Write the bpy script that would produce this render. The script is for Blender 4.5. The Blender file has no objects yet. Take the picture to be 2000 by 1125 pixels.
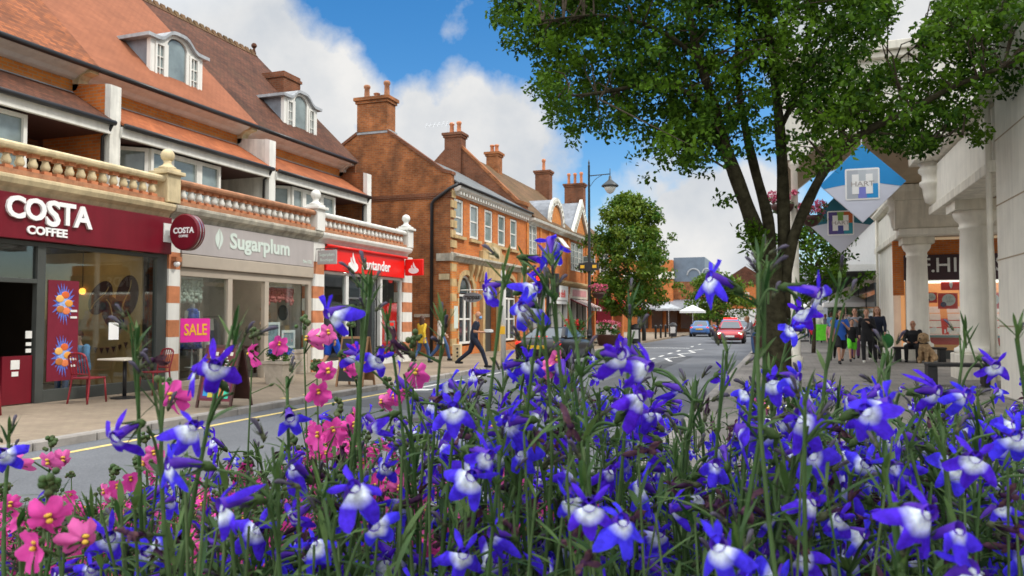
import bpy, bmesh, math, random
import numpy as np
from mathutils import Vector, Matrix, Euler
random.seed(7); rng = np.random.default_rng(11)
S = bpy.context.scene
COL = S.collection
R = math.radians
PI = math.pi
# ------------------------------------------------------------------ camera model
CAMH, FPX, YAW, PIT = 1.5, 1500.0, R(19.5), math.atan(59.5/1500)
_ca, _sa, _cp, _sp = math.cos(YAW), math.sin(YAW), math.cos(PIT), math.sin(PIT)
CF = Vector((-_sa*_cp, _ca*_cp, _sp)); CR = Vector((_ca, _sa, 0)); CU = Vector((_sa*_sp, -_ca*_sp, _cp))
CAM = Vector((0, 0, CAMH))
def ray(u, v): return CF + CR*((u-1000)/FPX) + CU*((562.5-v)/FPX)
def at(u, v, Z): return CAM + ray(u, v)*Z
def atX(u, v, X):
    d = ray(u, v); return CAM + d*(X/d.x)
def atY(u, v, Y):
    d = ray(u, v); return CAM + d*(Y/d.y)
def atZ(u, v, z):
    d = ray(u, v); return CAM + d*((z-CAMH)/d.z)
cd = bpy.data.cameras.new('camera'); cam = bpy.data.objects.new('camera', cd); COL.objects.link(cam)
cam.location = CAM; cam.rotation_euler = (PI/2+PIT, 0, YAW)
cd.sensor_width = 36; cd.lens = 27; cd.clip_start = 0.02; cd.clip_end = 3000
cd.dof.use_dof = True; cd.dof.focus_distance = 1.1; cd.dof.aperture_fstop = 26
S.camera = cam
S.view_settings.view_transform = 'Standard'; S.view_settings.look = 'None'
S.view_settings.gamma = 1; S.view_settings.exposure = 0.36
S.render.engine = 'CYCLES'
S.cycles.max_bounces = 6; S.cycles.transparent_max_bounces = 12
# ------------------------------------------------------------------ materials
def nn(nt, t, **kw):
    n = nt.nodes.new(t)
    for k, v in kw.items(): setattr(n, k, v)
    return n
def newmat(name):
    m = bpy.data.materials.new(name); m.use_nodes = True
    nt = m.node_tree; b = nt.nodes['Principled BSDF']
    return m, nt, b, nt.links.new
def c4(c): return (c[0], c[1], c[2], 1)
def mul(nt, L, csock, col):
    n = nn(nt, 'ShaderNodeMix', data_type='RGBA', blend_type='MULTIPLY'); n.inputs[0].default_value = 1
    if hasattr(col, 'links'): L(col, n.inputs[6])
    else: n.inputs[6].default_value = c4(col)
    L(csock, n.inputs[7]); return n.outputs[2]
def ramp(nt, L, s, a, b, lo, hi):
    n = nn(nt, 'ShaderNodeMapRange'); L(s, n.inputs[0])
    for i, x in enumerate((a, b, lo, hi)): n.inputs[i+1].default_value = x
    return n.outputs[0]
def noise(nt, L, vec, sc, det=5, rough=.6):
    n = nn(nt, 'ShaderNodeTexNoise'); n.inputs['Scale'].default_value = sc; n.inputs['Detail'].default_value = det
    n.inputs['Roughness'].default_value = rough
    if vec is not None: L(vec, n.inputs['Vector'])
    return n.outputs[0]
def bumpn(nt, L, b, h, st, dist=.02):
    n = nn(nt, 'ShaderNodeBump'); n.inputs['Strength'].default_value = st; n.inputs['Distance'].default_value = dist
    L(h, n.inputs['Height']); L(n.outputs[0], b.inputs['Normal'])
def scalev(nt, L, v, s):
    n = nn(nt, 'ShaderNodeVectorMath', operation='MULTIPLY'); L(v, n.inputs[0]); n.inputs[1].default_value = s
    return n.outputs[0]
def pm(name, col, rough=.6, var=.15, sc=3, bump=0, bsc=60, metal=0, spec=.4, streak=0, coat=0):
    m, nt, b, L = newmat(name)
    g = nn(nt, 'ShaderNodeNewGeometry').outputs['Position']
    o = ramp(nt, L, noise(nt, L, g, sc), .3, .7, 1-var, 1+var)
    if streak:
        s = ramp(nt, L, noise(nt, L, scalev(nt, L, g, (5, 5, .5)), 1.0, 4), .42, .75, 1, 1-streak)
        q = nn(nt, 'ShaderNodeMath', operation='MULTIPLY'); L(o, q.inputs[0]); L(s, q.inputs[1]); o = q.outputs[0]
    L(mul(nt, L, o, col), b.inputs['Base Color'])
    b.inputs['Roughness'].default_value = rough; b.inputs['Metallic'].default_value = metal
    b.inputs['Specular IOR Level'].default_value = spec
    if coat: b.inputs['Coat Weight'].default_value = coat
    if bump: bumpn(nt, L, b, noise(nt, L, g, bsc, 3), bump)
    return m
def uvz(nt, L, zs=1.0):
    ge = nn(nt, 'ShaderNodeNewGeometry')
    p = nn(nt, 'ShaderNodeSeparateXYZ'); L(ge.outputs['Position'], p.inputs[0])
    ab = nn(nt, 'ShaderNodeVectorMath', operation='ABSOLUTE'); L(ge.outputs['True Normal'], ab.inputs[0])
    n = nn(nt, 'ShaderNodeSeparateXYZ'); L(ab.outputs[0], n.inputs[0])
    gt = nn(nt, 'ShaderNodeMath', operation='GREATER_THAN'); L(n.outputs[0], gt.inputs[0]); L(n.outputs[1], gt.inputs[1])
    mx = nn(nt, 'ShaderNodeMix', data_type='FLOAT'); L(gt.outputs[0], mx.inputs[0]); L(p.outputs[0], mx.inputs[2]); L(p.outputs[1], mx.inputs[3])
    z = nn(nt, 'ShaderNodeMath', operation='MULTIPLY'); L(p.outputs[2], z.inputs[0]); z.inputs[1].default_value = zs
    c = nn(nt, 'ShaderNodeCombineXYZ'); L(mx.outputs[0], c.inputs[0]); L(z.outputs[0], c.inputs[1])
    return c.outputs[0], ge.outputs['Position']
def bricks(name, c1, c2, mort, w=.225, h=.075, ms=.008, zs=1.0, var=.25, nsc=1.3, rough=.85, stain=0, stainc=(.03, .025, .02), bump=.5):
    m, nt, b, L = newmat(name)
    uv, pos = uvz(nt, L, zs)
    t = nn(nt, 'ShaderNodeTexBrick'); L(uv, t.inputs['Vector'])
    t.inputs['Color1'].default_value = c4(c1); t.inputs['Color2'].default_value = c4(c2); t.inputs['Mortar'].default_value = c4(mort)
    t.inputs['Scale'].default_value = 1; t.inputs['Mortar Size'].default_value = ms; t.inputs['Mortar Smooth'].default_value = .2
    t.inputs['Brick Width'].default_value = w; t.inputs['Row Height'].default_value = h; t.inputs['Bias'].default_value = -.1
    o = mul(nt, L, ramp(nt, L, noise(nt, L, pos, nsc, 8, .65), .3, .7, 1-var, 1+var), t.outputs['Color'])
    if stain:
        k = ramp(nt, L, noise(nt, L, scalev(nt, L, pos, (1, 1, .35)), 1.1, 6, .6), .48, .72, 0, stain)
        x = nn(nt, 'ShaderNodeMix', data_type='RGBA'); L(k, x.inputs[0]); L(o, x.inputs[6]); x.inputs[7].default_value = c4(stainc); o = x.outputs[2]
    L(o, b.inputs['Base Color']); b.inputs['Roughness'].default_value = rough; b.inputs['Specular IOR Level'].default_value = .25
    if bump: bumpn(nt, L, b, t.outputs['Fac'], -bump, .01)
    return m
def glassmat(name, tint=(.8, .85, .85), refl=1.45, rough=.02):
    m, nt, b, L = newmat(name); nt.nodes.remove(b)
    out = nt.nodes['Material Output']
    tr = nn(nt, 'ShaderNodeBsdfTransparent'); tr.inputs[0].default_value = c4(tint)
    gl = nn(nt, 'ShaderNodeBsdfGlossy'); gl.inputs['Roughness'].default_value = rough; gl.inputs[0].default_value = (1, 1, 1, 1)
    lw = nn(nt, 'ShaderNodeLayerWeight'); pw = nn(nt, 'ShaderNodeMath', operation='POWER'); L(lw.outputs['Facing'], pw.inputs[0]); pw.inputs[1].default_value = 4
    mx = nn(nt, 'ShaderNodeMixShader'); L(ramp(nt, L, pw.outputs[0], 0, 1, .055, .55), mx.inputs[0]); L(tr.outputs[0], mx.inputs[1]); L(gl.outputs[0], mx.inputs[2])
    L(mx.outputs[0], out.inputs[0]); return m
def emat(name, col, st, base=None):
    m, nt, b, L = newmat(name)
    b.inputs['Base Color'].default_value = c4(base or col); b.inputs['Emission Color'].default_value = c4(col)
    b.inputs['Emission Strength'].default_value = st; b.inputs['Roughness'].default_value = .5
    return m
def attmat(name, ca, cb, attr='eye', rough=.55, trans=.25, var=.18, sc=60, spec=.25, edge=None, alt=None):
    """plant tissue: colour mixes ca->cb by a per-vertex amount, some light passes through"""
    m, nt, b, L = newmat(name)
    a = nn(nt, 'ShaderNodeAttribute', attribute_name=attr)
    x = nn(nt, 'ShaderNodeMix', data_type='RGBA'); L(ramp(nt, L, a.outputs['Fac'], *edge, 0, 1) if edge else a.outputs['Fac'], x.inputs[0]); x.inputs[6].default_value = c4(ca); x.inputs[7].default_value = c4(cb)
    g = nn(nt, 'ShaderNodeNewGeometry').outputs['Position']
    if alt:   # bloom to bloom difference of hue
        rn = nn(nt, 'ShaderNodeObjectInfo').outputs['Random']; y = nn(nt, 'ShaderNodeMix', data_type='RGBA'); L(ramp(nt, L, rn, 0, 1, 0, 1), y.inputs[0]); y.inputs[6].default_value = c4(ca); y.inputs[7].default_value = c4(alt); L(y.outputs[2], x.inputs[6])
    o = mul(nt, L, ramp(nt, L, noise(nt, L, g, sc, 3), .3, .7, 1-var, 1+var), x.outputs[2])
    L(o, b.inputs['Base Color']); b.inputs['Roughness'].default_value = rough; b.inputs['Specular IOR Level'].default_value = spec
    if trans:
        t = nn(nt, 'ShaderNodeBsdfTranslucent'); L(o, t.inputs[0])
        mx = nn(nt, 'ShaderNodeMixShader'); mx.inputs[0].default_value = trans
        L(b.outputs[0], mx.inputs[1]); L(t.outputs[0], mx.inputs[2]); L(mx.outputs[0], nt.nodes['Material Output'].inputs[0])
    return m
M = {}
M['white'] = pm('white paint', (.76, .75, .70), .5, .06, 2, streak=.18)
M['whiteold'] = pm('weathered white paint', (.72, .71, .65), .7, .12, 3, .15, streak=.4)
M['cream'] = pm('cream stone', (.62, .51, .31), .8, .18, 3, .25, 30, streak=.35)
M['stone'] = pm('bath stone', (.52, .37, .18), .85, .22, 2.5, .3, 30, streak=.35)
M['stonegrey'] = pm('grey mossy stone', (.47, .44, .36), .85, .3, 3, .4, 25, streak=.5)
M['terra'] = pm('terracotta', (.50, .19, .085), .8, .25, 4, .2, 40)
M['terraold'] = pm('weathered terracotta', (.36, .17, .09), .85, .35, 5, .3, 40)
M['brick_orange'] = bricks('orange brick', (.58, .165, .028), (.46, .11, .02), (.34, .22, .13), var=.2)
M['brick_band'] = bricks('bright orange brick', (.62, .215, .035), (.50, .145, .024), (.38, .26, .15), var=.2)
M['brick_gable'] = bricks('weathered gable brick', (.37, .12, .034), (.24, .072, .022), (.25, .17, .10), var=.5, nsc=1.6, stain=.6)
M['brick_brown'] = bricks('brown brick', (.20, .066, .028), (.14, .047, .02), (.17, .115, .08), var=.35, stain=.3)
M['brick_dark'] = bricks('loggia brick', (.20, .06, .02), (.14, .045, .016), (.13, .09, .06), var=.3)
M['brick_pale'] = bricks('pale brick', (.50, .42, .33), (.42, .35, .27), (.45, .42, .37), var=.2)
M['tile_new'] = bricks('new clay tile', (.30, .11, .055), (.265, .096, .048), (.2, .07, .037), w=.17, h=.10, ms=.006, zs=1.41, var=.16, stain=.3, stainc=(.2, .075, .04))
M['tile_old'] = bricks('old brown tile', (.13, .050, .028), (.075, .032, .02), (.04, .02, .014), w=.17, h=.10, ms=.008, zs=1.41, var=.45, nsc=1.2, stain=.4, stainc=(.07, .045, .025))
M['tile_mix'] = bricks('mixed orange tile', (.32, .105, .04), (.15, .055, .028), (.12, .05, .03), w=.17, h=.10, ms=.007, zs=1.41, var=.35, nsc=.9)
M['tile_moss'] = bricks('mossy brown tile', (.17, .095, .045), (.12, .07, .035), (.06, .04, .025), w=.17, h=.10, ms=.008, zs=1.41, var=.4, nsc=1.0, stain=.5, stainc=(.11, .09, .03))
M['tile_low'] = bricks('orange lean-to tile', (.38, .12, .046), (.30, .088, .036), (.2, .075, .04), w=.17, h=.10, ms=.006, zs=1.6, var=.25, nsc=2, stain=.2)
M['slate'] = bricks('slate', (.17, .18, .185), (.13, .14, .145), (.07, .075, .08), w=.3, h=.18, ms=.006, zs=1.7, var=.25, nsc=1.5)
M['lead'] = pm('lead sheet', (.22, .24, .27), .45, .25, 2.5, .1, 10, spec=.5, streak=.3)
M['leadpale'] = pm('pale lead sheet', (.36, .38, .40), .5, .2, 2.5, .1, 10, streak=.3)
M['black'] = pm('black gutter paint', (.018, .018, .02), .35, .2, 4)
M['iron'] = pm('dark green black iron', (.02, .026, .028), .4, .2, 6, spec=.5)
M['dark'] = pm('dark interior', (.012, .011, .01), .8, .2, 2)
M['glass_up'] = pm('upstairs window glass', (.20, .25, .25), .06, .35, 1.4, spec=.8)
M['glass_dark'] = pm('dark window glass', (.03, .04, .045), .05, .3, 1.2, spec=.9)
M['glass'] = glassmat('shop glass', (.86, .9, .9), 1.38)
M['curtain'] = pm('net curtain', (.45, .47, .43), .9, .2, 8)
M['concrete'] = pm('cream render', (.78, .75, .66), .8, .08, 1.5, .12, 80, streak=.16)
M['concrete2'] = pm('stone coping', (.72, .68, .58), .8, .14, 2, .15, 60, streak=.3)
M['soffit'] = pm('soffit board', (.38, .30, .20), .8, .1, 2)
M['greyframe'] = pm('dark grey shop frame', (.06, .065, .06), .4, .1, 3)
M['taupe'] = pm('taupe shop frame', (.42, .36, .29), .5, .06, 3)
M['maroon'] = pm('maroon fascia', (.155, .007, .017), .35, .12, 1.5, streak=.15)
M['chairred'] = pm('red metal paint', (.24, .016, .025), .35, .12, 6)
M['maroonboard'] = pm('maroon board', (.13, .012, .022), .5, .15, 5)
M['greyfascia'] = pm('grey fascia', (.42, .385, .375), .55, .05, 2, streak=.08)
M['palemint'] = pm('pale mint lettering', (.60, .68, .62), .5, .03)
M['red'] = pm('bank red', (.80, .012, .008), .35, .04, 2)
M['purewhite'] = pm('sign white', (.85, .85, .84), .4, .02)
M['offwhite'] = pm('off white', (.68, .68, .65), .5, .08, 5)
M['tan'] = pm('tan cafe wall', (.42, .28, .11), .7, .15, 3)
M['bean'] = pm('bean brown', (.045, .016, .016), .6, .15, 8)
M['pinksign'] = pm('hot pink card', (.80, .03, .36), .5, .03)
M['yellow'] = pm('yellow lettering', (.85, .48, .03), .5, .03)
M['steel'] = pm('brushed steel', (.55, .56, .57), .25, .1, 20, metal=.9)
M['wood'] = pm('wood', (.25, .13, .06), .6, .25, 12)
M['darkwood'] = pm('dark wood', (.06, .022, .018), .55, .2, 8)
M['tabletop'] = pm('pale table top', (.60, .55, .45), .4, .08, 6)
M['bark'] = pm('bark', (.070, .055, .040), .95, .5, 9, .9, 28, spec=.1)
M['barkmoss'] = pm('mossy bark', (.040, .036, .021), .95, .6, 7, 1.0, 20, spec=.1)
M['pot'] = pm('stone pot', (.42, .37, .30), .9, .2, 6, .3)
M['carblack'] = pm('black car paint', (.010, .009, .011), .3, .1, 2, spec=.35, coat=.2)
M['carred'] = pm('red car paint', (.45, .02, .03), .25, .1, 2, coat=.7)
M['carblue'] = pm('blue car paint', (.06, .16, .40), .25, .1, 2, coat=.7)
M['carsilver'] = pm('silver car paint', (.45, .47, .5), .3, .1, 2, metal=.3, coat=.7)
M['carglass'] = pm('tinted car glass', (.035, .06, .085), .05, .1, 2, spec=.9)
M['tyre'] = pm('tyre rubber', (.015, .015, .015), .8, .2, 10)
M['rim'] = pm('alloy wheel', (.4, .4, .41), .3, .1, 9, metal=.8)
M['taillight'] = emat('lit tail lamp', (1, .03, .01), .9, (.5, .01, .01))
M['taildim'] = pm('tail lamp lens', (.42, .02, .015), .2, .05)
M['indicator'] = emat('lit amber lamp', (1, .25, .02), 1.6)
M['headlight'] = emat('lit headlamp', (1, .9, .65), 1.8)
M['redlamp'] = emat('red signal lamp', (1, .02, .015), 1.6)
M['plate'] = pm('yellow plate', (.75, .45, .02), .4, .05)
M['rubber'] = pm('black plastic', (.02, .02, .022), .5, .2, 8)
M['yline'] = pm('worn yellow line', (.60, .46, .17), .85, .25, 12)
M['wline'] = pm('worn white line', (.62, .62, .60), .85, .25, 12)
# ------------------------------------------------------------------ mesh builder
class MB:
    def __init__(s): s.v = []; s.f = []; s.m = []; s.sm = []; s.a = []; s.mi = 0; s.smooth = False; s.M = None; s.av = 0.0
    def add(s, vs, fs, av=None):
        o = len(s.v)
        for i, p in enumerate(vs):
            p = Vector(p)
            s.v.append(s.M @ p if s.M is not None else p)
            s.a.append(s.av if av is None else av[i])
        for f in fs:
            s.f.append([o+i for i in f]); s.m.append(s.mi); s.sm.append(s.smooth)
        return s
    def box(s, x0, x1, y0, y1, z0, z1):
        return s.add([(x0, y0, z0), (x1, y0, z0), (x1, y1, z0), (x0, y1, z0), (x0, y0, z1), (x1, y0, z1), (x1, y1, z1), (x0, y1, z1)],
                     [(0, 3, 2, 1), (4, 5, 6, 7), (0, 1, 5, 4), (1, 2, 6, 5), (2, 3, 7, 6), (3, 0, 4, 7)])
    def prism(s, pts, fa, fb):
        """pts: 2D outline; fa, fb: functions 2D->3D for the two end faces"""
        n = len(pts)
        return s.add([fa(*p) for p in pts]+[fb(*p) for p in pts],
                     [list(range(n))[::-1], list(range(n, 2*n))]+[(i, (i+1) % n, n+(i+1) % n, n+i) for i in range(n)])
    def exY(s, pts, y0, y1): return s.prism(pts, lambda x, z: (x, y0, z), lambda x, z: (x, y1, z))
    def exX(s, pts, x0, x1): return s.prism(pts, lambda y, z: (x0, y, z), lambda y, z: (x1, y, z))
    def exZ(s, pts, z0, z1): return s.prism(pts, lambda x, y: (x, y, z0), lambda x, y: (x, y, z1))
    def tube(s, pts, rad, n=8, cap=True):
        pts = [Vector(p) for p in pts]
        if not hasattr(rad, '__len__'): rad = [rad]*len(pts)
        vs = []; fs = []; pu = None
        for i, p in enumerate(pts):
            d = (pts[min(i+1, len(pts)-1)]-pts[max(i-1, 0)])
            if d.length < 1e-9: d = Vector((0, 0, 1))
            d.normalize()
            u = (pu - d*pu.dot(d)) if pu is not None else d.orthogonal()
            if u.length < 1e-6: u = d.orthogonal()
            u.normalize(); pu = u; w = d.cross(u)
            for k in range(n):
                t = 2*PI*k/n; vs.append(p+(u*math.cos(t)+w*math.sin(t))*rad[i])
        for i in range(len(pts)-1):
            for k in range(n):
                fs.append((i*n+k, i*n+(k+1) % n, (i+1)*n+(k+1) % n, (i+1)*n+k))
        if cap: fs += [tuple(range(n))[::-1], tuple(range((len(pts)-1)*n, len(pts)*n))]
        return s.add(vs, fs)
    def lathe(s, prof, c=(0, 0, 0), n=16, ax='z'):
        """prof: list of (r, h)"""
        vs = []; fs = []
        for r, h in prof:
            for k in range(n):
                t = 2*PI*k/n; a, b = r*math.cos(t), r*math.sin(t)
                p = (a, b, h) if ax == 'z' else ((a, h, b) if ax == 'y' else (h, a, b))
                vs.append((c[0]+p[0], c[1]+p[1], c[2]+p[2]))
        for i in range(len(prof)-1):
            for k in range(n): fs.append((i*n+k, i*n+(k+1) % n, (i+1)*n+(k+1) % n, (i+1)*n+k))
        fs += [tuple(range(n))[::-1], tuple(range((len(prof)-1)*n, len(prof)*n))]
        return s.add(vs, fs)
    def ball(s, c, r, n=12, sq=(1, 1, 1)):
        k = max(4, n//2); pr = [(max(1e-4, math.sin(PI*i/k))*1.0, -math.cos(PI*i/k)) for i in range(k+1)]
        vs = []; fs = []
        for rr, h in pr:
            for j in range(n):
                t = 2*PI*j/n; vs.append((c[0]+rr*math.cos(t)*r*sq[0], c[1]+rr*math.sin(t)*r*sq[1], c[2]+h*r*sq[2]))
        for i in range(k):
            for j in range(n): fs.append((i*n+j, i*n+(j+1) % n, (i+1)*n+(j+1) % n, (i+1)*n+j))
        fs += [tuple(range(n))[::-1], tuple(range(k*n, (k+1)*n))]
        return s.add(vs, fs)
    def loft(s, secs):
        n = len(secs[0]); vs = [p for q in secs for p in q]
        fs = [(i*n+k, i*n+(k+1) % n, (i+1)*n+(k+1) % n, (i+1)*n+k) for i in range(len(secs)-1) for k in range(n)]
        fs += [tuple(range(n))[::-1], tuple(range((len(secs)-1)*n, len(secs)*n))]
        return s.add(vs, fs)
    def build(s, name, mats, parent=None, bevel=0, seg=2, recalc=True):
        me = bpy.data.meshes.new(name)
        off = Vector((0, 0, 0))
        if parent is not None:
            r = parent
            while r.parent: r = r.parent
            off = r.location
        me.from_pydata([v-off for v in s.v], [], s.f)
        if not isinstance(mats, (list, tuple)): mats = [mats]
        for m in mats: me.materials.append(m)
        me.polygons.foreach_set('material_index', s.m); me.polygons.foreach_set('use_smooth', s.sm)
        if any(s.a):
            at_ = me.attributes.new('eye', 'FLOAT', 'POINT'); at_.data.foreach_set('value', s.a)
        if recalc:
            bm = bmesh.new(); bm.from_mesh(me); bmesh.ops.recalc_face_normals(bm, faces=bm.faces); bm.to_mesh(me); bm.free()
        o = bpy.data.objects.new(name, me); COL.objects.link(o)
        if parent is not None: o.parent = parent
        if bevel:
            b = o.modifiers.new('bevel', 'BEVEL'); b.width = bevel; b.segments = seg; b.limit_method = 'ANGLE'
        return o
def tag(o, label=None, cat=None, group=None, kind=None):
    if label: o['label'] = label
    if cat: o['category'] = cat
    if group: o['group'] = group
    if kind: o['kind'] = kind
    return o
def thing(name, label, cat, loc=(0, 0, 0), group=None):
    o = bpy.data.objects.new(name, None); COL.objects.link(o); o.location = loc; o.empty_display_size = .2
    return tag(o, label, cat, group)
def dup(o, loc=None, rotz=None, label=None, scale=None, parent=None, group=None):
    c = o.copy(); COL.objects.link(c)
    if parent is not None: c.parent = parent
    if loc is not None: c.location = loc
    if rotz is not None: c.rotation_euler = (0, 0, rotz)
    if scale is not None: c.scale = (scale,)*3 if not hasattr(scale, '__len__') else scale
    if label: c['label'] = label
    if group: c['group'] = group
    for ch in KIDS(o): dup(ch, parent=c)
    return c
def KIDS(o): return [x for x in list(o.children)]
def FX(X, Y, Z=0):   # local: x along +Y, y out along +X, z up
    return Matrix(((0, 1, 0, X), (1, 0, 0, Y), (0, 0, 1, Z), (0, 0, 0, 1)))
def FY(X, Y, Z=0):   # local: x along +X, y out along -Y, z up
    return Matrix(((1, 0, 0, X), (0, -1, 0, Y), (0, 0, 1, Z), (0, 0, 0, 1)))
def frame2(p, d):    # local x along horizontal d, y out to the right-hand side of d seen from above
    d = Vector((d[0], d[1], 0)).normalized(); n = Vector((d.y, -d.x, 0))
    return Matrix(((d.x, n.x, 0, p[0]), (d.y, n.y, 0, p[1]), (0, 0, 1, p[2]), (0, 0, 0, 1)))
def text(name, s, fr, x, z, size, mat, parent, ext=.006, y=.004, bold=0, align='CENTER', sx=1.0, shear=0, spacing=1.0):
    cu = bpy.data.curves.new(name, 'FONT'); cu.body = s; cu.size = size; cu.extrude = ext; cu.offset = bold
    cu.align_x = align; cu.align_y = 'CENTER'; cu.resolution_u = 3; cu.shear = shear; cu.space_character = spacing
    t = bpy.data.objects.new(name, cu); COL.objects.link(t)
    dg = bpy.context.evaluated_depsgraph_get(); me = bpy.data.meshes.new_from_object(t.evaluated_get(dg))
    bpy.data.objects.remove(t); bpy.data.curves.remove(cu)
    off = Vector((0, 0, 0))
    if parent is not None:
        r = parent
        while r.parent: r = r.parent
        off = r.location
    n = len(me.vertices); co = np.empty(n*3); me.vertices.foreach_get('co', co); co = co.reshape(-1, 3)
    out = np.array([tuple(fr @ Vector((x+c[0]*sx, y+c[2], z+c[1])) - off) for c in co]) if n else co
    me.vertices.foreach_set('co', out.ravel()); me.name = name; me.materials.clear(); me.materials.append(mat)
    bm = bmesh.new(); bm.from_mesh(me); bmesh.ops.recalc_face_normals(bm, faces=bm.faces); bm.to_mesh(me); bm.free()
    o = bpy.data.objects.new(name, me); COL.objects.link(o)
    if parent is not None: o.parent = parent
    return o
def window(fr, x0, x1, z0, z1, parent, fm, gm, nx=1, nz=2, fw=.07, gw=.025, dep=.06, name='window', y=0, bars=True):
    """framed window set in a wall: frame part with a pane sub-part"""
    b = MB(); b.M = fr
    b.box(x0, x0+fw, y-.05, y+dep, z0, z1); b.box(x1-fw, x1, y-.05, y+dep, z0, z1)
    b.box(x0+fw, x1-fw, y-.05, y+dep, z0, z0+fw); b.box(x0+fw, x1-fw, y-.05, y+dep, z1-fw, z1)
    if bars:
        for i in range(1, nx):
            x = x0+fw+(x1-x0-2*fw)*i/nx; b.box(x-gw/2, x+gw/2, y-.04, y+dep*.6, z0+fw, z1-fw)
        for i in range(1, nz):
            z = z0+fw+(z1-z0-2*fw)*i/nz; g = gw*1.0; b.box(x0+fw, x1-fw, y-.036, y+dep*.6-.004, z-g/2, z+g/2)
    o = b.build(name, fm, parent)
    p = MB(); p.M = fr; p.box(x0+fw*.8, x1-fw*.8, y-.03, y-.008, z0+fw*.8, z1-fw*.8)
    p.build('pane', gm, o); return o
def curve(pts, n=8):
    """Catmull-Rom through points"""
    P = [Vector(p) for p in pts]; P = [P[0]*2-P[1]]+P+[P[-1]*2-P[-2]]; out = []
    for i in range(1, len(P)-2):
        for k in range(n):
            t = k/n; a, b, c, d = P[i-1:i+3]
            out.append(.5*((2*b)+(c-a)*t+(2*a-5*b+4*c-d)*t*t+(3*b-a-3*c+d)*t**3))
    out.append(P[-2]); return out
# ------------------------------------------------------------------ world: physical sky with clouds by direction
SUN = Vector((.62, .12, .74)).normalized()
W = bpy.data.worlds.new('World'); S.world = W; W.use_nodes = True
nt = W.node_tree; nt.nodes.clear(); L = nt.links.new
tc = nn(nt, 'ShaderNodeTexCoord').outputs['Generated']
sky = nn(nt, 'ShaderNodeTexSky', sky_type='NISHITA'); sky.sun_disc = False
sky.sun_elevation = math.asin(SUN.z); sky.sun_rotation = math.atan2(SUN.x, SUN.y); sky.air_density = 1.0; sky.dust_density = .6; sky.ozone_density = 2.2
hs = nn(nt, 'ShaderNodeHueSaturation'); hs.inputs['Saturation'].default_value = 1.4; L(sky.outputs[0], hs.inputs['Color'])
blobs = [(490, 30, 95, 1), (300, -60, 260, 1), (600, 185, 95, 1), (655, 155, 70, .95), (700, 190, 60, .9), (540, 130, 120, 1), (640, 250, 60, .9),
         (905, 235, 85, 1), (835, 265, 90, 1), (985, 265, 85, 1), (1040, 255, 55, .9), (960, 320, 90, .95), (770, 275, 70, .95), (1075, 300, 60, .75), (1040, 380, 80, .6),
         (1405, 440, 80, 1), (1340, 440, 55, 1), (1445, 500, 90, 1), (1320, 485, 55, .9), (1465, 400, 70, 1), (1400, 560, 110, 1), (1190, 440, 60, .45),
         (1750, 30, 150, .9), (1880, -20, 160, .9), (1620, 60, 110, .8), (740, -10, 80, .36), (860, 20, 60, .3), (1250, 350, 90, .35),
         (-400, 100, 500, 1), (2600, 200, 500, 1), (1200, -1100, 700, .95), (400, -700, 300, .8)]
XB = [((0, 0, 1), 50, 1), ((.6, -.6, .5), 45, 1), ((-.6, -.7, .4), 45, 1), ((.9, .2, .5), 35, 1), ((-.9, -.1, .5), 35, .9), ((0, -1, .25), 40, 1)]  # cloud banks out of view, put in for ambient light
acc = None
for d, rr, w in [(ray(u, v).normalized(), r/FPX*1.25/(1+((u-1000)/FPX)**2+((v-562)/FPX)**2)**.5, w) for u, v, r, w in blobs]+[(Vector(d).normalized(), R(a), w) for d, a, w in XB]:
    dt = nn(nt, 'ShaderNodeVectorMath', operation='DOT_PRODUCT'); L(tc, dt.inputs[0]); dt.inputs[1].default_value = d
    o = ramp(nt, L, dt.outputs['Value'], math.cos(rr*1.35), math.cos(rr*.35), 0, w)
    if acc is None: acc = o
    else:
        mxn = nn(nt, 'ShaderNodeMath', operation='MAXIMUM'); L(acc, mxn.inputs[0]); L(o, mxn.inputs[1]); acc = mxn.outputs[0]
n1 = noise(nt, L, tc, 9, 9, .58); n2 = noise(nt, L, tc, 2.2, 4, .5); n3 = noise(nt, L, tc, 7, 6, .55)
add = nn(nt, 'ShaderNodeMath', operation='MULTIPLY_ADD'); L(ramp(nt, L, n1, .3, .7, -.5, .5), add.inputs[0]); add.inputs[1].default_value = .72; L(acc, add.inputs[2])
mask = ramp(nt, L, add.outputs[0], .28, .72, 0, 1)
ccol = nn(nt, 'ShaderNodeMix', data_type='RGBA'); L(ramp(nt, L, n3, .36, .64, 0, 1), ccol.inputs[0])
ccol.inputs[6].default_value = (.70, .74, .79, 1); ccol.inputs[7].default_value = (.98, .97, .95, 1)
bg1 = nn(nt, 'ShaderNodeBackground'); bg1.inputs[1].default_value = .13; L(hs.outputs[0], bg1.inputs[0])
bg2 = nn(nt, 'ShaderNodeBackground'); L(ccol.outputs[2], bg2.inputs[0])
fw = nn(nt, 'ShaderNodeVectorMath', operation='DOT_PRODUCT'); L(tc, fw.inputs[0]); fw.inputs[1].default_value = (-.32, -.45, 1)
L(ramp(nt, L, fw.outputs['Value'], .22, .85, .70, 2.35), bg2.inputs[1])   # unseen clouds overhead and behind are brightened to add ambient light
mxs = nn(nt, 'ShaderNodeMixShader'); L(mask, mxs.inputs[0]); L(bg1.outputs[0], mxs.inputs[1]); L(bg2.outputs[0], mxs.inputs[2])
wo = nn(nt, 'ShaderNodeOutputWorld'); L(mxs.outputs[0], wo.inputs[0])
sl = bpy.data.lights.new('sun', 'SUN'); sl.energy = 2.2; sl.angle = R(9); sl.color = (1, .95, .87)
so = bpy.data.objects.new('sun', sl); COL.objects.link(so); so.rotation_euler = SUN.to_track_quat('Z', 'Y').to_euler(); so.location = (0, 0, 40)
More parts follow.
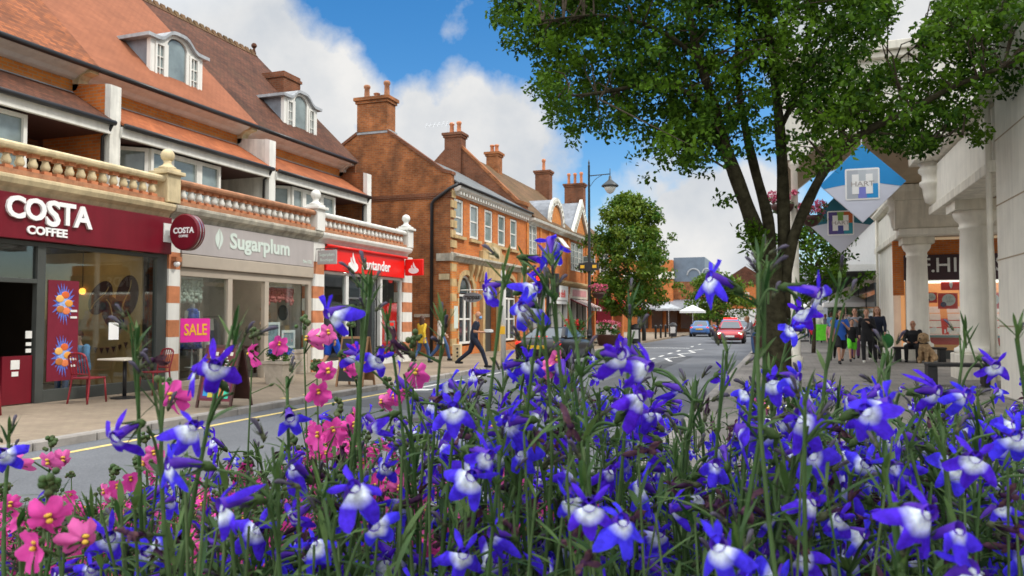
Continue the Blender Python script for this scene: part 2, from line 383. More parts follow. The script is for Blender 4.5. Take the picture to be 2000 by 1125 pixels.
# ------------------------------------------------------------------ ground
def asphalt(name, col, sp=.35):
    m, nt, b, L = newmat(name)
    g = nn(nt, 'ShaderNodeNewGeometry').outputs['Position']
    o = ramp(nt, L, noise(nt, L, g, .5, 6, .6), .3, .7, .78, 1.2)
    o2 = ramp(nt, L, noise(nt, L, g, 55, 2, .7), .3, .7, .75, 1.25)
    L(mul(nt, L, o2, mul(nt, L, o, col)), b.inputs['Base Color']); b.inputs['Roughness'].default_value = .85; b.inputs['Specular IOR Level'].default_value = sp
    bumpn(nt, L, b, noise(nt, L, g, 90, 2), .35, .01); return m
def paving(name, c1, c2, mort, w, h):
    m, nt, b, L = newmat(name)
    g = nn(nt, 'ShaderNodeNewGeometry').outputs['Position']
    t = nn(nt, 'ShaderNodeTexBrick'); L(g, t.inputs['Vector'])
    t.inputs['Color1'].default_value = c4(c1); t.inputs['Color2'].default_value = c4(c2); t.inputs['Mortar'].default_value = c4(mort)
    t.inputs['Scale'].default_value = 1; t.inputs['Mortar Size'].default_value = .006; t.inputs['Brick Width'].default_value = w; t.inputs['Row Height'].default_value = h
    o = ramp(nt, L, noise(nt, L, g, .8, 8, .65), .3, .7, .75, 1.2)
    L(mul(nt, L, o, t.outputs['Color']), b.inputs['Base Color']); b.inputs['Roughness'].default_value = .85; b.inputs['Specular IOR Level'].default_value = .2
    bumpn(nt, L, b, noise(nt, L, g, 40, 3), .2, .01); return m
M['asphalt'] = asphalt('asphalt', (.115, .122, .135)); M['earth'] = asphalt('far ground', (.12, .12, .10))
M['pave'] = paving('brick paving', (.265, .215, .155), (.24, .19, .14), (.19, .15, .115), .2, .1)
M['paver'] = paving('grey paving', (.24, .22, .20), (.20, .185, .165), (.12, .115, .11), .4, .4)
M['kerb'] = pm('granite kerb', (.27, .25, .23), .85, .25, 3, .2, 60)
def struct(name, b, m): return tag(b.build(name, m), kind='structure')
struct('ground', MB().box(-900, 900, -300, 1500, -.6, -.13), M['earth'])
struct('road', MB().box(-8.55, -1.4, -40, 140, -.4, -.10), M['asphalt'])
struct('pavement', MB().box(-26, -8.72, -40, 140, -.4, 0), M['pave'])
b = MB().exY([(-1.25, -.4), (15, -.4), (15, .12), (1.6, .12), (-1.25, .04)], -40, 140); struct('pavement', b, M['paver'])
b = MB()
for k in range(60): b.box(-8.72, -8.55, -6+k*.92, -6+k*.92+.905, -.4, .012)
struct('kerb', b, M['kerb']).modifiers.new('bevel', 'BEVEL').width = .02
b = MB()
for k in range(60): b.box(-1.4, -1.25, -6+k*.92, -6+k*.92+.905, -.4, .045)
struct('kerb', b, M['kerb'])
b = MB(); b.box(-8.12, -8.02, -4, 15.2, -.098, -.096)
struct('yellow_road_line', b, M['yline'])
b = MB()
for y in (16.2, 17.6, 19, 20.4, 21.8, 23.2): b.box(-7.99, -7.9, y, y+1.0, -.098, -.096)
b.exZ([(-8.0, 15.3), (-7.5, 15.55), (-7.5, 15.9), (-8.0, 15.75)], -.098, -.096)
for y in (30, 32.4, 35, 38, 44, 48): b.box(-5.0, -4.88, y, y+1.2, -.098, -.096)
for k in range(6):
    y = 29+k*2.0; s = 1 if k % 2 else -1
    b.exZ([(-4.3-.25*s, y), (-4.18-.25*s, y), (-4.18+.25*s, y+2), (-4.3+.25*s, y+2)], -.098, -.096)
b.box(-8.0, -4.8, 42, 42.3, -.0985, -.0965)
struct('white_road_marking', b, M['wline'])
b = MB()
for y in (12.2, 12.9): b.box(-8.95, -8.75, y, y+.12, .001, .004)
struct('yellow_kerb_mark', b, M['yline'])
# ------------------------------------------------------------------ left terrace of three shop houses
PIT_ = 5.56; YB = [7.47, 13.05, 18.62, 24.15]
XF, XU, XW = -12.5, -14.0, -15.15
def baluster(b, y, z0, z1, white):
    b.mi = 1; h = z1-z0; X = XF
    b.box(X-.075, X+.075, y-.075, y+.075, z0, z0+h*.2); b.box(X-.075, X+.075, y-.075, y+.075, z1-h*.2, z1)
    b.mi = 0; b.smooth = True
    b.lathe([(.05, z0+h*.2), (.078, z0+h*.34), (.082, z0+h*.46), (.055, z0+h*.68), (.062, z0+h*.8)], (X, y, 0), 8); b.smooth = False
def dormer(root, yc):
    y0, y1 = yc-.93, yc+.93; X = -15.22; z0, z1 = 7.58, 8.74
    b = MB()
    b.exX([(y0+.04, z0-.25), (y1-.04, z0-.25), (y1-.04, z1), (yc+.45, z1+.03), (yc+.2, z1+.26), (yc-.2, z1+.26), (yc-.45, z1+.03), (y0+.04, z1)], -17.0, X-.09)
    d = b.build('dormer', M['lead'], root)
    prof = [(y0-.16, z1-.02)]; top = []
    for k in range(21):
        t = -1+2*k/20; y = yc+t*1.09; z = z1+.05+.31*math.exp(-(t*2.25)**4) ; top.append((y, z))
    pts = top+[(y, z-.09) for y, z in top[::-1]]
    r = MB(); r.exX(pts, -16.9, X+.14); r.build('dormer_roof', M['leadpale'], d)
    f = MB(); f.M = FX(X, 0)
    f.box(y0, y0+.14, -.09, .03, z0, z1); f.box(y1-.14, y1, -.09, .03, z0, z1); f.box(y0-.05, y1+.05, -.09, .08, z0-.1, z0+.07)
    arch = [(yc+.36*math.cos(PI*k/10), z1-.07+.28*math.sin(PI*k/10)) for k in range(11)]
    out = [(y1-.14, z1+.03), (y1-.14, z1-.08), (yc+.36, z1-.08)]+arch[1:-1]+[(yc-.36, z1-.08), (y0+.14, z1-.08), (y0+.14, z1+.03), (yc-.5, z1+.07), (yc-.3, z1+.27), (yc, z1+.33), (yc+.3, z1+.27), (yc+.5, z1+.07)]
    f.prism(out, lambda y, z: (y, -.05, z), lambda y, z: (y, .028, z))
    f.box(yc-.42, yc-.32, -.05, .035, z0+.07, z1-.05); f.box(yc+.32, yc+.42, -.05, .035, z0+.07, z1-.05)
    f.build('dormer_front', M['white'], d)
    fr = FX(X, 0)
    window(fr, y0+.15, yc-.43, z0+.08, z1-.08, d, M['white'], M['glass_up'], 2, 3, .06, .025)
    window(fr, yc+.43, y1-.15, z0+.08, z1-.08, d, M['white'], M['glass_up'], 2, 3, .06, .025)
    p = MB(); p.M = fr; p.prism([(yc-.31, z0+.1), (yc+.31, z0+.1)]+[(yc+.31*math.cos(PI*k/10), z1-.09+.26*math.sin(PI*k/10)) for k in range(11)], lambda y, z: (y, -.03, z), lambda y, z: (y, -.012, z))
    w = p.build('arched_window', M['glass_up'], d)
def shophouse(i, label, stone, railm, balm, balterra, roofm, lowm, pierm, y_end=False):
    Y0, Y1 = YB[i], YB[i+1]
    root = thing('terrace_shop_house', label, 'building', (XF, (Y0+Y1)/2, 0), 'terraced shop houses with balustrades')
    # structure hidden behind: party walls, floor slab, upper back wall
    b = MB()
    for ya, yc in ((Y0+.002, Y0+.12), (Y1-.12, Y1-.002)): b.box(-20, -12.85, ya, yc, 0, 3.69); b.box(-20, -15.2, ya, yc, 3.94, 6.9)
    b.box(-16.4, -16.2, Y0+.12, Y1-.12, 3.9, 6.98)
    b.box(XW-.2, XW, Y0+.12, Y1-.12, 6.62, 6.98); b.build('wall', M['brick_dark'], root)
    if True:
        b = MB(); b.box(XW-.15, XW+.012, Y0+.13, Y1-.13, 6.58, 6.93); b.build('brick_band', M['brick_band'], root)
        b = MB(); b.box(XW-.1, XW+.05, Y0+.14, Y1-.14, 6.54, 6.63); b.build('lead_flashing', M['leadpale'], root)
    b = MB(); b.box(-20, XF-.02, Y0+.12, Y1-.12, 3.70, 3.93); b.build('balcony_floor', M['stonegrey'], root)
    # cornice + balustrade
    b = MB(); ys, ye = Y0+.02, Y1-.02
    b.exY([(XF-.3, 3.66), (XF+.06, 3.66), (XF+.10, 3.74), (XF+.22, 3.80), (XF+.26, 3.88), (XF+.26, 3.93), (XF+.12, 3.97), (XF-.3, 3.97)], ys, ye)
    b.build('cornice', stone, root)
    bb = MB(); bb.box(XF-.13, XF+.13, ys+.2, ye-.2, 3.97, 4.06); bal = bb.build('balustrade', M['terraold'] if balterra else stone, root)
    rr = MB(); rr.exY([(XF-.13, 4.40), (XF+.13, 4.40), (XF+.16, 4.45), (XF+.16, 4.50), (XF+.1, 4.54), (XF-.13, 4.54)], ys+.2, ye-.2); rr.build('top_rail', railm, bal, bevel=.012)
    n = 20
    for k in range(n):
        q = MB(); baluster(q, ys+.42+(ye-ys-.84)*k/(n-1), 4.06, 4.40, True); q.build('baluster', [balm, M['terra'] if balterra else M['terraold']], bal)
    # finial piers (one at the right-hand end of each house, above the pilaster)
    def finial(y, mt):
        f = MB(); f.box(XF-.2, XF+.2, y-.19, y+.19, 3.98, 4.58); f.box(XF-.27, XF+.27, y-.26, y+.26, 4.58, 4.66); f.box(XF-.2, XF+.2, y-.19, y+.19, 4.66, 4.72)
        o = f.build('balustrade_pier', mt, root, bevel=.015)
        g = MB(); g.smooth = True
        g.lathe([(.2, 4.72), (.17, 4.76), (.1, 4.80), (.075, 4.86), (.09, 4.89)], (XF, y, 0), 16); g.ball((XF, y, 5.01), .145, 18); g.build('ball_finial', mt, o)
    finial(Y1-.02, stone if i != 1 else M['white'])
    # upper dividing fin at the right-hand boundary
    b = MB(); y = Y1
    b.exY([(XU, 3.94), (XU, 6.66), (XU-.1, 6.70), (-16.0, 6.9), (-16.0, 3.94)], y-.15, y+.10); b.build('dividing_fin', pierm[0], root)
    b = MB(); b.exY([(XU+.02, 3.95), (XU+.02, 6.68), (XU-.14, 6.72), (XU-.14, 3.95)], y-.17, y+.12); b.build('fin_front', M['white'] if i else M['whiteold'], root)
    # lean-to roof over the balcony
    b = MB(); b.exY([(-13.88, 5.80), (-13.88, 5.86), (XW+.02, 6.62), (XW+.02, 6.50)], Y0+.11, Y1-.16); b.build('lean_to_roof', lowm, root)
    b = MB(); b.box(-14.02, -13.92, Y0+.11, Y1-.16, 5.56, 5.79); b.build('fascia_board', M['white'], root); b = MB(); b.box(-16.2, -14.022, Y0+.13, Y1-.18, 5.60, 5.66); b.build('balcony_soffit', M['darkwood'], root)
    b = MB(); b.smooth = True; b.tube([(-13.84, Y0+.11, 5.80), (-13.84, Y1-.16, 5.80)], .06, 10)
    b.tube([(-13.86, Y1-.22, 5.76), (-13.95, Y1-.22, 5.62), (-14.1, Y1-.25, 5.5), (-14.12, Y1-.25, 4.1)], .035, 8); b.build('gutter', M['black'], root)
    # bay window and recessed balcony
    yb0, yb1 = Y0+1.2, Y0+3.6
    fr = FX(-14.22, 0)
    window(fr, yb0, yb0+.62, 3.95, 5.55, root, M['white'], M['glass_up'], 1, 2, .08)
    window(fr, yb0+.62, yb0+1.62, 3.95, 5.55, root, M['white'], M['glass_up'], 1, 1, .11, name='balcony_door')
    window(fr, yb0+1.62, yb1, 3.95, 5.55, root, M['white'], M['glass_up'], 1, 2, .08)
    window(frame2((-14.9, yb0-.62, 0), (.66, .62)), 0.02, .9, 3.95, 5.55, root, M['white'], M['glass_up'], 1, 2, .08)
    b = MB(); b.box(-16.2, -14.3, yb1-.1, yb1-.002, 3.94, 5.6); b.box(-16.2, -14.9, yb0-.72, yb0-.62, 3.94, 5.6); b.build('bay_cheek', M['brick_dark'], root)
    # eaves cove, gutter and main roof
    b = MB(); b.exY([(XW-.1, 6.90), (XW+.03, 6.90), (XW+.12, 6.93), (XW+.22, 7.0), (XW+.40, 7.06), (XW+.5, 7.12), (XW-.1, 7.12)], Y0+.002, Y1-.002); b.build('eaves_cove', M['white'], root)
    b = MB(); b.smooth = True; b.tube([(-14.55, Y0+.003, 7.13), (-14.55, Y1-.003, 7.13)], .065, 10); b.build('eaves_gutter', M['black'], root)
    b = MB(); yy = Y1+.18 if y_end else Y1-.001
    b.exY([(-14.52, 7.12), (-14.52, 7.19), (-19.15, 11.70), (-23.8, 7.19), (-23.8, 7.12), (-19.15, 11.58)], Y0+.001, yy); rf = b.build('roof', roofm, root)
    b = MB(); k = Y0
    while k < yy-.3:
        b.exY([(-19.28, 11.58), (-19.0, 11.58), (-19.1, 11.75), (-19.15, 11.84), (-19.2, 11.75)], k+.004, k+.20); b.exY([(-19.28, 11.58), (-19.0, 11.58), (-19.15, 11.73)], k+.20, k+.3); k += .3
    b.build('ridge_tiles', M['tile_moss'], rf)
    for yq in ([Y0+.2] if i == 0 else [])+[Y1-.03]:   # scroll brackets under the eaves
        c = MB(); c.exY([(XW-.2, 6.62), (XW+.12, 6.66), (XW+.18, 6.76), (XW+.2, 6.9), (XW+.3, 6.99), (XW+.52, 7.03), (XW+.52, 7.11), (XW-.2, 7.11)], yq-.12, yq+.13); c.build('eaves_bracket', M['cream'] if i < 2 else M['whiteold'], root)
    if i > 0: dormer(root, YB[i]+3.07)
    if y_end:
        b = MB(); b.exY([(-14.6, 7.1), (-19.15, 11.55), (-23.7, 7.1), (-23.7, -.1), (-12.62, -.1), (-12.62, 3.7), (-14.3, 3.9)], Y1+.001, Y1+.06); b.build('gable_wall', M['brick_gable'], root)
        b = MB(); b.box(-17.95, -16.85, 23.0, 24.0, 8.8, 10.42); b.box(-18.0, -16.8, 22.95, 24.05, 10.2, 10.3); b.build('chimney', M['brick_brown'], root)
        b = MB(); b.ball((-19.15, 24.25, 12.02), .11, 10); b.lathe([(.09, 11.7), (.05, 11.85), (.04, 11.95)], (-19.15, 24.25, 0), 8); b.build('ridge_finial', M['tile_old'], rf)
    return root
h1 = shophouse(0, 'left end shop house with cream stone balustrade above the maroon cafe front', M['cream'], M['cream'], M['cream'], True, M['tile_mix'], M['tile_old'], [M['brick_orange']])
h2 = shophouse(1, 'middle shop house with plain salmon tiled roof above the grey boutique front', M['stonegrey'], M['terraold'], M['whiteold'], True, M['tile_new'], M['tile_low'], [M['whiteold']])
h3 = shophouse(2, 'right end shop house with white balustrade above the red bank front', M['white'], M['white'], M['white'], True, M['tile_old'], M['tile_low'], [M['brick_gable']], True)
# striped pilasters between the shop fronts
def pilaster(root, y0, y1, top=3.66, first=0):
    n = 9; h = top/n
    a = MB()
    for k in range(n):
        a.mi = (k+first+1) % 2; a.box(XF-.3, XF+.06+.004*(k % 2), y0, y1, k*h, (k+1)*h)
    a.build('pilaster', [M['terra'], M['white']], root)
pilaster(h1, 13.06, 13.38, 3.3); pilaster(h2, 18.42, 18.96, 3.1, 1); pilaster(h3, 23.82, 24.5, 3.1)
b = MB(); b.box(XF-.3, XF+.07, 13.05, 13.39, 3.302, 3.655); b.build('pilaster_cap', M['whiteold'], h1)
b = MB(); b.box(XF-.3, XF+.07, 18.41, 18.97, 3.102, 3.655); b.build('pilaster_cap', M['white'], h2)
b = MB(); b.box(XF-.3, XF+.07, 23.81, 24.51, 3.102, 3.655); b.build('pilaster_cap', M['white'], h3)
def interior(root, y0, y1, depth, wallm, floorm, zc=3.2):
    X1 = XF-.35; X0 = X1-depth
    b = MB(); b.box(X0, X1, y0, y1, -.02, .012); b.build('shop_floor', floorm, root)
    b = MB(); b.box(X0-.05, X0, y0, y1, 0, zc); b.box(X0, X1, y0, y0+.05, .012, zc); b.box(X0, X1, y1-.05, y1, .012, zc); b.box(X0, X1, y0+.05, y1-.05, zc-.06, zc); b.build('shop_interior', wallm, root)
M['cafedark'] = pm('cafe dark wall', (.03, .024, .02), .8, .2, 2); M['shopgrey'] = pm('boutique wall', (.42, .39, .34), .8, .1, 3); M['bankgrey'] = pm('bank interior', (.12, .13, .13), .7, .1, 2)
M['floorgrey'] = pm('shop floor', (.13, .12, .11), .5, .15, 3)
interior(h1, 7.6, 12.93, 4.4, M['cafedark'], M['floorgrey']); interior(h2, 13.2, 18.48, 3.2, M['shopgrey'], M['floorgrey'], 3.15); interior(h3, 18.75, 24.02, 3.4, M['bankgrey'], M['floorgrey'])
def ceiling_or_fill_lights(root, pts, m):
    for x, y, z in pts: b = MB(); b.lathe([(.16, z-.03), (.17, z)], (x, y, 0), 16); b.build('ceiling_light', m, root)
M['shoplight'] = emat('shop ceiling light', (1, .90, .74), 20)
ceiling_or_fill_lights(h1, [(-13.8, 12.0, 3.1), (-14.6, 10.6, 3.1), (-15.6, 9.2, 3.1)], emat('cafe fill light', (1, .80, .55), 16)); ceiling_or_fill_lights(h2, [(-13.5, 14.2, 3.05), (-13.5, 15.8, 3.05), (-13.5, 17.4, 3.05), (-15, 15.8, 3.05)], M['shoplight']); ceiling_or_fill_lights(h3, [(-14, 20.3, 3.1), (-14, 22.8, 3.1)], M['shoplight'])  # cafe discs are unseen fill lamps added to brighten the room
def shopframe(root, name, mat, bars, glass, fr=FX(XF, 0), d=.10):
    b = MB(); b.M = fr
    for x0, x1, z0, z1 in bars: b.box(x0, x1, -d, .02, z0, z1)
    o = b.build(name, mat, root, bevel=.006)
    for x0, x1, z0, z1 in glass:
        g = MB(); g.M = fr; g.box(x0, x1, -.05, -.042, z0, z1); g.build('pane', M['glass'], o)
    return o
# cafe front: doorway on the left, wide window on the right
shopframe(h1, 'shop_front', M['greyframe'], [(7.6, 7.75, 0, 2.86), (10.02, 10.18, 0, 2.86), (12.78, 13.05, 0, 3.3), (7.75, 10.02, 2.12, 2.2), (7.75, 10.02, 2.78, 2.86), (10.18, 12.78, 2.78, 2.86), (10.18, 12.78, 0, .22), (8.7, 8.78, 0, 2.12)],
          [(7.75, 10.02, 2.2, 2.78), (10.18, 12.78, .22, 2.78)])
b = MB(); b.box(XF-.08, XF-.04, 9.45, 10.0, .02, .85); o = b.build('door_panel', M['maroon'], h1)
for q in ((9.6, 9.76, .62, .78), (9.62, 9.74, .5, .58), (9.86, 9.98, 1.15, 1.28), (9.87, 9.97, 1.02, 1.08), (9.87, 9.97, .9, .97)): b = MB(); b.box(XF-.04, XF-.03, *q); b.build('door_sticker', M['offwhite'], h1)
b = MB(); b.box(-15.9, -12.95, 12.84, 12.876, .05, 2.95); b.build('tan_feature_wall', M['tan'], h1)
def bean(cx, cz, r, ang):
    o = MB(); pts = []
    for k in range(28):
        t = 2*PI*k/28; x, z = r*.66*math.cos(t), r*math.sin(t); pts.append((cx+x*math.cos(ang)-z*math.sin(ang), cz+x*math.sin(ang)+z*math.cos(ang)))
    o.prism(pts, lambda x, z: (x, 12.838, z), lambda x, z: (x, 12.828, z)); q = o.build('bean_mural', M['bean'], h1)
    c = MB(); c.tube([(cx+(.05*math.sin(3*t)*math.cos(ang)-t*r*math.sin(ang)), 12.822, cz+(.05*math.sin(3*t)*math.sin(ang)+t*r*math.cos(ang))) for t in [-.8+.2*k for k in range(9)]], .012, 4); c.build('bean_seam', M['tan'], q)
bean(-13.35, 1.98, .46, -.25); bean(-13.75, 1.62, .42, .6); bean(-14.1, 1.95, .42, -.7)
b = MB()
for k in range(13):
    x = -13.0-.17*k; z = 1.12-.26*math.sin(PI*k/12)
    b.add([(x-.06, 12.815, z), (x+.06, 12.815, z), (x, 12.815, z-.13), (x-.06, 12.81, z), (x+.06, 12.81, z), (x, 12.81, z-.13)], [(0, 1, 2), (5, 4, 3), (0, 3, 4, 1), (1, 4, 5, 2), (2, 5, 3, 0)])
tag(b.build('bunting', M['bean']), 'dark triangular bunting strung along the tan cafe wall', 'bunting')
# boutique front: roller box, two windows and a recessed middle door
shopframe(h2, 'shop_front', M['taupe'], [(13.39, 13.46, 0, 2.62), (14.98, 15.14, 0, 2.46), (16.36, 16.52, 0, 2.46), (18.26, 18.41, 0, 2.62), (13.46, 18.26, 2.44, 2.62), (13.46, 14.98, 0, .12), (16.52, 18.26, .55, .65)],
          [(13.46, 14.98, .12, 2.44), (16.52, 18.26, .65, 2.44)])
b = MB(); b.box(XF-.25, XF+.10, 13.40, 18.40, 2.63, 2.92); b.build('shutter_box', M['taupe'], h2, bevel=.02)
b = MB(); b.box(XF-.3, XF-.0, 16.52, 18.26, 0, .54); b.build('window_plinth', M['brick_pale'], h2)
b = MB(); b.box(XF-1.0, XF-.94, 15.14, 15.24, .02, 2.4); b.box(XF-1.0, XF-.94, 16.26, 16.36, .02, 2.4); b.box(XF-1.0, XF-.94, 15.24, 16.26, 2.3, 2.4); b.build('door_frame', M['taupe'], h2)
# bank front
shopframe(h3, 'shop_front', M['offwhite'], [(18.98, 19.04, 0, 2.84), (20.2, 20.36, 0, 2.80), (22.3, 22.44, 0, 2.80), (23.72, 23.81, 0, 2.84), (19.04, 23.72, 2.80, 2.88), (19.04, 20.2, 0, .25), (22.44, 23.72, 0, .25)],
          [(19.04, 20.2, .25, 2.8), (22.44, 23.72, .25, 2.8)])
b = MB(); b.box(XF-.2, XF-.15, 20.4, 22.26, .02, 2.7); b.build('glass_door', M['glass_dark'], h3)
b = MB()
for y in (20.38, 21.3, 22.2): b.box(XF-.21, XF-.12, y, y+.06, .02, 2.78)
b.box(XF-.21, XF-.12, 20.38, 22.26, 2.1, 2.16); b.build('door_frame', M['steel'], h3)
b = MB(); b.box(XF-.13, XF-.055, 22.52, 23.6, .3, 2.02); rp = b.build('cash_machine_surround', M['red'], h3, bevel=.02)
b = MB(); b.box(XF-.12, XF-.03, 22.72, 23.42, .75, 1.42); b.build('cash_machine', M['steel'], h3, bevel=.01)
b = MB(); b.box(XF-.1, XF-.024, 22.82, 23.32, 1.25, 1.36); b.build('cash_machine_header', M['red'], h3)
b = MB(); b.box(XF-.1, XF-.022, 22.86, 23.14, .92, 1.2); b.build('cash_machine_screen', M['glass_dark'], h3)
b = MB(); b.box(XF-.1, XF-.02, 22.9, 23.3, .8, .88); b.build('cash_machine_keypad', M['rubber'], h3)
# ------------------------------------------------------------------ fascia and hanging signs
fr = FX(XF, 0)
t = thing('fascia_sign', 'long maroon fascia with big white raised letters above the cafe', 'shop sign', (XF, 10.3, 3.2))
b = MB(); b.M = fr; b.box(7.5, 13.04, -.02, .14, 2.87, 3.65); b.build('sign_board', M['maroon'], t, bevel=.01)
for k, (ch, x, s, z) in enumerate([('C', 9.46, .60, 3.385), ('O', 9.83, .60, 3.385), ('S', 10.17, .74, 3.35), ('T', 10.46, .64, 3.375), ('A', 10.79, .64, 3.36)]):
    text('letter', ch, fr, x, z, s*.86, M['purewhite'], t, .024, .168, .016, sx=.98)
text('lettering', 'COFFEE', fr, 10.08, 3.035, .20, M['purewhite'], t, .012, .16, .007, sx=1.15)
t = thing('disc_sign', 'round maroon double sided sign sticking out beside the cafe fascia', 'hanging sign', (XF, 13.2, 3.3))
b = MB(); b.smooth = False; b.lathe([(.36, 12.86), (.385, 12.88), (.385, 13.06), (.36, 13.08)], (XF+.62, 0, 3.32), 40, 'y'); b.build('disc', M['maroon'], t)
b = MB(); b.lathe([(.39, 12.92), (.39, 12.945)], (XF+.62, 0, 3.32), 40, 'y'); b.lathe([(.39, 13.0), (.39, 13.02)], (XF+.62, 0, 3.32), 40, 'y'); b.build('disc_rim', M['steel'], t)
b = MB(); b.box(XF-.02, XF+.24, 12.93, 13.02, 3.26, 3.38); b.box(XF+.06, XF+.16, 12.8, 13.04, 3.12, 3.52); b.build('bracket', M['offwhite'], t)
text('lettering', 'COSTA', FY(XF+.62, 12.86), 0, 3.345, .165, M['purewhite'], t, .004, .006, .006, sx=1.0); text('lettering', 'COFFEE', FY(XF+.62, 12.86), 0, 3.23, .07, M['purewhite'], t, .003, .005, .002)
t = thing('fascia_sign', 'pale grey fascia with mint curly lettering and a leaf emblem', 'shop sign', (XF, 15.9, 3.2))
b = MB(); b.M = fr; b.box(13.40, 18.40, -.02, .09, 2.93, 3.65); b.build('sign_board', M['greyfascia'], t, bevel=.01)
o = text('lettering', 'Sugarplum', fr, 16.1, 3.33, .50, M['palemint'], t, .006, .098, .016, sx=1.12)
text('small_lettering', 'No.158', fr, 18.08, 3.06, .13, M['palemint'], t, .003, .094, .003)
b = MB(); b.M = fr
pts = [(14.55-.13*math.sin(PI*k/10)+.02*k/10, 3.10+.5*k/10) for k in range(11)]+[(14.57+.13*math.sin(PI*k/10)-.02*(k/10), 3.6-.5*k/10) for k in range(1, 10)]
b.prism(pts, lambda x, z: (x, .092, z), lambda x, z: (x, .10, z)); e = b.build('leaf_emblem', M['palemint'], t)
b = MB(); b.M = fr; b.tube([(14.53, .101, 3.14), (14.585, .101, 3.34), (14.57, .101, 3.58)], .008, 4); b.build('leaf_vein', M['greyfascia'], t)
t = thing('fascia_sign', 'bright red bank fascia with white flame emblem and white lettering', 'shop sign', (XF, 21.4, 3.2))
b = MB(); b.M = fr; b.box(18.98, 23.80, -.02, .12, 2.89, 3.57); b.build('sign_board', M['red'], t, bevel=.01)
b = MB(); b.M = fr; b.smooth = True; b.tube([(18.98, .16, 3.60), (23.9, .16, 3.60)], .045, 8); b.build('light_trough', M['red'], t)
text('lettering', 'Santander', fr, 21.85, 3.19, .46, M['purewhite'], t, .008, .13, .008, sx=.98)
def flame(frm, cx, cz, r, y, par):
    b = MB(); b.M = frm
    o = [(cx+r*math.cos(a), cz-r*.15+r*.62*math.sin(a)) for a in [PI*(1.05+.9*k/12) for k in range(13)]]
    b.prism(o+[(cx+r*.85, cz+.05*r), (cx+r*.35, cz+.32*r), (cx+.2*r, cz+.12*r), (cx-.1*r, cz+.1*r), (cx-.35*r, cz+.3*r), (cx-r*.85, cz+.1*r)], lambda x, z: (x, y, z), lambda x, z: (x, y+.012, z))
    b.prism([(cx-.05*r, cz+1.25*r), (cx+.1*r, cz+.85*r), (cx+.42*r, cz+.35*r), (cx+.5*r, cz-.1*r), (cx+.3*r, cz-.3*r), (cx+.2*r, cz+.1*r), (cx-.15*r, cz+.6*r)], lambda x, z: (x, y-.001, z), lambda x, z: (x, y+.015, z))
    b.prism([(cx-.42*r, cz+.75*r), (cx-.2*r, cz+.35*r), (cx+.1*r, cz-.0*r), (cx+.08*r, cz-.3*r), (cx-.3*r, cz+.1*r), (cx-.5*r, cz+.4*r)], lambda x, z: (x, y-.002, z), lambda x, z: (x, y+.018, z))
    b.build('flame_emblem', M['purewhite'], par)
flame(fr, 20.42, 3.14, .30, .122, t)
t = thing('projecting_sign', 'small red square bank sign with white flame at the right end', 'hanging sign', (XF, 24.1, 3.2))
b = MB(); b.box(XF+.1, XF+.80, 23.85, 23.95, 2.98, 3.55); b.box(XF+.0, XF+.12, 23.87, 23.93, 3.2, 3.34); b.build('sign_box', M['red'], t, bevel=.03); flame(FY(XF+.45, 23.85), 0, 3.2, .2, .003, t)
t = thing('projecting_sign', 'grey double line boutique sign hanging from the pilaster by the bank', 'hanging sign', (XF, 18.6, 3.2))
b = MB(); b.box(XF+.12, XF+.74, 18.52, 18.57, 3.02, 3.42); b.build('sign_board', M['greyfascia'], t, bevel=.01)
b = MB(); b.tube([(XF, 18.545, 3.46), (XF+.78, 18.545, 3.46)], .014, 6); b.tube([(XF+.2, 18.545, 3.46), (XF+.2, 18.545, 3.42)], .008, 5); b.tube([(XF+.66, 18.545, 3.46), (XF+.66, 18.545, 3.42)], .008, 5); b.build('bracket', M['black'], t)
text('lettering', 'Sugarplum', FY(XF+.43, 18.52), 0, 3.29, .12, M['palemint'], t, .002, .003, .002); text('lettering', 'Boutique', FY(XF+.43, 18.52), 0, 3.14, .12, M['palemint'], t, .002, .003, .002)
M['patch'] = asphalt('tarmac patch', (.075, .078, .085)); M['manhole'] = pm('iron cover', (.06, .058, .055), .6, .3, 20, .5, 40, metal=.4)
struct('road_patch', MB().exZ([(-7.9, 12.4), (-6.1, 12.1), (-5.9, 14.9), (-7.7, 15.1)], -.099, -.0975), M['patch'])
struct('road_patch', MB().exZ([(-4.4, 17), (-3.7, 17), (-3.6, 33), (-4.3, 33)], -.099, -.0975), M['patch'])
for lb, x, y, z in (('round iron manhole cover in the middle of the road', -5.3, 11.0, -.1), ('round iron manhole cover on the left pavement by the A-board', -10.6, 12.6, 0)):
    t = thing('manhole_cover', lb, 'manhole cover', (x, y, z)); b = MB(); b.lathe([(.33, z), (.33, z+.006), (.30, z+.006)], (x, y, 0), 28); b.build('cover', M['manhole'], t)
    b = MB(); b.lathe([(.36, z), (.36, z+.004)], (x, y, 0), 28); b.build('rim', M['iron'], t)
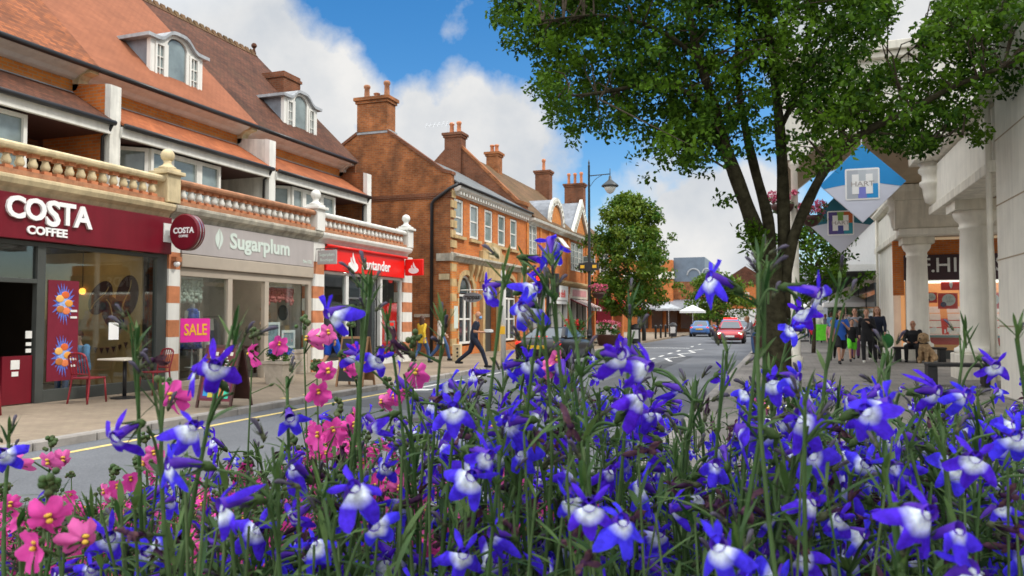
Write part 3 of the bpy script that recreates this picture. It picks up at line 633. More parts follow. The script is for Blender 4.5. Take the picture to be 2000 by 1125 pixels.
# ------------------------------------------------------------------ gabled brick building beyond the alley (first block)
def wall_with_holes(b, y0, y1, z0, z1, holes, X, th=.3):
    """street wall facing +X with rectangular holes (y0,y1,z0,z1), butted boxes between them"""
    zs = sorted({z0, z1} | {h[2] for h in holes} | {h[3] for h in holes})
    for za, zb in zip(zs[:-1], zs[1:]):
        cuts = sorted([(h[0], h[1]) for h in holes if h[2] < zb-1e-6 and h[3] > za+1e-6]); y = y0
        for c0, c1 in cuts:
            if c0 > y+1e-6: b.box(X-th, X, y, c0, za, zb)
            y = c1
        if y < y1-1e-6: b.box(X-th, X, y, y1, za, zb)
def chimney(root, x, y, w, d, z0, z1, mat, pots, potm, ph=.6, name='chimney'):
    b = MB(); b.box(x-w/2, x+w/2, y-d/2, y+d/2, z0, z1-.26); b.box(x-w/2-.06, x+w/2+.06, y-d/2-.06, y+d/2+.06, z1-.26, z1-.14); b.box(x-w/2-.12, x+w/2+.12, y-d/2-.12, y+d/2+.12, z1-.14, z1)
    o = b.build(name, mat, root)
    for px, s in pots:
        q = MB(); q.smooth = True; h = ph*s
        q.lathe([(.14, z1), (.12, z1+.08), (.105, z1+h*.75), (.14, z1+h*.8), (.145, z1+h*.93), (.11, z1+h)], (x+px, y, 0), 12); q.build('chimney_pot', potm, o)
Y0, Y1 = 28.0, 37.5
A = thing('gabled_brick_building', 'orange brick corner building with stone arches, quoins and a big bare gable wall', 'building', (XF, 32.7, 0))
b = MB()
win = [28.75+1.7*k for k in range(5)]; holes = [(y-.5, y+.5, 4.86, 6.4) for y in win]
gh = [(28.75, 30.3, .35, 3.355), (31.35, 33.1, .0, 3.2), (34.1, 35.9, .35, 3.48)]
wall_with_holes(b, Y0+.3, Y1, 0, 6.75, holes+gh, XF); b.build('wall', M['brick_orange'], A)
b = MB(); b.box(-20, XF-.31, Y0+.31, Y1, 3.8, 3.9); b.build('upper_floor', M['dark'], A)
b = MB(); b.exY([(XF, -.1), (XF, 7.30), (XF-.38, 7.42), (-15.35, 9.22), (-16.85, 9.22), (-20.2, 7.1), (-20.2, -.1)], Y0, Y0+.3); b.build('gable_wall', M['brick_gable'], A)
b = MB()
b.exY([(XF+.05, 7.27), (XF+.05, 7.40), (XF-.34, 7.52), (-15.37, 9.33), (-15.37, 9.2), (XF-.38, 7.38)], Y0-.05, Y0+.34); b.exY([(-16.83, 9.2), (-16.83, 9.33), (-20.3, 7.2), (-20.3, 7.06)], Y0-.05, Y0+.34)
b.build('gable_coping', M['brick_brown'], A)
b = MB(); b.box(-20.2, XF+.03, Y0-.05, Y0, 6.42, 6.56); b.box(-20.2, XF+.02, Y0-.03, Y0, 6.34, 6.42)
b.build('string_course', M['brick_brown'], A)
b = MB(); b.box(-16.9, -15.3, Y0-.02, Y0+.7, 9.2, 9.32); b.build('chimney_shoulder', M['leadpale'], A)
chimney(A, -16.1, Y0+.32, 1.42, .72, 9.3, 10.75, M['brick_gable'], [(-.45, 1.15), (.02, .45), (.5, 1.3)], M['terraold'], .55)
b = MB(); b.exY([(-12.18, 6.86), (-12.18, 6.93), (-16.2, 9.25), (-20.4, 6.93), (-20.4, 6.86), (-16.2, 9.15)], Y0+.3, Y1-.001); b.build('roof', M['slate'], A)
b = MB(); b.exY([(XF-.1, 6.5), (XF+.03, 6.5), (XF+.06, 6.62), (XF+.2, 6.68), (XF+.3, 6.76), (XF+.3, 6.86), (XF-.1, 6.86)], Y0+.3, Y1-.002); cn = b.build('eaves_cornice', M['white'], A)
for k in range(29): y = Y0+.45+k*.31; b = MB(); b.box(XF+.06, XF+.22, y, y+.12, 6.53, 6.66); b.build('modillion', M['white'], cn)
b = MB(); b.smooth = True; b.tube([(-12.13, Y0+.1, 6.9), (-12.13, Y1, 6.9)], .06, 8)
b.tube([(-12.2, Y0-.02, 6.85), (-12.5, Y0-.1, 6.7), (-13.2, Y0-.1, 6.25), (-13.3, Y0-.1, 6.1), (-13.3, Y0-.1, 0.0)], .07, 8); b.build('downpipe', M['black'], A)
fr = FX(XF, 0)
for y in win:
    w = window(fr, y-.46, y+.46, 4.92, 6.36, A, M['white'], M['glass_up'], 1, 2, .09, .06, .04, 'sash_window', y=-.06)
    b = MB(); b.M = fr; b.box(y-.44, y-.16, -.1, -.096, 5.0, 6.3); b.build('curtain', M['curtain'], w)
    b = MB(); b.M = fr; b.box(y-.6, y+.6, -.02, .12, 4.74, 4.86); b.build('window_sill', M['stone'], A)
# stone dressings
q = MB()
for k in range(13):
    z = .1+k*.30; q.mi = (k+1) % 2
    q.box(XF-.02, XF+.05+.006*(k % 2), Y0-.03, Y0+.62-.16*(k % 2), z, z+.30)
q.build('quoin', [M['stone'], M['brick_band']], A)
for k in range(6): q = MB(); q.box(XF-.02, XF+.045, Y0-.02, Y0+.5-.12*(k % 2), 4.35+k*.4, 4.35+k*.4+.3); q.build('upper_quoin', M['stone'], A)
b = MB(); b.exY([(XF, 3.78), (XF+.08, 3.80), (XF+.16, 3.94), (XF+.26, 4.0), (XF+.26, 4.08), (XF, 4.16)], Y0-.02, Y1-.01); b.exX([(Y0-.1, 3.8), (Y0+.3, 3.8), (Y0+.3, 4.1), (Y0-.1, 4.1)], XF-.6, XF+.10); b.build('stone_cornice', M['stonegrey'], A)
b = MB(); b.M = fr
pts = [(31.0, 4.09), (33.7, 4.09), (33.7, 4.45), (33.35, 4.5)]+[(32.35+1.0*math.cos(PI*k/10), 4.5+.42*math.sin(PI*k/10)) for k in range(11)]+[(31.0, 4.45)]
b.prism(pts, lambda x, z: (x, 0, z), lambda x, z: (x, .2, z)); b.build('pediment', M['stone'], A)
b = MB(); b.M = fr; pts2 = [(31.65, 4.22), (33.05, 4.22), (33.05, 4.45)]+[(32.35+.7*math.cos(PI*k/8), 4.5+.24*math.sin(PI*k/8)) for k in range(9)]+[(31.65, 4.45)]
b.prism(pts2, lambda x, z: (x, .2, z), lambda x, z: (x, .215, z)); b.build('tympanum', M['cream'], A)
for y in (29.95, 30.55, 31.05, 33.4, 33.8, 36.2, 37.1):
    b = MB(); b.M = fr; b.prism([(0, 3.77), (.22, 3.77), (.2, 3.6), (.1, 3.3), (.05, 3.1), (0, 3.1)], lambda o, z: (y-.11, o, z), lambda o, z: (y+.11, o, z))
    b.build('console_bracket', M['stone'], A)
for y0, y1 in ((28.6, 28.75), (30.3, 30.6), (33.8, 34.1), (35.9, 36.2)):
    q = MB()
    for k in range(9): q.mi = (k+1) % 2; q.box(XF-.01, XF+.04, y0, y1, .35+k*.33, .35+k*.33+.33)
    q.build('window_jamb', [M['stone'], M['brick_band']], A)
for y0, y1 in ((28.75, 30.3), (34.1, 35.9)):
    c = (y0+y1)/2; rr = (y1-y0)/2-.02; b = MB(); b.M = fr
    ar = lambda ro, n=12: [(c+ro*math.cos(PI*k/n), 2.55+ro*math.sin(PI*k/n)) for k in range(n+1)]
    b.prism(ar(rr+.22)+ar(rr+.02)[::-1], lambda x, z: (x, -.05, z), lambda x, z: (x, .06, z)); b.build('stone_arch', M['stone'], A)
    b = MB(); b.M = fr; b.prism([(y0, 2.55)]+[(y0, 2.6+rr), (y1, 2.6+rr), (y1, 2.55)]+ar(rr)[0:13], lambda x, z: (x, -.25, z), lambda x, z: (x, -.003, z)); b.build('arch_spandrel', M['brick_band'], A)
    b = MB(); b.M = fr; b.prism(ar(rr)+ar(rr-.1)[::-1], lambda x, z: (x, -.16, z), lambda x, z: (x, -.06, z)); wf = b.build('arched_window', M['white'], A)
    b = MB(); b.M = fr; b.prism(ar(rr-.05), lambda x, z: (x, -.14, z), lambda x, z: (x, -.11, z)); b.build('fanlight_pane', M['glass_dark'], wf)
    window(fr, y0+.03, c+.03, .45, 2.5, A, M['white'], M['glass_dark'], 1, 2, .09, .07, .04, y=-.1)
    window(fr, c+.032, y1-.03, .45, 2.5, A, M['white'], M['glass_dark'], 1, 2, .09, .07, .04, y=-.1)
b = MB(); b.M = fr; b.box(31.35, 33.1, -.4, -.25, 0, 3.2); b.build('door', M['greyframe'], A)
b = MB(); b.M = fr; b.box(31.1, 31.35, -.02, .16, 0, 3.1); b.box(33.1, 33.35, -.02, .16, 0, 3.1); b.box(31.1, 33.35, -.02, .2, 3.12, 3.76); b.build('door_case', M['stone'], A)
b = MB(); b.box(-13.0, -12.55, Y0-.06, Y0-.01, 3.05, 3.28); b.build('vent_cover', M['cream'], A)
t = tag(MB().box(-14.1, -13.4, Y0-.05, Y0-.012, 1.55, 1.68).build('street_name_plate', M['pot']), 'long narrow street name plate low on the bare gable wall', 'sign')
t = thing('restaurant_sign', 'oval grey restaurant sign with black lettering hanging by the first arched window', 'hanging sign', (XF, 29.0, 2.6))
b = MB(); pts = [(XF+.52+.42*math.cos(2*PI*k/24), 2.36+.2*math.sin(2*PI*k/24)) for k in range(24)]
b.prism(pts, lambda x, z: (x, 28.96, z), lambda x, z: (x, 29.02, z)); b.build('sign_board', M['lead'], t)
b = MB(); b.tube([(XF, 28.99, 2.66), (XF+1.0, 28.99, 2.66)], .025, 6); b.tube([(XF+.3, 28.99, 2.66), (XF+.3, 28.99, 2.52)], .01, 5); b.tube([(XF+.75, 28.99, 2.66), (XF+.75, 28.99, 2.52)], .01, 5); b.build('bracket', M['offwhite'], t)
text('lettering', 'rappas', FY(XF+.52, 28.96), 0, 2.37, .27, M['black'], t, .003, .004, .008, sx=.95)
tag(MB().box(XF+.02, XF+.06, 28.2, 28.6, 1.1, 2.0).build('menu_board', M['palemint']), 'pale menu board fixed to the quoins beside the arched window', 'menu board')
# ------------------------------------------------------------------ second block: mossy roof, party gable, round and pointed gables
Y0, Y1 = 37.5, 53.0
B = thing('brick_shop_row', 'orange brick row with round lead dormer, pointed gable and mossy tiled roof', 'building', (XF, 45, 0))
up = [(37.75, 39.35, 4.75, 6.5), (42.4, 44.2, 4.6, 6.3), (46.3, 49.4, 4.5, 6.3), (51.2, 52.4, 4.5, 6.2)]
gr = [(38, 40.6, .2, 3.1), (41.3, 45.3, .3, 3.0), (46, 50.2, .3, 3.0), (50.7, 52.6, .2, 3.0)]
b = MB(); wall_with_holes(b, Y0+.3, Y1, 0, 6.55, up+gr, XF); b.build('wall', M['brick_orange'], B)
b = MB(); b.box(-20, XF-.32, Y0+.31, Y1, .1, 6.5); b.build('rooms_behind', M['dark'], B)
b = MB(); b.exY([(XF, -.1), (XF, 7.35), (XF-.5, 7.55), (-16.25, 10.75), (-17, 10.75), (-20.6, 7.2), (-20.6, -.1)], Y0, Y0+.3); b.build('party_gable', M['brick_brown'], B)
b = MB(); b.exY([(XF+.06, 7.3), (XF+.06, 7.48), (XF-.45, 7.68), (-16.25, 10.88), (-16.25, 10.72), (XF-.5, 7.5)], Y0-.06, Y0+.36); b.build('gable_coping', M['brick_gable'], B)
chimney(B, -16.6, Y0+.2, .95, .7, 8.6, 11.45, M['brick_brown'], [(-.2, 1), (.22, 1.05)], M['terra'], .62)
chimney(B, -16.4, 43.1, .75, .75, 9.6, 11.5, M['brick_gable'], [(-.14, 1), (.16, 1)], M['terra'], .5)
chimney(B, -16.2, 52.6, 1.05, .8, 8.6, 12.1, M['brick_brown'], [(.0, 1.1)], M['terra'], .8)
b = MB(); b.exY([(-12.15, 6.72), (-12.15, 6.8), (-16.5, 10.6), (-20.8, 6.8), (-20.8, 6.72), (-16.5, 10.5)], Y0+.3, 58.4); b.build('roof', M['tile_moss'], B)
b = MB(); b.exY([(XF-.1, 6.45), (XF+.04, 6.45), (XF+.1, 6.55), (XF+.34, 6.62), (XF+.38, 6.74), (XF-.1, 6.74)], Y0+.3, Y1); b.build('eaves_cornice', M['whiteold'], B)
b = MB(); b.exY([(XF, 3.45), (XF+.1, 3.5), (XF+.24, 3.62), (XF+.24, 3.72), (XF, 3.8)], Y0+.3, Y1); b.build('shop_cornice', M['stone'], B)
for y in (37.6, 39.9, 41.6, 45.6, 50.2, 52.8): b = MB(); b.box(XF-.01, XF+.07, y-.16, y+.16, 3.8, 6.45); b.build('brick_pilaster', M['brick_band'], B)
def bigwin(y0, y1, z0, z1, n):
    for k in range(n):
        a, c = y0+(y1-y0)*k/n, y0+(y1-y0)*(k+1)/n
        window(fr, a+.002, c-.002, z0, z1, B, M['white'], M['glass_up'], 2, 4, .07, .035, .05, 'casement_window', y=-.06)
bigwin(37.8, 39.3, 4.78, 6.44, 2); bigwin(42.45, 44.15, 4.62, 6.28, 2); bigwin(46.35, 49.35, 4.52, 6.28, 3); bigwin(51.25, 52.35, 4.52, 6.18, 1)
b = MB(); b.M = Matrix.Translation((XF+.04, 43.6, 6.24)) @ Matrix.Rotation(R(-38), 4, 'Y'); b.box(0, .05, -.55, .55, -.75, 0); b.build('open_casement', M['white'], B)
ow = window(frame2((XF+.03, 49.2, 0), (1, -.15)), 0, .85, 4.55, 5.6, B, M['white'], M['glass_up'], 2, 3, .06, .04, .03, 'open_casement')
# round lead dormer
b = MB(); yc, rad, zb = 42.6, 1.5, 6.75
ar = lambda ro, n=16: [(yc+ro*math.cos(PI*k/n), zb+ro*1.08*math.sin(PI*k/n)) for k in range(n+1)]
b.exX(ar(rad), -16, XF+.1); rd = b.build('round_dormer', M['lead'], B)
b = MB(); b.exX(ar(rad+.1)+ar(rad-.28)[::-1], XF+.08, XF+.22); b.build('dormer_arch', M['whiteold'], rd)
b = MB(); b.exX(ar(rad-.3), XF+.0, XF+.11); b.build('dormer_panel', M['brick_band'], rd)
for k in range(1, 12): a = PI*k/12; y, z = yc+(rad-.14)*math.cos(a), zb+(rad-.14)*1.08*math.sin(a); b = MB(); b.box(XF+.2, XF+.27, y-.06, y+.06, z-.06, z+.06); b.build('dormer_dentil', M['stonegrey'], rd)
# pointed gable
b = MB(); yc = 48.2
b.exX([(yc-2.3, 6.75), (yc+2.3, 6.75), (yc, 9.0)], -15.5, XF+.1); pg = b.build('pointed_gable', M['lead'], B)
b = MB(); b.exX([(yc-2.45, 6.72), (yc-1.75, 6.72), (yc, 8.45), (yc+1.75, 6.72), (yc+2.45, 6.72), (yc, 9.2)], XF+.09, XF+.28); b.build('gable_verge', M['whiteold'], pg)
b = MB(); b.exX([(yc-1.75, 6.76), (yc+1.75, 6.76), (yc, 8.46)], XF+.0, XF+.12); b.build('gable_panel', M['brick_band'], pg)
for s in (-1, 1):
    for k in range(8): y = yc+s*(.2+.25*k); z = 8.7-.25*k*.97; b = MB(); b.box(XF+.27, XF+.33, y-.06, y+.06, z-.16, z); b.build('gable_dentil', M['stonegrey'], pg)
# shop fronts below
b = MB(); b.M = fr
for y0, y1, z0, z1 in gr: b = MB(); b.M = fr; b.box(y0, y1, -.3, -.2, z0, z1); b.build('shop_window', M['glass_dark'], B)
b = MB(); b.M = fr
for y in (38, 39.3, 40.6, 41.3, 42.7, 44, 45.3, 46, 47.4, 48.8, 50.2): b = MB(); b.M = fr; b.box(y-.05, y+.05, -.2, .03, .2, 3.0); b.build('shop_mullion', M['white'], B)
def sgn(lbl, y0, y1, z0, z1, m, cat='shop sign', d=.1):
    t = thing('shop_sign', lbl, cat, (XF, (y0+y1)/2, z0)); b = MB(); b.M = fr; b.box(y0, y1, .02, d, z0, z1); b.build('sign_board', m, t); return t
t = sgn('pale mint blank shop sign left of the traffic light', 38.1, 40.9, 2.7, 3.4, M['palemint'])
t = sgn('white shop sign with red disc and red words beside the traffic light', 41.6, 45.3, 2.35, 3.45, M['purewhite'])
b = MB(); b.M = fr; b.lathe([(.34, .101), (.34, .115)], (42.1, 0, 2.98), 20, 'y'); b.build('red_disc', M['red'], t); text('lettering', 'the deli', fr, 43.6, 2.95, .62, M['red'], t, .005, .105, .01, sx=1.1)
b = MB(); b.M = fr; b.box(42.4, 44.9, .1, .108, 2.52, 2.6); b.build('underline', M['greyfascia'], t)
t = sgn('pink and cream shop sign above the red awning', 46, 50.2, 2.75, 3.42, M['tabletop']); b = MB(); b.M = fr; b.box(46.3, 49.8, .1, .115, 2.9, 3.3); b.build('pink_panel', pm('pale pink panel', (.6, .28, .28)), t)
t = thing('shop_awning', 'red and white striped shop awning under the pointed gable', 'awning', (XF, 48, 2.7))
for k in range(9):
    b = MB(); y = 46+k*.466; b.prism([(0.02, 2.72), (1.15, 2.2), (1.15, 1.98), (1.12, 1.98), (1.12, 2.16), (.02, 2.66)], lambda o, z: (XF+o, y, z), lambda o, z: (XF+o, y+.464, z)); b.build('awning_stripe', M['maroon'] if k % 2 == 0 else M['offwhite'], t)
t = thing('shop_awning', 'plain red awning on the far canted corner shop', 'awning', (XF, 53.8, 2.7))
b = MB(); b.prism([(0.02, 2.9), (1.6, 2.3), (1.6, 2.0), (.02, 2.0)], lambda o, z: (XF+.9+o, 54.6, z), lambda o, z: (XF+.9+o, 58, z)); b.build('awning_cover', M['red'], t)
t = thing('projecting_sign', 'maroon square sign with pale lettering at the far corner by the tree', 'hanging sign', (XF+1, 55, 2.5))
p = atY(1208, 562, 55.0); b = MB(); b.box(p.x-.38, p.x+.38, 54.96, 55.04, p.z-.42, p.z+.42); b.box(XF+.8, p.x-.3, 54.98, 55.02, p.z+.1, p.z+.2); b.build('sign_board', M['maroon'], t)
for k in range(3): 
    b = MB(); b.box(p.x-.27, p.x+.27, 54.945, 54.96, p.z-.25+k*.19, p.z-.14+k*.19); b.build('lettering_bar', M['offwhite'], t)
# canted end block
E = thing('corner_brick_block', 'canted end block of the brick row with moulded white cornice', 'building', (XF, 56, 0))
pts = [(-20, 53.01), (XF, 53.01), (XF+.9, 53.95), (XF+.9, 58.4), (-20, 58.4)]
b = MB(); b.exZ(pts, 0, 6.6); b.build('wall', M['brick_orange'], E)
b = MB()
for g, z0, z1 in ((.1, 6.35, 6.5), (.28, 6.6, 6.72), (.4, 6.72, 6.88)): b.exZ([(-20, 53.02), (XF+g*.3, 53.012), (XF+.9+g, 53.95-g*.25), (XF+.9+g, 58.4+g), (-20, 58.4+g)], z0, z1)
b.build('cornice', M['whiteold'], E)
b = MB(); b.exZ([(-20, 53.3), (XF-.2, 53.3), (XF+.6, 54.2), (XF+.6, 58.2), (-20, 58.2)], 6.88, 7.0); b.build('flat_roof', M['lead'], E)
fd = frame2((XF, 53.01, 0), (.9, .94))
window(fd, .28, 1.05, 4.5, 6.1, E, M['white'], M['glass_dark'], 2, 4, .08, .035, .05, 'sash_window', y=.03)
window(FX(XF+.9, 0), 55.2, 56.3, 4.5, 6.1, E, M['white'], M['glass_dark'], 2, 2, .1, .04, .05, 'sash_window', y=.03)
b = MB(); b.M = fd; b.box(.1, 1.2, 0, .08, 4.2, 4.4); b.build('window_sill', M['stone'], E)
b = MB(); b.M = fd; b.box(.02, 1.28, .0, .1, 0.05, 3.2); b.build('shop_door', M['maroon'], E)
chimney(E, -15.3, 58.0, 1.5, .8, 6.9, 12.0, M['brick_brown'], [(-.5, 1.1), (0, 1.1), (.5, 1.15)], M['terra'], .8)
# ------------------------------------------------------------------ buildings closing the street
D = thing('orange_brick_store', 'modern orange brick store with blue grey metal upper floor at the end of the street', 'building', (-11, 88, 0))
b = MB(); b.box(-22, -11.6, 86, 110, 0, 8.0); b.build('wall', M['brick_orange'], D)
b = MB(); b.box(-22, -11.5, 85.9, 110.1, 5.9, 6.7); b.build('pale_band', M['concrete'], D)
b = MB(); b.box(-11.6, -7.6, 87, 108, 0, 5.6); b.build('lower_wall', M['brick_gable'], D)
b = MB(); b.exX([(87, 5.6), (108, 5.6), (108, 8.3), (87, 8.3)], -11.59, -8.2); b.exX([(87.5, 5.6), (108, 5.6), (108, 7)], -8.2, -7.4); mb = b.build('metal_storey', pm('blue grey cladding', (.13, .17, .22), .4, .15, 2), D)
b = MB(); b.tube([(-9.4+.7*math.cos(PI*k/10), 86.95, 6.3+.7*math.sin(PI*k/10)) for k in range(11)], .09, 6); b.tube([(-8.0+.5*math.cos(PI*k/10), 86.95, 6.3+.7*math.sin(PI*k/10)) for k in range(11)], .09, 6); b.build('roof_sign_loop', M['leadpale'], mb)
b = MB(); b.exX([(82.5, 2.6), (86.9, 3.6), (86.9, 3.45), (82.5, 2.45)], -16, -7.8); b.build('canopy', M['lead'], D)
for k in range(5): b = MB(); b.box(-15.5+k*1.6, -14.3+k*1.6, 85.8, 85.95, .4, 2.8); b.build('shop_window', M['glass_dark'], D)
F_ = thing('brick_house', 'far brown brick house with pale ground floor closing the street', 'building', (-4, 120, 0))
b = MB(); b.box(-9, -1.6, 118, 130, 0, 6.5); b.build('wall', M['brick_orange'], F_)
b = MB(); b.exY([(-9.4, 6.5), (-1.2, 6.5), (-5.3, 9.2)], 117.7, 130.3); b.build('roof', M['tile_old'], F_)
b = MB(); b.box(-9.05, -1.55, 117.9, 118, 0, 2.9); b.build('ground_floor', M['offwhite'], F_)
for k in range(3): window(FY(0, 118), -8.3+k*2.3, -7.1+k*2.3, 3.7, 5.3, F_, M['white'], M['glass_dark'], 2, 2, .1, .05)
G_ = thing('grey_office_block', 'distant flat roofed grey block above the traffic', 'building', (2, 135, 0))
b = MB(); b.box(-1.0, 10, 132, 145, 0, 9); b.build('wall', M['lead'], G_)
for r in range(2):
    for k in range(6): b = MB(); b.box(-.5+k*1.7, .6+k*1.7, 131.9, 132, 3.3+r*2.8, 5+r*2.8); b.build('window', M['glass_dark'], G_)
# ------------------------------------------------------------------ cream shopping arcade on the right
GZ = .12; XR = 3.7
Rb = thing('shopping_arcade', 'cream rendered shopping arcade with round columns and a porch over the pavement', 'building', (XR, 22, GZ))
b = MB(); b.box(XR, 9, 14.0, 16.2, GZ-.2, 6.9); b.build('corner_pier', M['concrete'], Rb, bevel=.02)
b = MB()
for z in (1.35, 2.55, 3.55, 4.75, 5.85): b.box(XR-.004, 9, 13.99, 16.205, z, z+.025)
b.build('pier_joint', M['soffit'], Rb)
b = MB(); b.exX([(13.9, 6.9), (16.3, 6.9), (16.36, 7.0), (16.5, 7.08), (16.5, 7.2), (16.2, 7.4), (14, 7.4)], XR-.12, 9); b.build('pier_cap', M['concrete2'], Rb)
b = MB(); b.box(XR+.3, 9, -8, 13.99, GZ-.2, 6.2); b.box(XR+.1, 9, -8, 13.9, 6.2, 6.6); b.build('side_wall', M['concrete'], Rb)
def arcade_beam(y0, y1):
    b = MB(); b.exY([(XR, 4.42), (XR, 5.42), (XR+.1, 5.5), (XR+.5, 5.5), (XR+.5, 4.42)], y0, y1); o = b.build('arcade_beam', M['concrete'], Rb)
    b = MB(); b.box(XR-.09, XR+.75, y0, y1+.05, 4.2, 4.42); b.build('beam_lip', M['concrete2'], Rb, bevel=.02)
    b = MB(); b.exY([(XR-.02, 5.5), (XR-.14, 5.56), (XR-.2, 5.66), (XR-.2, 5.74), (XR+.1, 5.74), (XR+.1, 5.5)], y0, y1-.15); b.build('eaves_gutter', M['concrete2'], Rb)
    b = MB(); b.exY([(XR-.1, 5.76), (XR-.1, 5.80), (XR+2.6, 7.5), (XR+5, 7.5), (XR+5, 7.4), (XR+2.6, 7.38)], y0, y1-.2); b.build('slate_roof', M['slate'], Rb)
    b = MB(); b.box(XR+.76, 9, y0, y1, 4.3, 4.4); b.build('soffit', M['soffit'], Rb)
arcade_beam(16.21, 22.5); arcade_beam(28.3, 35.5)
def corbel(x, y):
    b = MB(); b.smooth = True
    b.lathe([(.08, 4.42), (.2, 4.5), (.24, 4.66), (.26, 4.86), (.33, 4.95), (.33, 5.02), (.27, 5.06), (.27, 5.2), (.35, 5.28), (.35, 5.36), (.30, 5.42), (.36, 5.52)], (x, y, 0), 24); b.build('urn_corbel', M['concrete'], Rb)
    b = MB(); b.exX([(y-.45, 5.52), (y+.5, 5.52), (y+.62, 5.85), (y-.55, 5.85)], x-.5, x+.4); b.build('corbel_block', M['concrete2'], Rb, bevel=.02)
corbel(XR-.02, 22.2); corbel(XR-.1, 28.1)
def column(x, y, r, zb):
    b = MB(); b.smooth = True
    b.lathe([(r*1.34, zb), (r*1.36, zb+.05), (r*1.34, zb+.11), (r*1.12, zb+.15), (r*1.04, zb+.2), (r, zb+.35), (r*.97, 2.6), (r*.9, 3.55), (r*.98, 3.57), (r*.98, 3.62), (r*.92, 3.64), (r*.95, 3.72), (r*1.12, 3.78), (r*1.24, 3.86), (r*1.28, 3.92), (r*1.28, 3.98)], (x, y, 0), 32)
    c = b.build('column', M['concrete'], Rb)
    b = MB(); b.box(x-r*1.4, x+r*1.4, y-r*1.4, y+r*1.4, 3.98, 4.2); b.build('abacus', M['concrete2'], c)
    return c
column(4.22, 20.3, .37, .70); column(4.22, 28.8, .34, .55)
b = MB(); b.box(3.72, 4.72, 19.8, 20.8, GZ-.05, .70); b.build('column_plinth', M['concrete2'], Rb, bevel=.03); b = MB(); b.box(3.75, 4.7, 28.35, 29.25, GZ-.05, .55); b.build('column_plinth', M['concrete2'], Rb, bevel=.03)
# porch that bridges the pavement
b = MB(); b.exY([(.0, 5.95), (.5, 5.95), (1.0, 6.35), (1.8, 6.6), (2.6, 6.5), (3.2, 6.1), (3.45, 5.86), (4.9, 5.86), (4.9, 8.55), (.0, 8.55)], 22.8, 23.1); b.build('porch_front', M['concrete'], Rb)
b = MB(); b.box(-.12, 5.0, 22.62, 28.6, 8.55, 8.72); b.box(-.25, 5.1, 22.5, 28.7, 8.72, 8.95); b.build('porch_cornice', M['concrete2'], Rb, bevel=.02)
b = MB(); b.exY([(.0, 5.95), (.5, 5.95), (1.0, 6.35), (1.8, 6.6), (2.6, 6.5), (3.2, 6.1), (3.45, 5.86), (4.9, 5.86), (4.9, 8.55), (.0, 8.55)], 28.0, 28.28); b.build('porch_back', M['concrete'], Rb)
b = MB(); b.exY([(.0, 5.97), (.5, 5.97), (1.0, 6.37), (1.8, 6.62), (2.6, 6.52), (3.2, 6.12), (3.45, 5.88), (9, 5.88), (9, 6.1), (3.5, 6.1), (2.7, 6.7), (1.8, 6.8), (.9, 6.5), (.4, 6.1), (.0, 6.1)], 23.11, 27.99); b.build('porch_vault', M['soffit'], Rb)
b = MB(); b.box(.0, .25, 23.12, 27.98, 6.12, 8.5); b.build('porch_side', M['concrete'], Rb)
for y in (22.95, 28.14): b = MB(); b.smooth = True; b.lathe([(.16, GZ), (.16, GZ+.3), (.1, GZ+.36), (.09, 5.7), (.15, 5.8), (.17, 5.94)], (.32, y, 0), 16); b.build('porch_post', M['concrete2'], Rb)
b = MB(); b.box(3.45, 9, 27.7, 28.3, 4.42, 5.35); b.box(3.38, 9, 27.62, 28.32, 5.35, 5.86); b.build('cross_beam', M['concrete2'], Rb, bevel=.02)
b = MB(); b.box(3.55, 9, 27.6, 28.29, 4.2, 4.41); b.build('cross_beam_lip', M['concrete'], Rb, bevel=.02)
b = MB(); b.box(4.9, 5.1, 23.1, 28.0, 5.9, 8.5); b.box(XR+.6, 9, 22.51, 22.79, 4.42, 5.86); b.build('upper_wall', M['concrete'], Rb)
b = MB(); b.smooth = True
b.tube([(XR-.1, 16.32, 5.62), (XR-.08, 16.32, 5.2), (XR-.08, 16.32, GZ)], .055, 10); b.tube([(XR-.08, 34.6, 5.6), (XR-.08, 34.6, GZ)], .055, 10); b.build('downpipe', M['concrete2'], Rb)
b = MB(); b.box(XR+.02, 4.3, 30.7, 34.5, GZ-.1, 4.2); b.build('arcade_pier', M['concrete'], Rb)
b = MB(); b.lathe([(.09, 4.26), (.11, 4.29)], (4.75, 18.6, 0), 14); b.build('downlight', emat('amber lamp', (1, .5, .1), 1.2), Rb)
# jeweller's shop inside the arcade, facing down the street
J = thing('jewellery_shop_front', 'brightly lit jewellery shop window with dark sign inside the arcade', 'shop front', (6, 29.7, GZ))
SY = 29.7; fy = FY(0, SY)
b = MB(); b.box(3.60, 3.94, SY-.04, SY+.1, 2.3, 4.2); b.box(3.94, 9.5, SY, SY+.1, 3.7, 4.2); b.build('tile_panel', M['brick_orange'], J)
b = MB(); b.box(3.95, 9.5, SY-.1, SY+.06, 2.82, 3.69); s = b.build('sign_board', pm('plum sign', (.035, .012, .018), .4), J, bevel=.008)
for ch, x in (('F', 4.60), ('.', 4.83), ('H', 5.14), ('I', 5.5), ('N', 5.88), ('D', 6.36), ('S', 6.84)):
    text('letter', ch, fy, x, 3.30, .70, M['offwhite'], s, .02, .125, .003)
b = MB(); b.box(4.0, 9.5, SY, SY+.12, GZ-.05, .42); b.build('stall_riser', M['greyframe'], J)
b = MB()
for x in (3.98, 4.36, 7.0, 9.4): b.box(x, x+.05, SY-.02, SY+.05, .42, 2.82)
b.build('window_frame', M['steel'], J)
b = MB(); b.box(4.03, 9.4, SY+.01, SY+.018, .43, 2.81); b.build('pane', M['glass'], J)
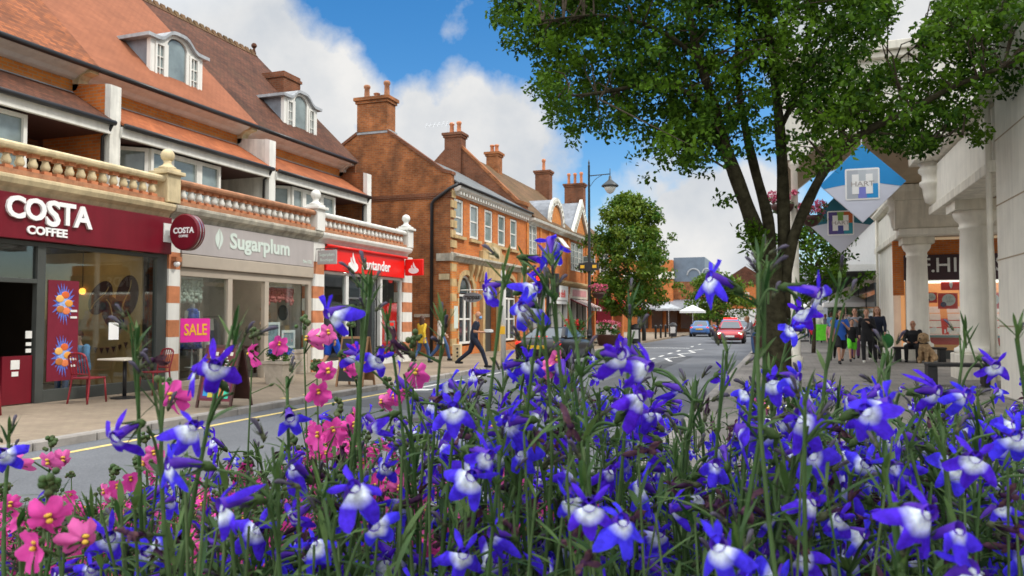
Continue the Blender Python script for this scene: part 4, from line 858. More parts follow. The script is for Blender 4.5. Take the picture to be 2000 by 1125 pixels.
b = MB(); b.box(3.96, 4.0, SY+.1, SY+1.5, .4, 2.8); b.box(4.0, 9.4, SY+1.1, SY+1.15, .3, 2.82); b.build('display_back', emat('glowing display back', (.9, .42, .12), .22, (.60, .26, .10)), J)  # back panel itself glows, standing in for warm light falling on it
b = MB(); b.box(4.0, 9.4, SY+.05, SY+1.1, 2.75, 2.8); b.build('light_box', emat('display lights', (1, .93, .8), 1.6), J)
b = MB(); b.box(4.0, 9.4, SY+.06, SY+1.09, .85, .92); b.build('display_shelf', pm('teal glass shelf', (.2, .32, .33)), J)
b = MB()
for k in range(9):
    for r in range(4):
        x = 4.15+.62*k; b.add([(x, SY+.5+.1*r, .95+.25*r), (x+.4, SY+.5+.1*r, .95+.25*r), (x+.4, SY+.58+.1*r, 1.17+.25*r), (x, SY+.58+.1*r, 1.17+.25*r)], [(0, 1, 2, 3)])
b.build('jewellery_card', M['offwhite'], J, recalc=False)
M['saleposter'] = pm('sale poster red', (.75, .015, .012), .4, .05); M['saledot'] = pm('navy dot', (.05, .03, .12), .4)
b = MB(); b.box(5.10, 5.72, SY+.1, SY+.14, 2.47, 2.80); b.build('red_banner', M['red'], J)
b = MB(); b.M = fy; b.prism([(5.40+.05*math.sin(a)*(1-.5*math.cos(a)), 2.64-.12*math.cos(a)) for a in [2*PI*k/16 for k in range(16)]], lambda x, z: (x, -.095, z), lambda x, z: (x, -.085, z)); b.build('drop_emblem', M['purewhite'], J)
for x, z, w in ((4.58, 2.22, .40), (5.0, 2.10, .60), (5.66, 2.22, .40), (6.3, 2.1, .6), (7.2, 2.1, .6)):
    b = MB(); b.M = fy; b.box(x, x+w, -.16, -.13, z-w*.45, z+w*.45); p = b.build('sale_poster', M['saleposter'], J)
    b = MB(); b.M = fy; b.lathe([(w*.34, -.129), (w*.34, -.12)], (x+w*.55, 0, z+w*.06), 24, 'y'); b.build('poster_disc', M['offwhite'], p)
    b = MB(); b.M = fy; b.lathe([(w*.15, -.119), (w*.15, -.112)], (x+w*.27, 0, z-w*.2), 16, 'y'); b.build('poster_dot', M['saledot'], p)
    text('lettering', '1/2', fy, x+w*.5, z+w*.16, w*.24, M['greyfascia'], p, .002, -.117, .001, shear=.2); text('lettering', 'sale', fy, x+w*.6, z-.0*w, w*.24, M['greyfascia'], p, .002, -.117, .001, shear=.2)
b = MB(); b.box(4.0, 9.4, SY+.85, SY+.9, .93, 1.5); b.box(4.0, 9.4, SY+.2, SY+.26, .6, .84); b.build('red_display_cloth', M['saleposter'], J)
b = MB(); b.box(3.99, 9.4, SY+.12, SY+1.08, .925, .935)
for k in range(60):
    x = 4.1+rng.random()*5; z = .95+rng.random()*.12; b.exX([(SY+.15, z), (SY+.2, z+.14), (SY+.22, z)], x, x+.05)
b.build('ring_stand', M['purewhite'], J)
b = MB()
for k in range(40): b.ball((4.1+rng.random()*5.2, SY+.25, .48+rng.random()*.3), .03+.03*rng.random(), 6)
b.build('gold_watch', pm('gold', (.6, .33, .06), .25, .2, 20, metal=.9), J)
# diamond banners hanging from the porch
def diamond(label, c, r, top, logo):
    t = thing('diamond_sign', label, 'hanging sign', c)
    f = FY(c[0], c[1], c[2])
    b = MB(); b.M = f; b.prism([(0, -r), (r, 0), (0, r), (-r, 0)], lambda x, z: (x, -.04, z), lambda x, z: (x, .04, z)); b.build('sign_board', pm(f'lilac sign {c[1]:.0f}', (.60, .62, .72), .4, .03), t, bevel=.01)
    y = .046
    b = MB(); b.M = f; b.prism([(0, r*.995), (r*.995, 0), (r*.88, -.115*r), (r*.3, .0*r), (-r*.3, .0*r), (-r*.9, -.1*r), (-r*.995, 0)], lambda x, z: (x, .04, z), lambda x, z: (x, y, z)); b.build('blue_panel', top, t)
    s = .4*r; cz = -.02*r
    def rrect(h, q): return [(sx*(h-q)+q*math.cos(a), cz+sz*(h-q)+q*math.sin(a)) for sx, sz, a0 in ((1, 1, 0), (-1, 1, PI/2), (-1, -1, PI), (1, -1, 1.5*PI)) for a in (a0, a0+PI/4, a0+PI/2)]
    b = MB(); b.M = f; b.prism(rrect(s, .04), lambda x, z: (x, y, z), lambda x, z: (x, y+.008, z)); b.build('logo_plate', M['purewhite'], t)
    for k, (x0, x1, z0, z1) in enumerate([(-.36, -.1, -.36, .36), (-.1, .1, .08, .36), (.1, .36, .0, .36), (.1, .36, -.36, 0), (-.1, .1, -.36, -.08)]):
        b = MB(); b.M = f; b.box(x0*r, x1*r, y+.008, y+.013, cz+z0*r, cz+z1*r); b.build('logo_patch', logo[k], t)
    b = MB(); b.M = f; o = [(-.24, -.25), (-.08, -.25), (-.08, -.07), (.08, -.07), (.08, -.25), (.24, -.25), (.24, .25), (.08, .25), (.08, .07), (-.08, .07), (-.08, .25), (-.24, .25)]
    b.prism([(x*r, cz+z*r) for x, z in o], lambda x, z: (x, y+.013, z), lambda x, z: (x, y+.02, z)); b.build('logo_letter', M['purewhite'], t)
    text('lettering', 'HART', f, 0, cz, .17*r, M['greyfascia'], t, .002, y+.023, .002, sx=1.25)
    b = MB(); b.M = f
    b.tube([(0, 0, r-.02), (0, 0, 7.0-c[2])], .02, 6)
    b.build('hanging_rod', M['steel'], t); return t
LG = lambda n, c: pm('logo '+n, c, .4, .03)
blu = LG('sky', (.02, .26, .62)); teal = LG('teal', (.02, .14, .20))
diamond('upper lilac and sky blue diamond sign hanging at the front of the porch', (2.02, 22.45, 5.12), 1.06, blu, [LG('grey', (.42, .45, .5)), LG('silver', (.5, .54, .58)), LG('pale', (.55, .58, .62)), LG('azure', (.03, .3, .66)), LG('violet', (.2, .22, .62))])
diamond('lower dark teal topped diamond sign further back under the porch', (1.87, 28.6, 4.80), 1.06, teal, [LG('purple', (.10, .07, .25)), LG('green', (.2, .4, .08)), LG('orange', (.5, .12, .03)), LG('teal2', (.03, .28, .36)), LG('indigo', (.07, .08, .28))])
# further shops on the right
K = thing('flat_roofed_shops', 'far flat roofed white shops with a dark canopy over the pavement', 'building', (4, 50, GZ))
b = MB(); b.box(3.9, 12, 36.5, 78, GZ-.1, 6.2); b.build('wall', M['offwhite'], K)
b = MB(); b.box(3.6, 12, 36.4, 78.1, 6.2, 6.5); b.build('parapet', M['concrete2'], K)
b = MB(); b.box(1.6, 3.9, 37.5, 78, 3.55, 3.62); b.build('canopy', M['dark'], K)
b = MB(); b.box(1.52, 1.6, 37.45, 78, 3.5, 4.1); b.build('canopy_edge', M['leadpale'], K)
for k in range(10): b = MB(); b.box(3.8, 3.9, 37.5+k*4, 41+k*4, .5, 3.1); b.build('shop_window', M['glass_dark'], K)
for k in range(8): b = MB(); b.box(1.7, 3.9, 38+k*5, 38.2+k*5, 3.62, 3.95); b.build('canopy_beam', M['offwhite'], K)
# ------------------------------------------------------------------ trees
M['leaf'] = attmat('tree leaf', (.012, .043, .005), (.12, .235, .012), 'eye', .55, .35, .2, 5, .12)
M['leaf2'] = attmat('autumn tinged leaf', (.028, .11, .010), (.19, .24, .015), 'eye', .55, .25, .2, 3, .3)
M['leaf3'] = attmat('dark hedge leaf', (.014, .042, .012), (.06, .12, .02), 'eye', .5, .25, .2, 3, .3)
def leafmesh(name, cen, n, rad, size, mat, parent, tint=None, up=.25, off=None):
    """many folded leaves scattered round clump centres (arrays), one mesh"""
    cen = np.asarray(cen); K_ = len(cen); N = K_*n
    c = np.repeat(cen, n, 0); cl = np.repeat(rng.random(K_), n) if tint is None else np.repeat(np.asarray(tint), n)
    rad = np.repeat(np.broadcast_to(np.asarray(rad, float), (K_,)), n)[:, None]
    g = rng.normal(0, 1, (N, 3)); g /= np.linalg.norm(g, axis=1)[:, None]; p = c+g*rad*(rng.random((N, 1))**.45)*np.array([1, 1, .75])
    d = rng.normal(0, 1, (N, 3)); d[:, 2] -= .35; d /= np.linalg.norm(d, axis=1)[:, None]
    nrm = rng.normal(0, 1, (N, 3)); nrm[:, 2] += up*4; s = np.cross(d, nrm); s /= np.linalg.norm(s, axis=1)[:, None]+1e-9; u = np.cross(s, d)
    L_ = size*(.6+.7*rng.random((N, 1))); w = L_*.33
    v = np.stack([p, p+d*L_*.35+s*w+u*L_*.10, p+d*L_*.8+s*w*.62+u*L_*.06, p+d*L_*1.1, p+d*L_*.8-s*w*.62+u*L_*.06, p+d*L_*.35-s*w+u*L_*.10], 1).reshape(-1, 3)
    t = np.clip(.62*cl+.5*rng.random(N)-.08, 0, 1); t = np.repeat(t, 6)
    i = np.arange(N)[:, None]*6; f = np.concatenate([i+np.array([[0, 1, 2, 3]]), i+np.array([[0, 3, 4, 5]])], 1).reshape(-1, 4)
    me = bpy.data.meshes.new(name)
    o_ = np.array(parent.location) if parent is not None else np.zeros(3)
    v = v-o_
    me.vertices.add(len(v)); me.vertices.foreach_set('co', v.ravel()); me.loops.add(f.size); me.loops.foreach_set('vertex_index', f.ravel())
    me.polygons.add(len(f)); me.polygons.foreach_set('loop_start', np.arange(len(f))*4); me.update(calc_edges=True)
    a = me.attributes.new('eye', 'FLOAT', 'POINT'); a.data.foreach_set('value', t); me.materials.append(mat)
    o = bpy.data.objects.new(name, me); COL.objects.link(o); o.parent = parent; return o
def inpoly(x, y, P):
    r = np.zeros(len(x), bool); j = len(P)-1
    for i in range(len(P)):
        xi, yi = P[i]; xj, yj = P[j]
        r ^= ((yi > y) != (yj > y)) & (x < (xj-xi)*(y-yi)/(yj-yi+1e-12)+xi); j = i
    return r
T1 = thing('street_tree', 'big spreading green street tree with several dark stems by the kerb', 'tree', (-.1, 14.8, .1))
ZT = 14.0
def stem(path, r0, r1, n=12):
    """path: (u, v, Z)"""
    P = [at(u, v, z) for u, v, z in path]; C_ = curve(P, 6); m = len(C_); return C_, [r0+(r1-r0)*i/(m-1) for i in range(m)]
stems = [([(1522, 790, 14.0), (1520, 700, 14.0), (1512, 620, 14), (1506, 560, 14), (1500, 505, 14)], .42, .37),
         ([(1500, 545, 14), (1482, 470, 14), (1452, 385, 13.9), (1418, 290, 13.7), (1388, 190, 13.5), (1352, 60, 13.2), (1320, -120, 13)], .29, .08),
         ([(1506, 520, 14), (1500, 430, 14.2), (1474, 330, 14.5), (1452, 230, 14.8), (1440, 120, 15), (1450, -80, 15.2)], .20, .07),
         ([(1528, 620, 14), (1532, 520, 14.1), (1530, 400, 14.1), (1526, 290, 14.1), (1516, 180, 14.0), (1500, 40, 13.8), (1490, -160, 13.8)], .24, .09),
         ([(1530, 560, 14), (1548, 470, 13.9), (1580, 390, 13.7), (1622, 318, 13.4), (1690, 258, 13.1), (1780, 214, 12.8), (1860, 170, 12.5), (1960, 130, 12.2)], .19, .05),
         ([(1400, 230, 13.6), (1340, 180, 13.2), (1270, 165, 12.8), (1180, 180, 12.5), (1090, 190, 12.3)], .10, .03),
         ([(1440, 350, 13.9), (1390, 270, 14.6), (1330, 210, 15), (1240, 130, 15.4), (1150, 60, 15.8)], .09, .03),
         ([(1370, 120, 13.3), (1290, 60, 12.8), (1180, 30, 12.4), (1060, 40, 12.2)], .08, .02),
         ([(1620, 320, 13.4), (1660, 230, 13.6), (1720, 150, 13.9), (1800, 80, 14.2)], .06, .02),
         ([(1524, 250, 14.1), (1580, 140, 14.3), (1640, 40, 14.6), (1700, -80, 15)], .09, .03),
         ([(1690, 258, 13.1), (1740, 262, 12.9), (1800, 270, 12.7), (1880, 262, 12.5)], .035, .012)]
bb = MB(); bb.smooth = True; pts_on = []
for k, (p, r0, r1) in enumerate(stems):
    C_, rd = stem(p, r0, r1)
    rd = [r*(1+.05*math.sin(i*.9+k)) for i, r in enumerate(rd)]
    if k == 0: rd[0] *= 1.35; rd[1] *= 1.2; rd[2] *= 1.08
    rd = [r*.60 for r in rd]; bb.tube(C_, rd, 12)
    pts_on += [(q, r) for q, r in zip(C_, rd)] if k else []
bb.build('trunk', M['barkmoss'], T1)
crown = [(955, -30), (960, 8), (975, 42), (1002, 60), (980, 95), (1040, 100), (1050, 135), (1030, 180), (1062, 205), (1075, 238), (1108, 250), (1125, 282), (1142, 258), (1180, 250), (1222, 240), (1258, 225), (1292, 248), (1272, 298), (1320, 290), (1338, 340), (1384, 318), (1420, 300), (1440, 330), (1470, 290), (1520, 240), (1560, 340), (1600, 340), (1640, 300), (1700, 275), (1740, 290), (1800, 300), (1845, 285), (1870, 235), (1905, 265), (1940, 305), (1925, 225), (1905, 180), (1960, 185), (2010, 160), (2060, 100), (2060, -40), (1850, -30), (1800, 50), (1775, 120), (1700, 130), (1640, 160), (1690, 110), (1740, 50), (1742, -30), (1742, -330), (1300, -420), (1000, -300)]
U = rng.uniform(940, 2070, 26000); V = rng.uniform(-430, 350, 26000); ok = inpoly(U, V, crown); U, V = U[ok], V[ok]
# thin the foliage where the sky or the branches show in the photograph: under the main boughs and between the stems
keep = np.ones(len(U), bool); rr_ = rng.random(len(U))
for (cu, cv, ru, rv, f) in [(1300, 215, 60, 30, .85), (1470, 170, 50, 60, .45), (1440, 300, 70, 40, .7), (1500, 300, 110, 90, .7), (1650, 250, 60, 60, .35), (1420, 90, 40, 30, .5), (1180, 110, 40, 25, .45), (1120, 20, 40, 25, .4), (1330, 40, 50, 25, .4), (1560, 60, 40, 30, .5), (1830, 120, 50, 40, .45), (1740, 190, 50, 40, .35)]:
    keep &= ~((((U-cu)/ru)**2+((V-cv)/rv)**2 < 1) & (rr_ < f))
U, V = U[keep], V[keep]
ex = [(rng.normal(1330, 60), rng.normal(250, 45)) for _ in range(110)]+[(rng.normal(1700, 70), rng.normal(225, 30)) for _ in range(40)]
U = np.concatenate([[e[0] for e in ex], U]); V = np.concatenate([[e[1] for e in ex], V]); n = min(3800, len(U)); U, V = U[:n], V[:n]
Zc = np.clip(ZT+rng.normal(0, 1.25, n)-.0008*(U-1500), 11, 17)
cen = np.array([tuple(at(u, v, z)) for u, v, z in zip(U, V, Zc)])
# tint: clumps differ between two greens, in wavy patches
ts = np.array([tuple(at(1452+rng.random()*30, 440+rng.random()*60, 13.75)) for _ in range(10)]+[tuple(at(1415, 390, 13.7))]*2); cen = np.concatenate([cen, ts]); n = len(cen)
tint = np.clip(.30+.33*np.sin(cen[:, 0]*1.9+cen[:, 1]*.7)*np.cos(cen[:, 2]*2.1+.5)+rng.normal(0, .16, n), 0, 1)
leafmesh('foliage', cen, 29, .215, .086, M['leaf'], T1, tint)
tw = MB(); P = np.array([tuple(q) for q, r in pts_on]); idx = rng.permutation(n)[:620]
for i in idx:
    d = np.linalg.norm(P-cen[i], axis=1)+np.maximum(0, P[:, 2]-cen[i][2])*.6; j = int(np.argmin(d)); a, c = Vector(P[j]), Vector(cen[i]); l = (c-a).length
    if l < 3.2:
        m = (a+c)/2+Vector((rng.normal()*.12*l, rng.normal()*.12*l, .12*l)); tw.tube([a, m, c], [.012+.006*l, .008+.003*l, .004], 4, False)
tw.build('twigs', M['bark'], T1)
# little ivy tufts on the trunk
def streettree(label, x, y, h0, h1, rad, mat, n, per, size, crad, cone=.5, name='street_tree', z0=0, trunkr=.14):
    t = thing(name, label, 'tree', (x, y, z0))
    b = MB(); b.smooth = True; b.tube(curve([(x, y, z0-.05), (x+.05, y, z0+h0*.6), (x-.03, y+.05, z0+h0+.5), (x, y, z0+h0+(h1-h0)*.8)], 4), [trunkr*(1.2-1.0*i/12) for i in range(13)], 9)
    pts = []
    for k in range(n):
        f = rng.random()**.9; z = h0+(h1-h0)*f; prof = float(np.interp(f, [0, .12, .35, .6, .8, .93, 1], [.55, .9, 1, .94, .74, .46, .12])); prof = prof**cone
        a = rng.random()*2*PI; r = rad*prof*(.25+.75*rng.random()**.6)*(1+.22*math.sin(3*a+9*f)+.14*math.sin(7*a-13*f)); pts.append((x+r*math.cos(a), y+r*math.sin(a), z0+z))
    for k in range(0, n, max(1, n//40)):
        q = Vector(pts[k]); s = Vector((x, y, max(z0+h0*.8, q.z-.8*math.hypot(q.x-x, q.y-y)))); b.tube([s, (s+q)/2+Vector((0, 0, .1)), q], [.035, .022, .008], 5, False)
    b.build('trunk', M['bark'], t)
    pa = np.array(pts); tint = np.clip(.35+.35*np.sin(pa[:, 0]*2.3+pa[:, 2]*1.7)*np.cos(pa[:, 1]*2+pa[:, 2])+rng.normal(0, .2, n), 0, 1)
    leafmesh('foliage', pa, per, crad, size, mat, t, tint); return t
streettree('dense oval street tree with rust tinged leaves in front of the far shops', -8.9, 46.5, 1.8, 9.0, 2.4, M['leaf2'], 430, 46, .19, .40, 1.0)
streettree('round yellow green tree beside the far orange store', -6.4, 80, 1.4, 5.9, 2.9, M['leaf2'], 170, 40, .28, .6, .6)
streettree('small dark green tree beyond the traffic, left of the big stem', 1.2, 95, 1.0, 5.4, 2.6, M['leaf3'], 130, 40, .3, .6, .6, z0=.1)
streettree('light leafy tree behind the diamond signs', 1.1, 33.5, 2.2, 5.6, 1.7, M['leaf'], 120, 34, .16, .34, .5, z0=.1, trunkr=.07)
# ------------------------------------------------------------------ people
M['skin'] = pm('skin', (.50, .27, .18), .55, .06, 20); M['skin2'] = pm('tanned skin', (.40, .20, .12), .55, .06, 20)
M['eyed'] = pm('eye', (.02, .015, .015), .3); M['lip'] = pm('lip', (.32, .09, .08), .5)
CL = lambda n, c, r=.85: pm('cloth '+n, c, r, .16, 7, .25, 45)
C_ = dict(black=CL('black', (.012, .012, .014)), navy=CL('navy', (.012, .017, .035)), blue=CL('blue', (.02, .10, .45)), royal=CL('royal blue', (.01, .07, .50)), denim=CL('denim', (.05, .10, .22)), white=CL('white', (.62, .60, .55)),
          yellow=CL('yellow', (.62, .42, .03)), pink=CL('pink', (.55, .26, .28)), grey=CL('grey', (.20, .21, .24)), neon=CL('neon green', (.16, .75, .04)), sky=CL('sky blue', (.16, .34, .60)), purple=CL('plum', (.13, .04, .12)), green=CL('green', (.03, .16, .04)), red=CL('red', (.5, .02, .03)), lilac=CL('lilac', (.4, .4, .6)), dgrey=CL('dark grey', (.05, .05, .055)))
HR = dict(blonde=pm('blonde hair', (.48, .33, .15), .6, .3, 30), brown=pm('brown hair', (.07, .032, .018), .6, .3, 30), black=pm('black hair', (.015, .012, .011), .6, .3, 30), grey=pm('grey hair', (.32, .30, .28), .6, .3, 30), ginger=pm('light brown hair', (.22, .11, .045), .6, .3, 30))
def solid(name, segs, mat, parent, vox=.012, loft=None, balls=()):
    b = MB()
    for a, c, ra, rc in segs:
        b.tube([a, c], [ra, rc], 10); b.ball(a, ra*.995, 10); b.ball(c, rc*.995, 10)
    if loft:
        b.loft([[(p[0]+rx*math.cos(2*PI*k/14), p[1]+ry*math.sin(2*PI*k/14), p[2]) for k in range(14)] for p, rx, ry in loft])
    for c, r, sq in balls: b.ball(c, r, 14, sq)
    o = b.build(name, mat, parent)
    m = o.modifiers.new('remesh', 'REMESH'); m.mode = 'VOXEL'; m.voxel_size = vox; m.use_smooth_shade = True
    s = o.modifiers.new('smooth', 'SMOOTH'); s.iterations = 3; s.factor = .5
    return o
def pose_of(kind):
    J = dict(pel=(0, 0, .95), wst=(0, 0, 1.10), cst=(0, .005, 1.32), nck=(0, 0, 1.47), hd=(0, .025, 1.635),
             shR=(.175, 0, 1.41), elR=(.215, -.03, 1.14), wrR=(.22, .06, .90), shL=(-.175, 0, 1.41), elL=(-.215, -.03, 1.14), wrL=(-.22, .06, .90),
             hpR=(.09, 0, .92), knR=(.10, .02, .50), anR=(.10, -.02, .085), hpL=(-.09, 0, .92), knL=(-.10, .02, .50), anL=(-.10, -.02, .085))
    def up(**k): J.update(k)
    if 'walk' in kind: up(knR=(.10, .20, .53), anR=(.09, .30, .09), knL=(-.10, -.06, .50), anL=(-.09, -.36, .16), elR=(.22, -.12, 1.15), wrR=(.22, -.10, .91), elL=(-.22, .08, 1.15), wrL=(-.2, .24, .96))
    if 'stride' in kind: up(knR=(.10, .26, .52), anR=(.09, .40, .09), knL=(-.10, -.14, .50), anL=(-.09, -.52, .20), cst=(0, .06, 1.31), nck=(0, .08, 1.45), hd=(0, .13, 1.61), shR=(.175, .06, 1.39), shL=(-.175, .06, 1.39))
    if 'carry' in kind: up(elR=(.23, .03, 1.12), wrR=(.13, .30, 1.10), elL=(-.23, .03, 1.12), wrL=(-.13, .30, 1.10))
    if 'phone' in kind: up(elL=(-.24, .06, 1.14), wrL=(-.08, .24, 1.30))
    if 'bag' in kind: up(elR=(.24, -.02, 1.13), wrR=(.2, .16, 1.05))
    if 'bend' in kind: up(cst=(0, .12, 1.28), nck=(0, .2, 1.40), hd=(0, .29, 1.53), shR=(.17, .16, 1.35), shL=(-.17, .16, 1.35), elR=(.2, .24, 1.1), elL=(-.2, .24, 1.1), wrR=(.15, .42, 1.0), wrL=(-.15, .42, 1.0))
    if 'sit' in kind:
        for k in J: J[k] = (J[k][0], J[k][1], J[k][2]-.43)
        up(hpR=(.10, .02, .50), hpL=(-.10, .02, .50), knR=(.16, .44, .50), anR=(.17, .42, .085), knL=(-.16, .46, .50), anL=(-.16, .50, .085), elR=(.26, .1, .70), wrR=(.14, .30, .64), elL=(-.26, .1, .70), wrL=(-.14, .30, .64), cst=(0, .05, .88), nck=(0, .07, 1.03), hd=(0, .12, 1.19), shR=(.185, .05, .97), shL=(-.185, .05, .97))
    return {k: Vector(v) for k, v in J.items()}
def person(label, loc, face, H=1.72, pose='stand', top=('navy', 'long', .80), leg=('black', 'long'), hair=('brown', 'short'), skin='skin', shoe='black', group=None, vox=.012, fat=1.0, mask=False):
    J = pose_of(pose); t = thing('person', label, 'person', (0, 0, 0), group); sk = M[skin]
    hd = J['hd']; n = J['nck']; F = fat
    segs = [(n-Vector((0, 0, .03)), hd-Vector((0, .015, .07)), .058, .052)]
    for s in 'RL':
        segs += [(J['sh'+s], J['el'+s], .056, .043), (J['el'+s], J['wr'+s], .041, .028), (J['hp'+s], J['kn'+s], .088*F, .056), (J['kn'+s], J['an'+s], .055, .038), (J['an'+s]-Vector((0, .03, .03)), J['an'+s]+Vector((0, .12, -.045)), .036, .032)]
        d = (J['wr'+s]-J['el'+s]).normalized(); side = Vector((-1 if s == 'R' else 1, 0, 0)); fw = Vector((0, 1, 0)); w = J['wr'+s]
        ax = (fw-d*fw.dot(d)).normalized() if abs(fw.dot(d)) < .9 else side; pn = d.cross(ax).normalized()
        if pn.dot(side) < 0: pn = -pn
        segs += [(w, w+d*.07, .026, .034)]
        for k, (o, l) in enumerate(((-.03, .072), (-.01, .085), (.01, .078), (.028, .06))):
            a = w+d*.085+ax*-o; segs += [(a, a+d*l*.55+pn*.008, .0105, .0095), (a+d*l*.55+pn*.008, a+d*l+pn*.03, .0095, .008)]
        a = w+d*.03+ax*.03; segs += [(a, a+d*.035+ax*.025+pn*.015, .012, .011), (a+d*.035+ax*.025+pn*.015, a+d*.065+ax*.022+pn*.03, .011, .009)]
    balls = [(hd+Vector((0, 0, .015)), .1, (.78, .98, 1.18)), (hd+Vector((0, .03, -.06)), .07, (.82, .85, .9)), (hd+Vector((0, .108, -.012)), .02, (.75, 1, 1.3)), (hd+Vector((.078, -.005, 0)), .026, (.4, .8, 1.2)), (hd+Vector((-.078, -.005, 0)), .026, (.4, .8, 1.2))]
    body = solid('body', segs, sk, t, min(vox, .010), [(J['pel']-Vector((0, 0, .08)), .15*F, .1*F), (J['pel'], .155*F, .105*F), (J['wst'], .13*F, .09*F), (J['cst'], .155*F, .105*F), (J['cst']+(n-J['cst'])*.6, .15, .085), (n, .06, .055)], balls)
    e = MB(); e.smooth = True
    for s in (-1, 1): e.ball(hd+Vector((.033*s, .088, .012)), .0135, 8, (1.2, .7, .7)); e.box(hd.x+.033*s-.02, hd.x+.033*s+.02, hd.y+.086, hd.y+.098, hd.z+.034, hd.z+.041)
    e.build('eyes', M['eyed'], t)
    if mask:
        b = MB(); b.smooth = True; b.ball(hd+Vector((0, .06, -.055)), .075, 14, (.95, .82, .75)); b.build('face_mask', C_['sky'], t)
    else:
        b = MB(); b.smooth = True; b.ball(hd+Vector((0, .092, -.062)), .024, 8, (1.1, .35, .3)); b.build('mouth', M['lip'], t)
    # clothes
    tm, sl, hem = top; segs = []
    for s in 'RL':
        segs.append((J['sh'+s], J['el'+s] if sl == 'long' else J['sh'+s].lerp(J['el'+s], .72), .069*F, .058))
        if sl == 'long': segs.append((J['el'+s], J['el'+s].lerp(J['wr'+s], .93), .056, .042))
    dz = J['pel'].z-.95; hz = hem+dz if 'sit' not in pose else J['pel'].z-.04
    lf = [(Vector((J['pel'].x, J['pel'].y, hz)), (.178 if hem > .75 else .215)*F, .128*F), (J['pel']+Vector((0, 0, .05)), .178*F, .128*F), (J['wst'], .158*F, .118*F), (J['cst'], .182*F, .128*F), (J['cst']+(n-J['cst'])*.55, .172, .10), (n-Vector((0, 0, .01)), .072, .066)]
    solid('top', segs, C_[tm], t, vox, lf)
    lm, lk = leg; segs = []
    for s in 'RL':
        if lk == 'long': segs += [(J['hp'+s], J['kn'+s], .104*F, .073), (J['kn'+s], J['kn'+s].lerp(J['an'+s], .93), .071, .058)]
        else: segs += [(J['hp'+s], J['hp'+s].lerp(J['kn'+s], .85), .108*F, .095)]
    solid('trousers' if lk == 'long' else 'shorts', segs, C_[lm], t, vox, [(J['pel']-Vector((0, 0, .10)), .15*F, .105*F), (J['pel']-Vector((0, 0, .03)), .168*F, .12*F), (J['pel']+Vector((0, 0, .08)), .158*F, .112*F)])
    for s in 'RL':
        a = J['an'+s]; solid('shoe', [(a+Vector((0, -.045, -.04)), a+Vector((0, .14, -.052)), .046, .038), (a+Vector((0, 0, .0)), a+Vector((0, -.02, -.03)), .048, .05)], C_[shoe], t, .012)
    hm, hsx = hair
    if hsx != 'bald':
        bl = [(hd+Vector((0, -.022, .048)), .1, (.90, 1.02, .98))]; sg = []
        if hsx == 'long':
            for k in range(9):
                a = PI*(1+k/8.0); p = hd+Vector((.082*math.cos(a), .075*math.sin(a)-.01, .03)); sg.append((p, p+Vector((.012*math.cos(a), -.02, -.22-.03*(k % 3))), .034, .022))
        if hsx == 'bun': bl.append((hd+Vector((0, -.1, .07)), .05, (1, 1, 1)))
        if hsx == 'bob':
            for k in range(9):
                a = PI*(1+k/8.0); p = hd+Vector((.085*math.cos(a), .07*math.sin(a)-.01, .03)); sg.append((p, p+Vector((.015*math.cos(a), 0, -.12)), .036, .028))
        o = solid('hair', sg, HR[hm], t, .011, None, bl)
    t.location = loc; f = Vector((face[0], face[1], 0)).normalized(); t.rotation_euler = (0, 0, math.atan2(-f.x, f.y)); t.scale = (H/1.75,)*3
    return t
PAVL, PAVR = 0.0, .12
TOCAM = lambda x, y: (-x, -y)
p = person('bald man in navy polo and blue face mask striding off the kerb with a tray', (-8.95, 21.8, 0), (.95, .31), 1.72, 'stride carry', ('navy', 'short', .84), ('navy', 'long'), ('brown', 'bald'), 'skin2', mask=True)
t = thing('food_tray', 'white takeaway boxes on a tray carried by the masked man', 'takeaway box', (0, 0, 0))
q = Vector((-8.95, 21.8, 0))+Vector((.95, .31, 0))*.46
t.location = q
b = MB(); b.box(q.x-.12, q.x+.12, q.y-.18, q.y+.18, 1.06, 1.075); b.build('tray', M['rubber'], t); b = MB(); b.box(q.x-.1, q.x+.1, q.y-.16, q.y+.0, 1.076, 1.17); b.box(q.x-.09, q.x+.08, q.y+.01, q.y+.16, 1.076, 1.15); b.build('box', M['offwhite'], t, bevel=.006)
person('man seen from behind in dark jacket and bright blue shorts walking past the boutique', (-11.55, 18.0, 0), (.25, 1), 1.78, 'walk', ('dgrey', 'long', .84), ('royal', 'short'), ('brown', 'short'), 'skin2')
person('woman with brown hair in a mustard yellow top by the bank end wall', (-11.55, 23.5, 0), (.4, 1), 1.58, 'walk', ('yellow', 'long', .74), ('denim', 'long'), ('brown', 'long'))
person('blonde woman in a white hooded coat walking past the bare gable', (-11.5, 24.9, 0), (.75, .7), 1.70, 'walk', ('white', 'long', .62), ('denim', 'long'), ('blonde', 'bob'))
person('person in sky blue shirt sitting behind the cafe window', (-13.35, 11.75, .0), (-.1, -1), 1.66, 'sit', ('sky', 'long', .8), ('denim', 'long'), ('brown', 'short'), fat=1.12)
GP = 'people walking towards us under the porch'
person('girl in a pale pink top and black leggings at the left of the walking group', (1.5, 27.6, PAVR), (0, -1), 1.33, 'walk', ('pink', 'short', .8), ('black', 'long'), ('brown', 'short'), group=GP)
person('man in royal blue t-shirt and black shorts leading the walking group', (1.62, 25.5, PAVR), (.1, -1), 1.62, 'walk phone', ('blue', 'short', .78), ('black', 'short'), ('brown', 'short'), group=GP)
person('child in neon green shorts and dark top inside the walking group', (2.05, 27.0, PAVR), (0, -1), 1.34, 'walk', ('black', 'long', .8), ('neon', 'short'), ('black', 'short'), group=GP)
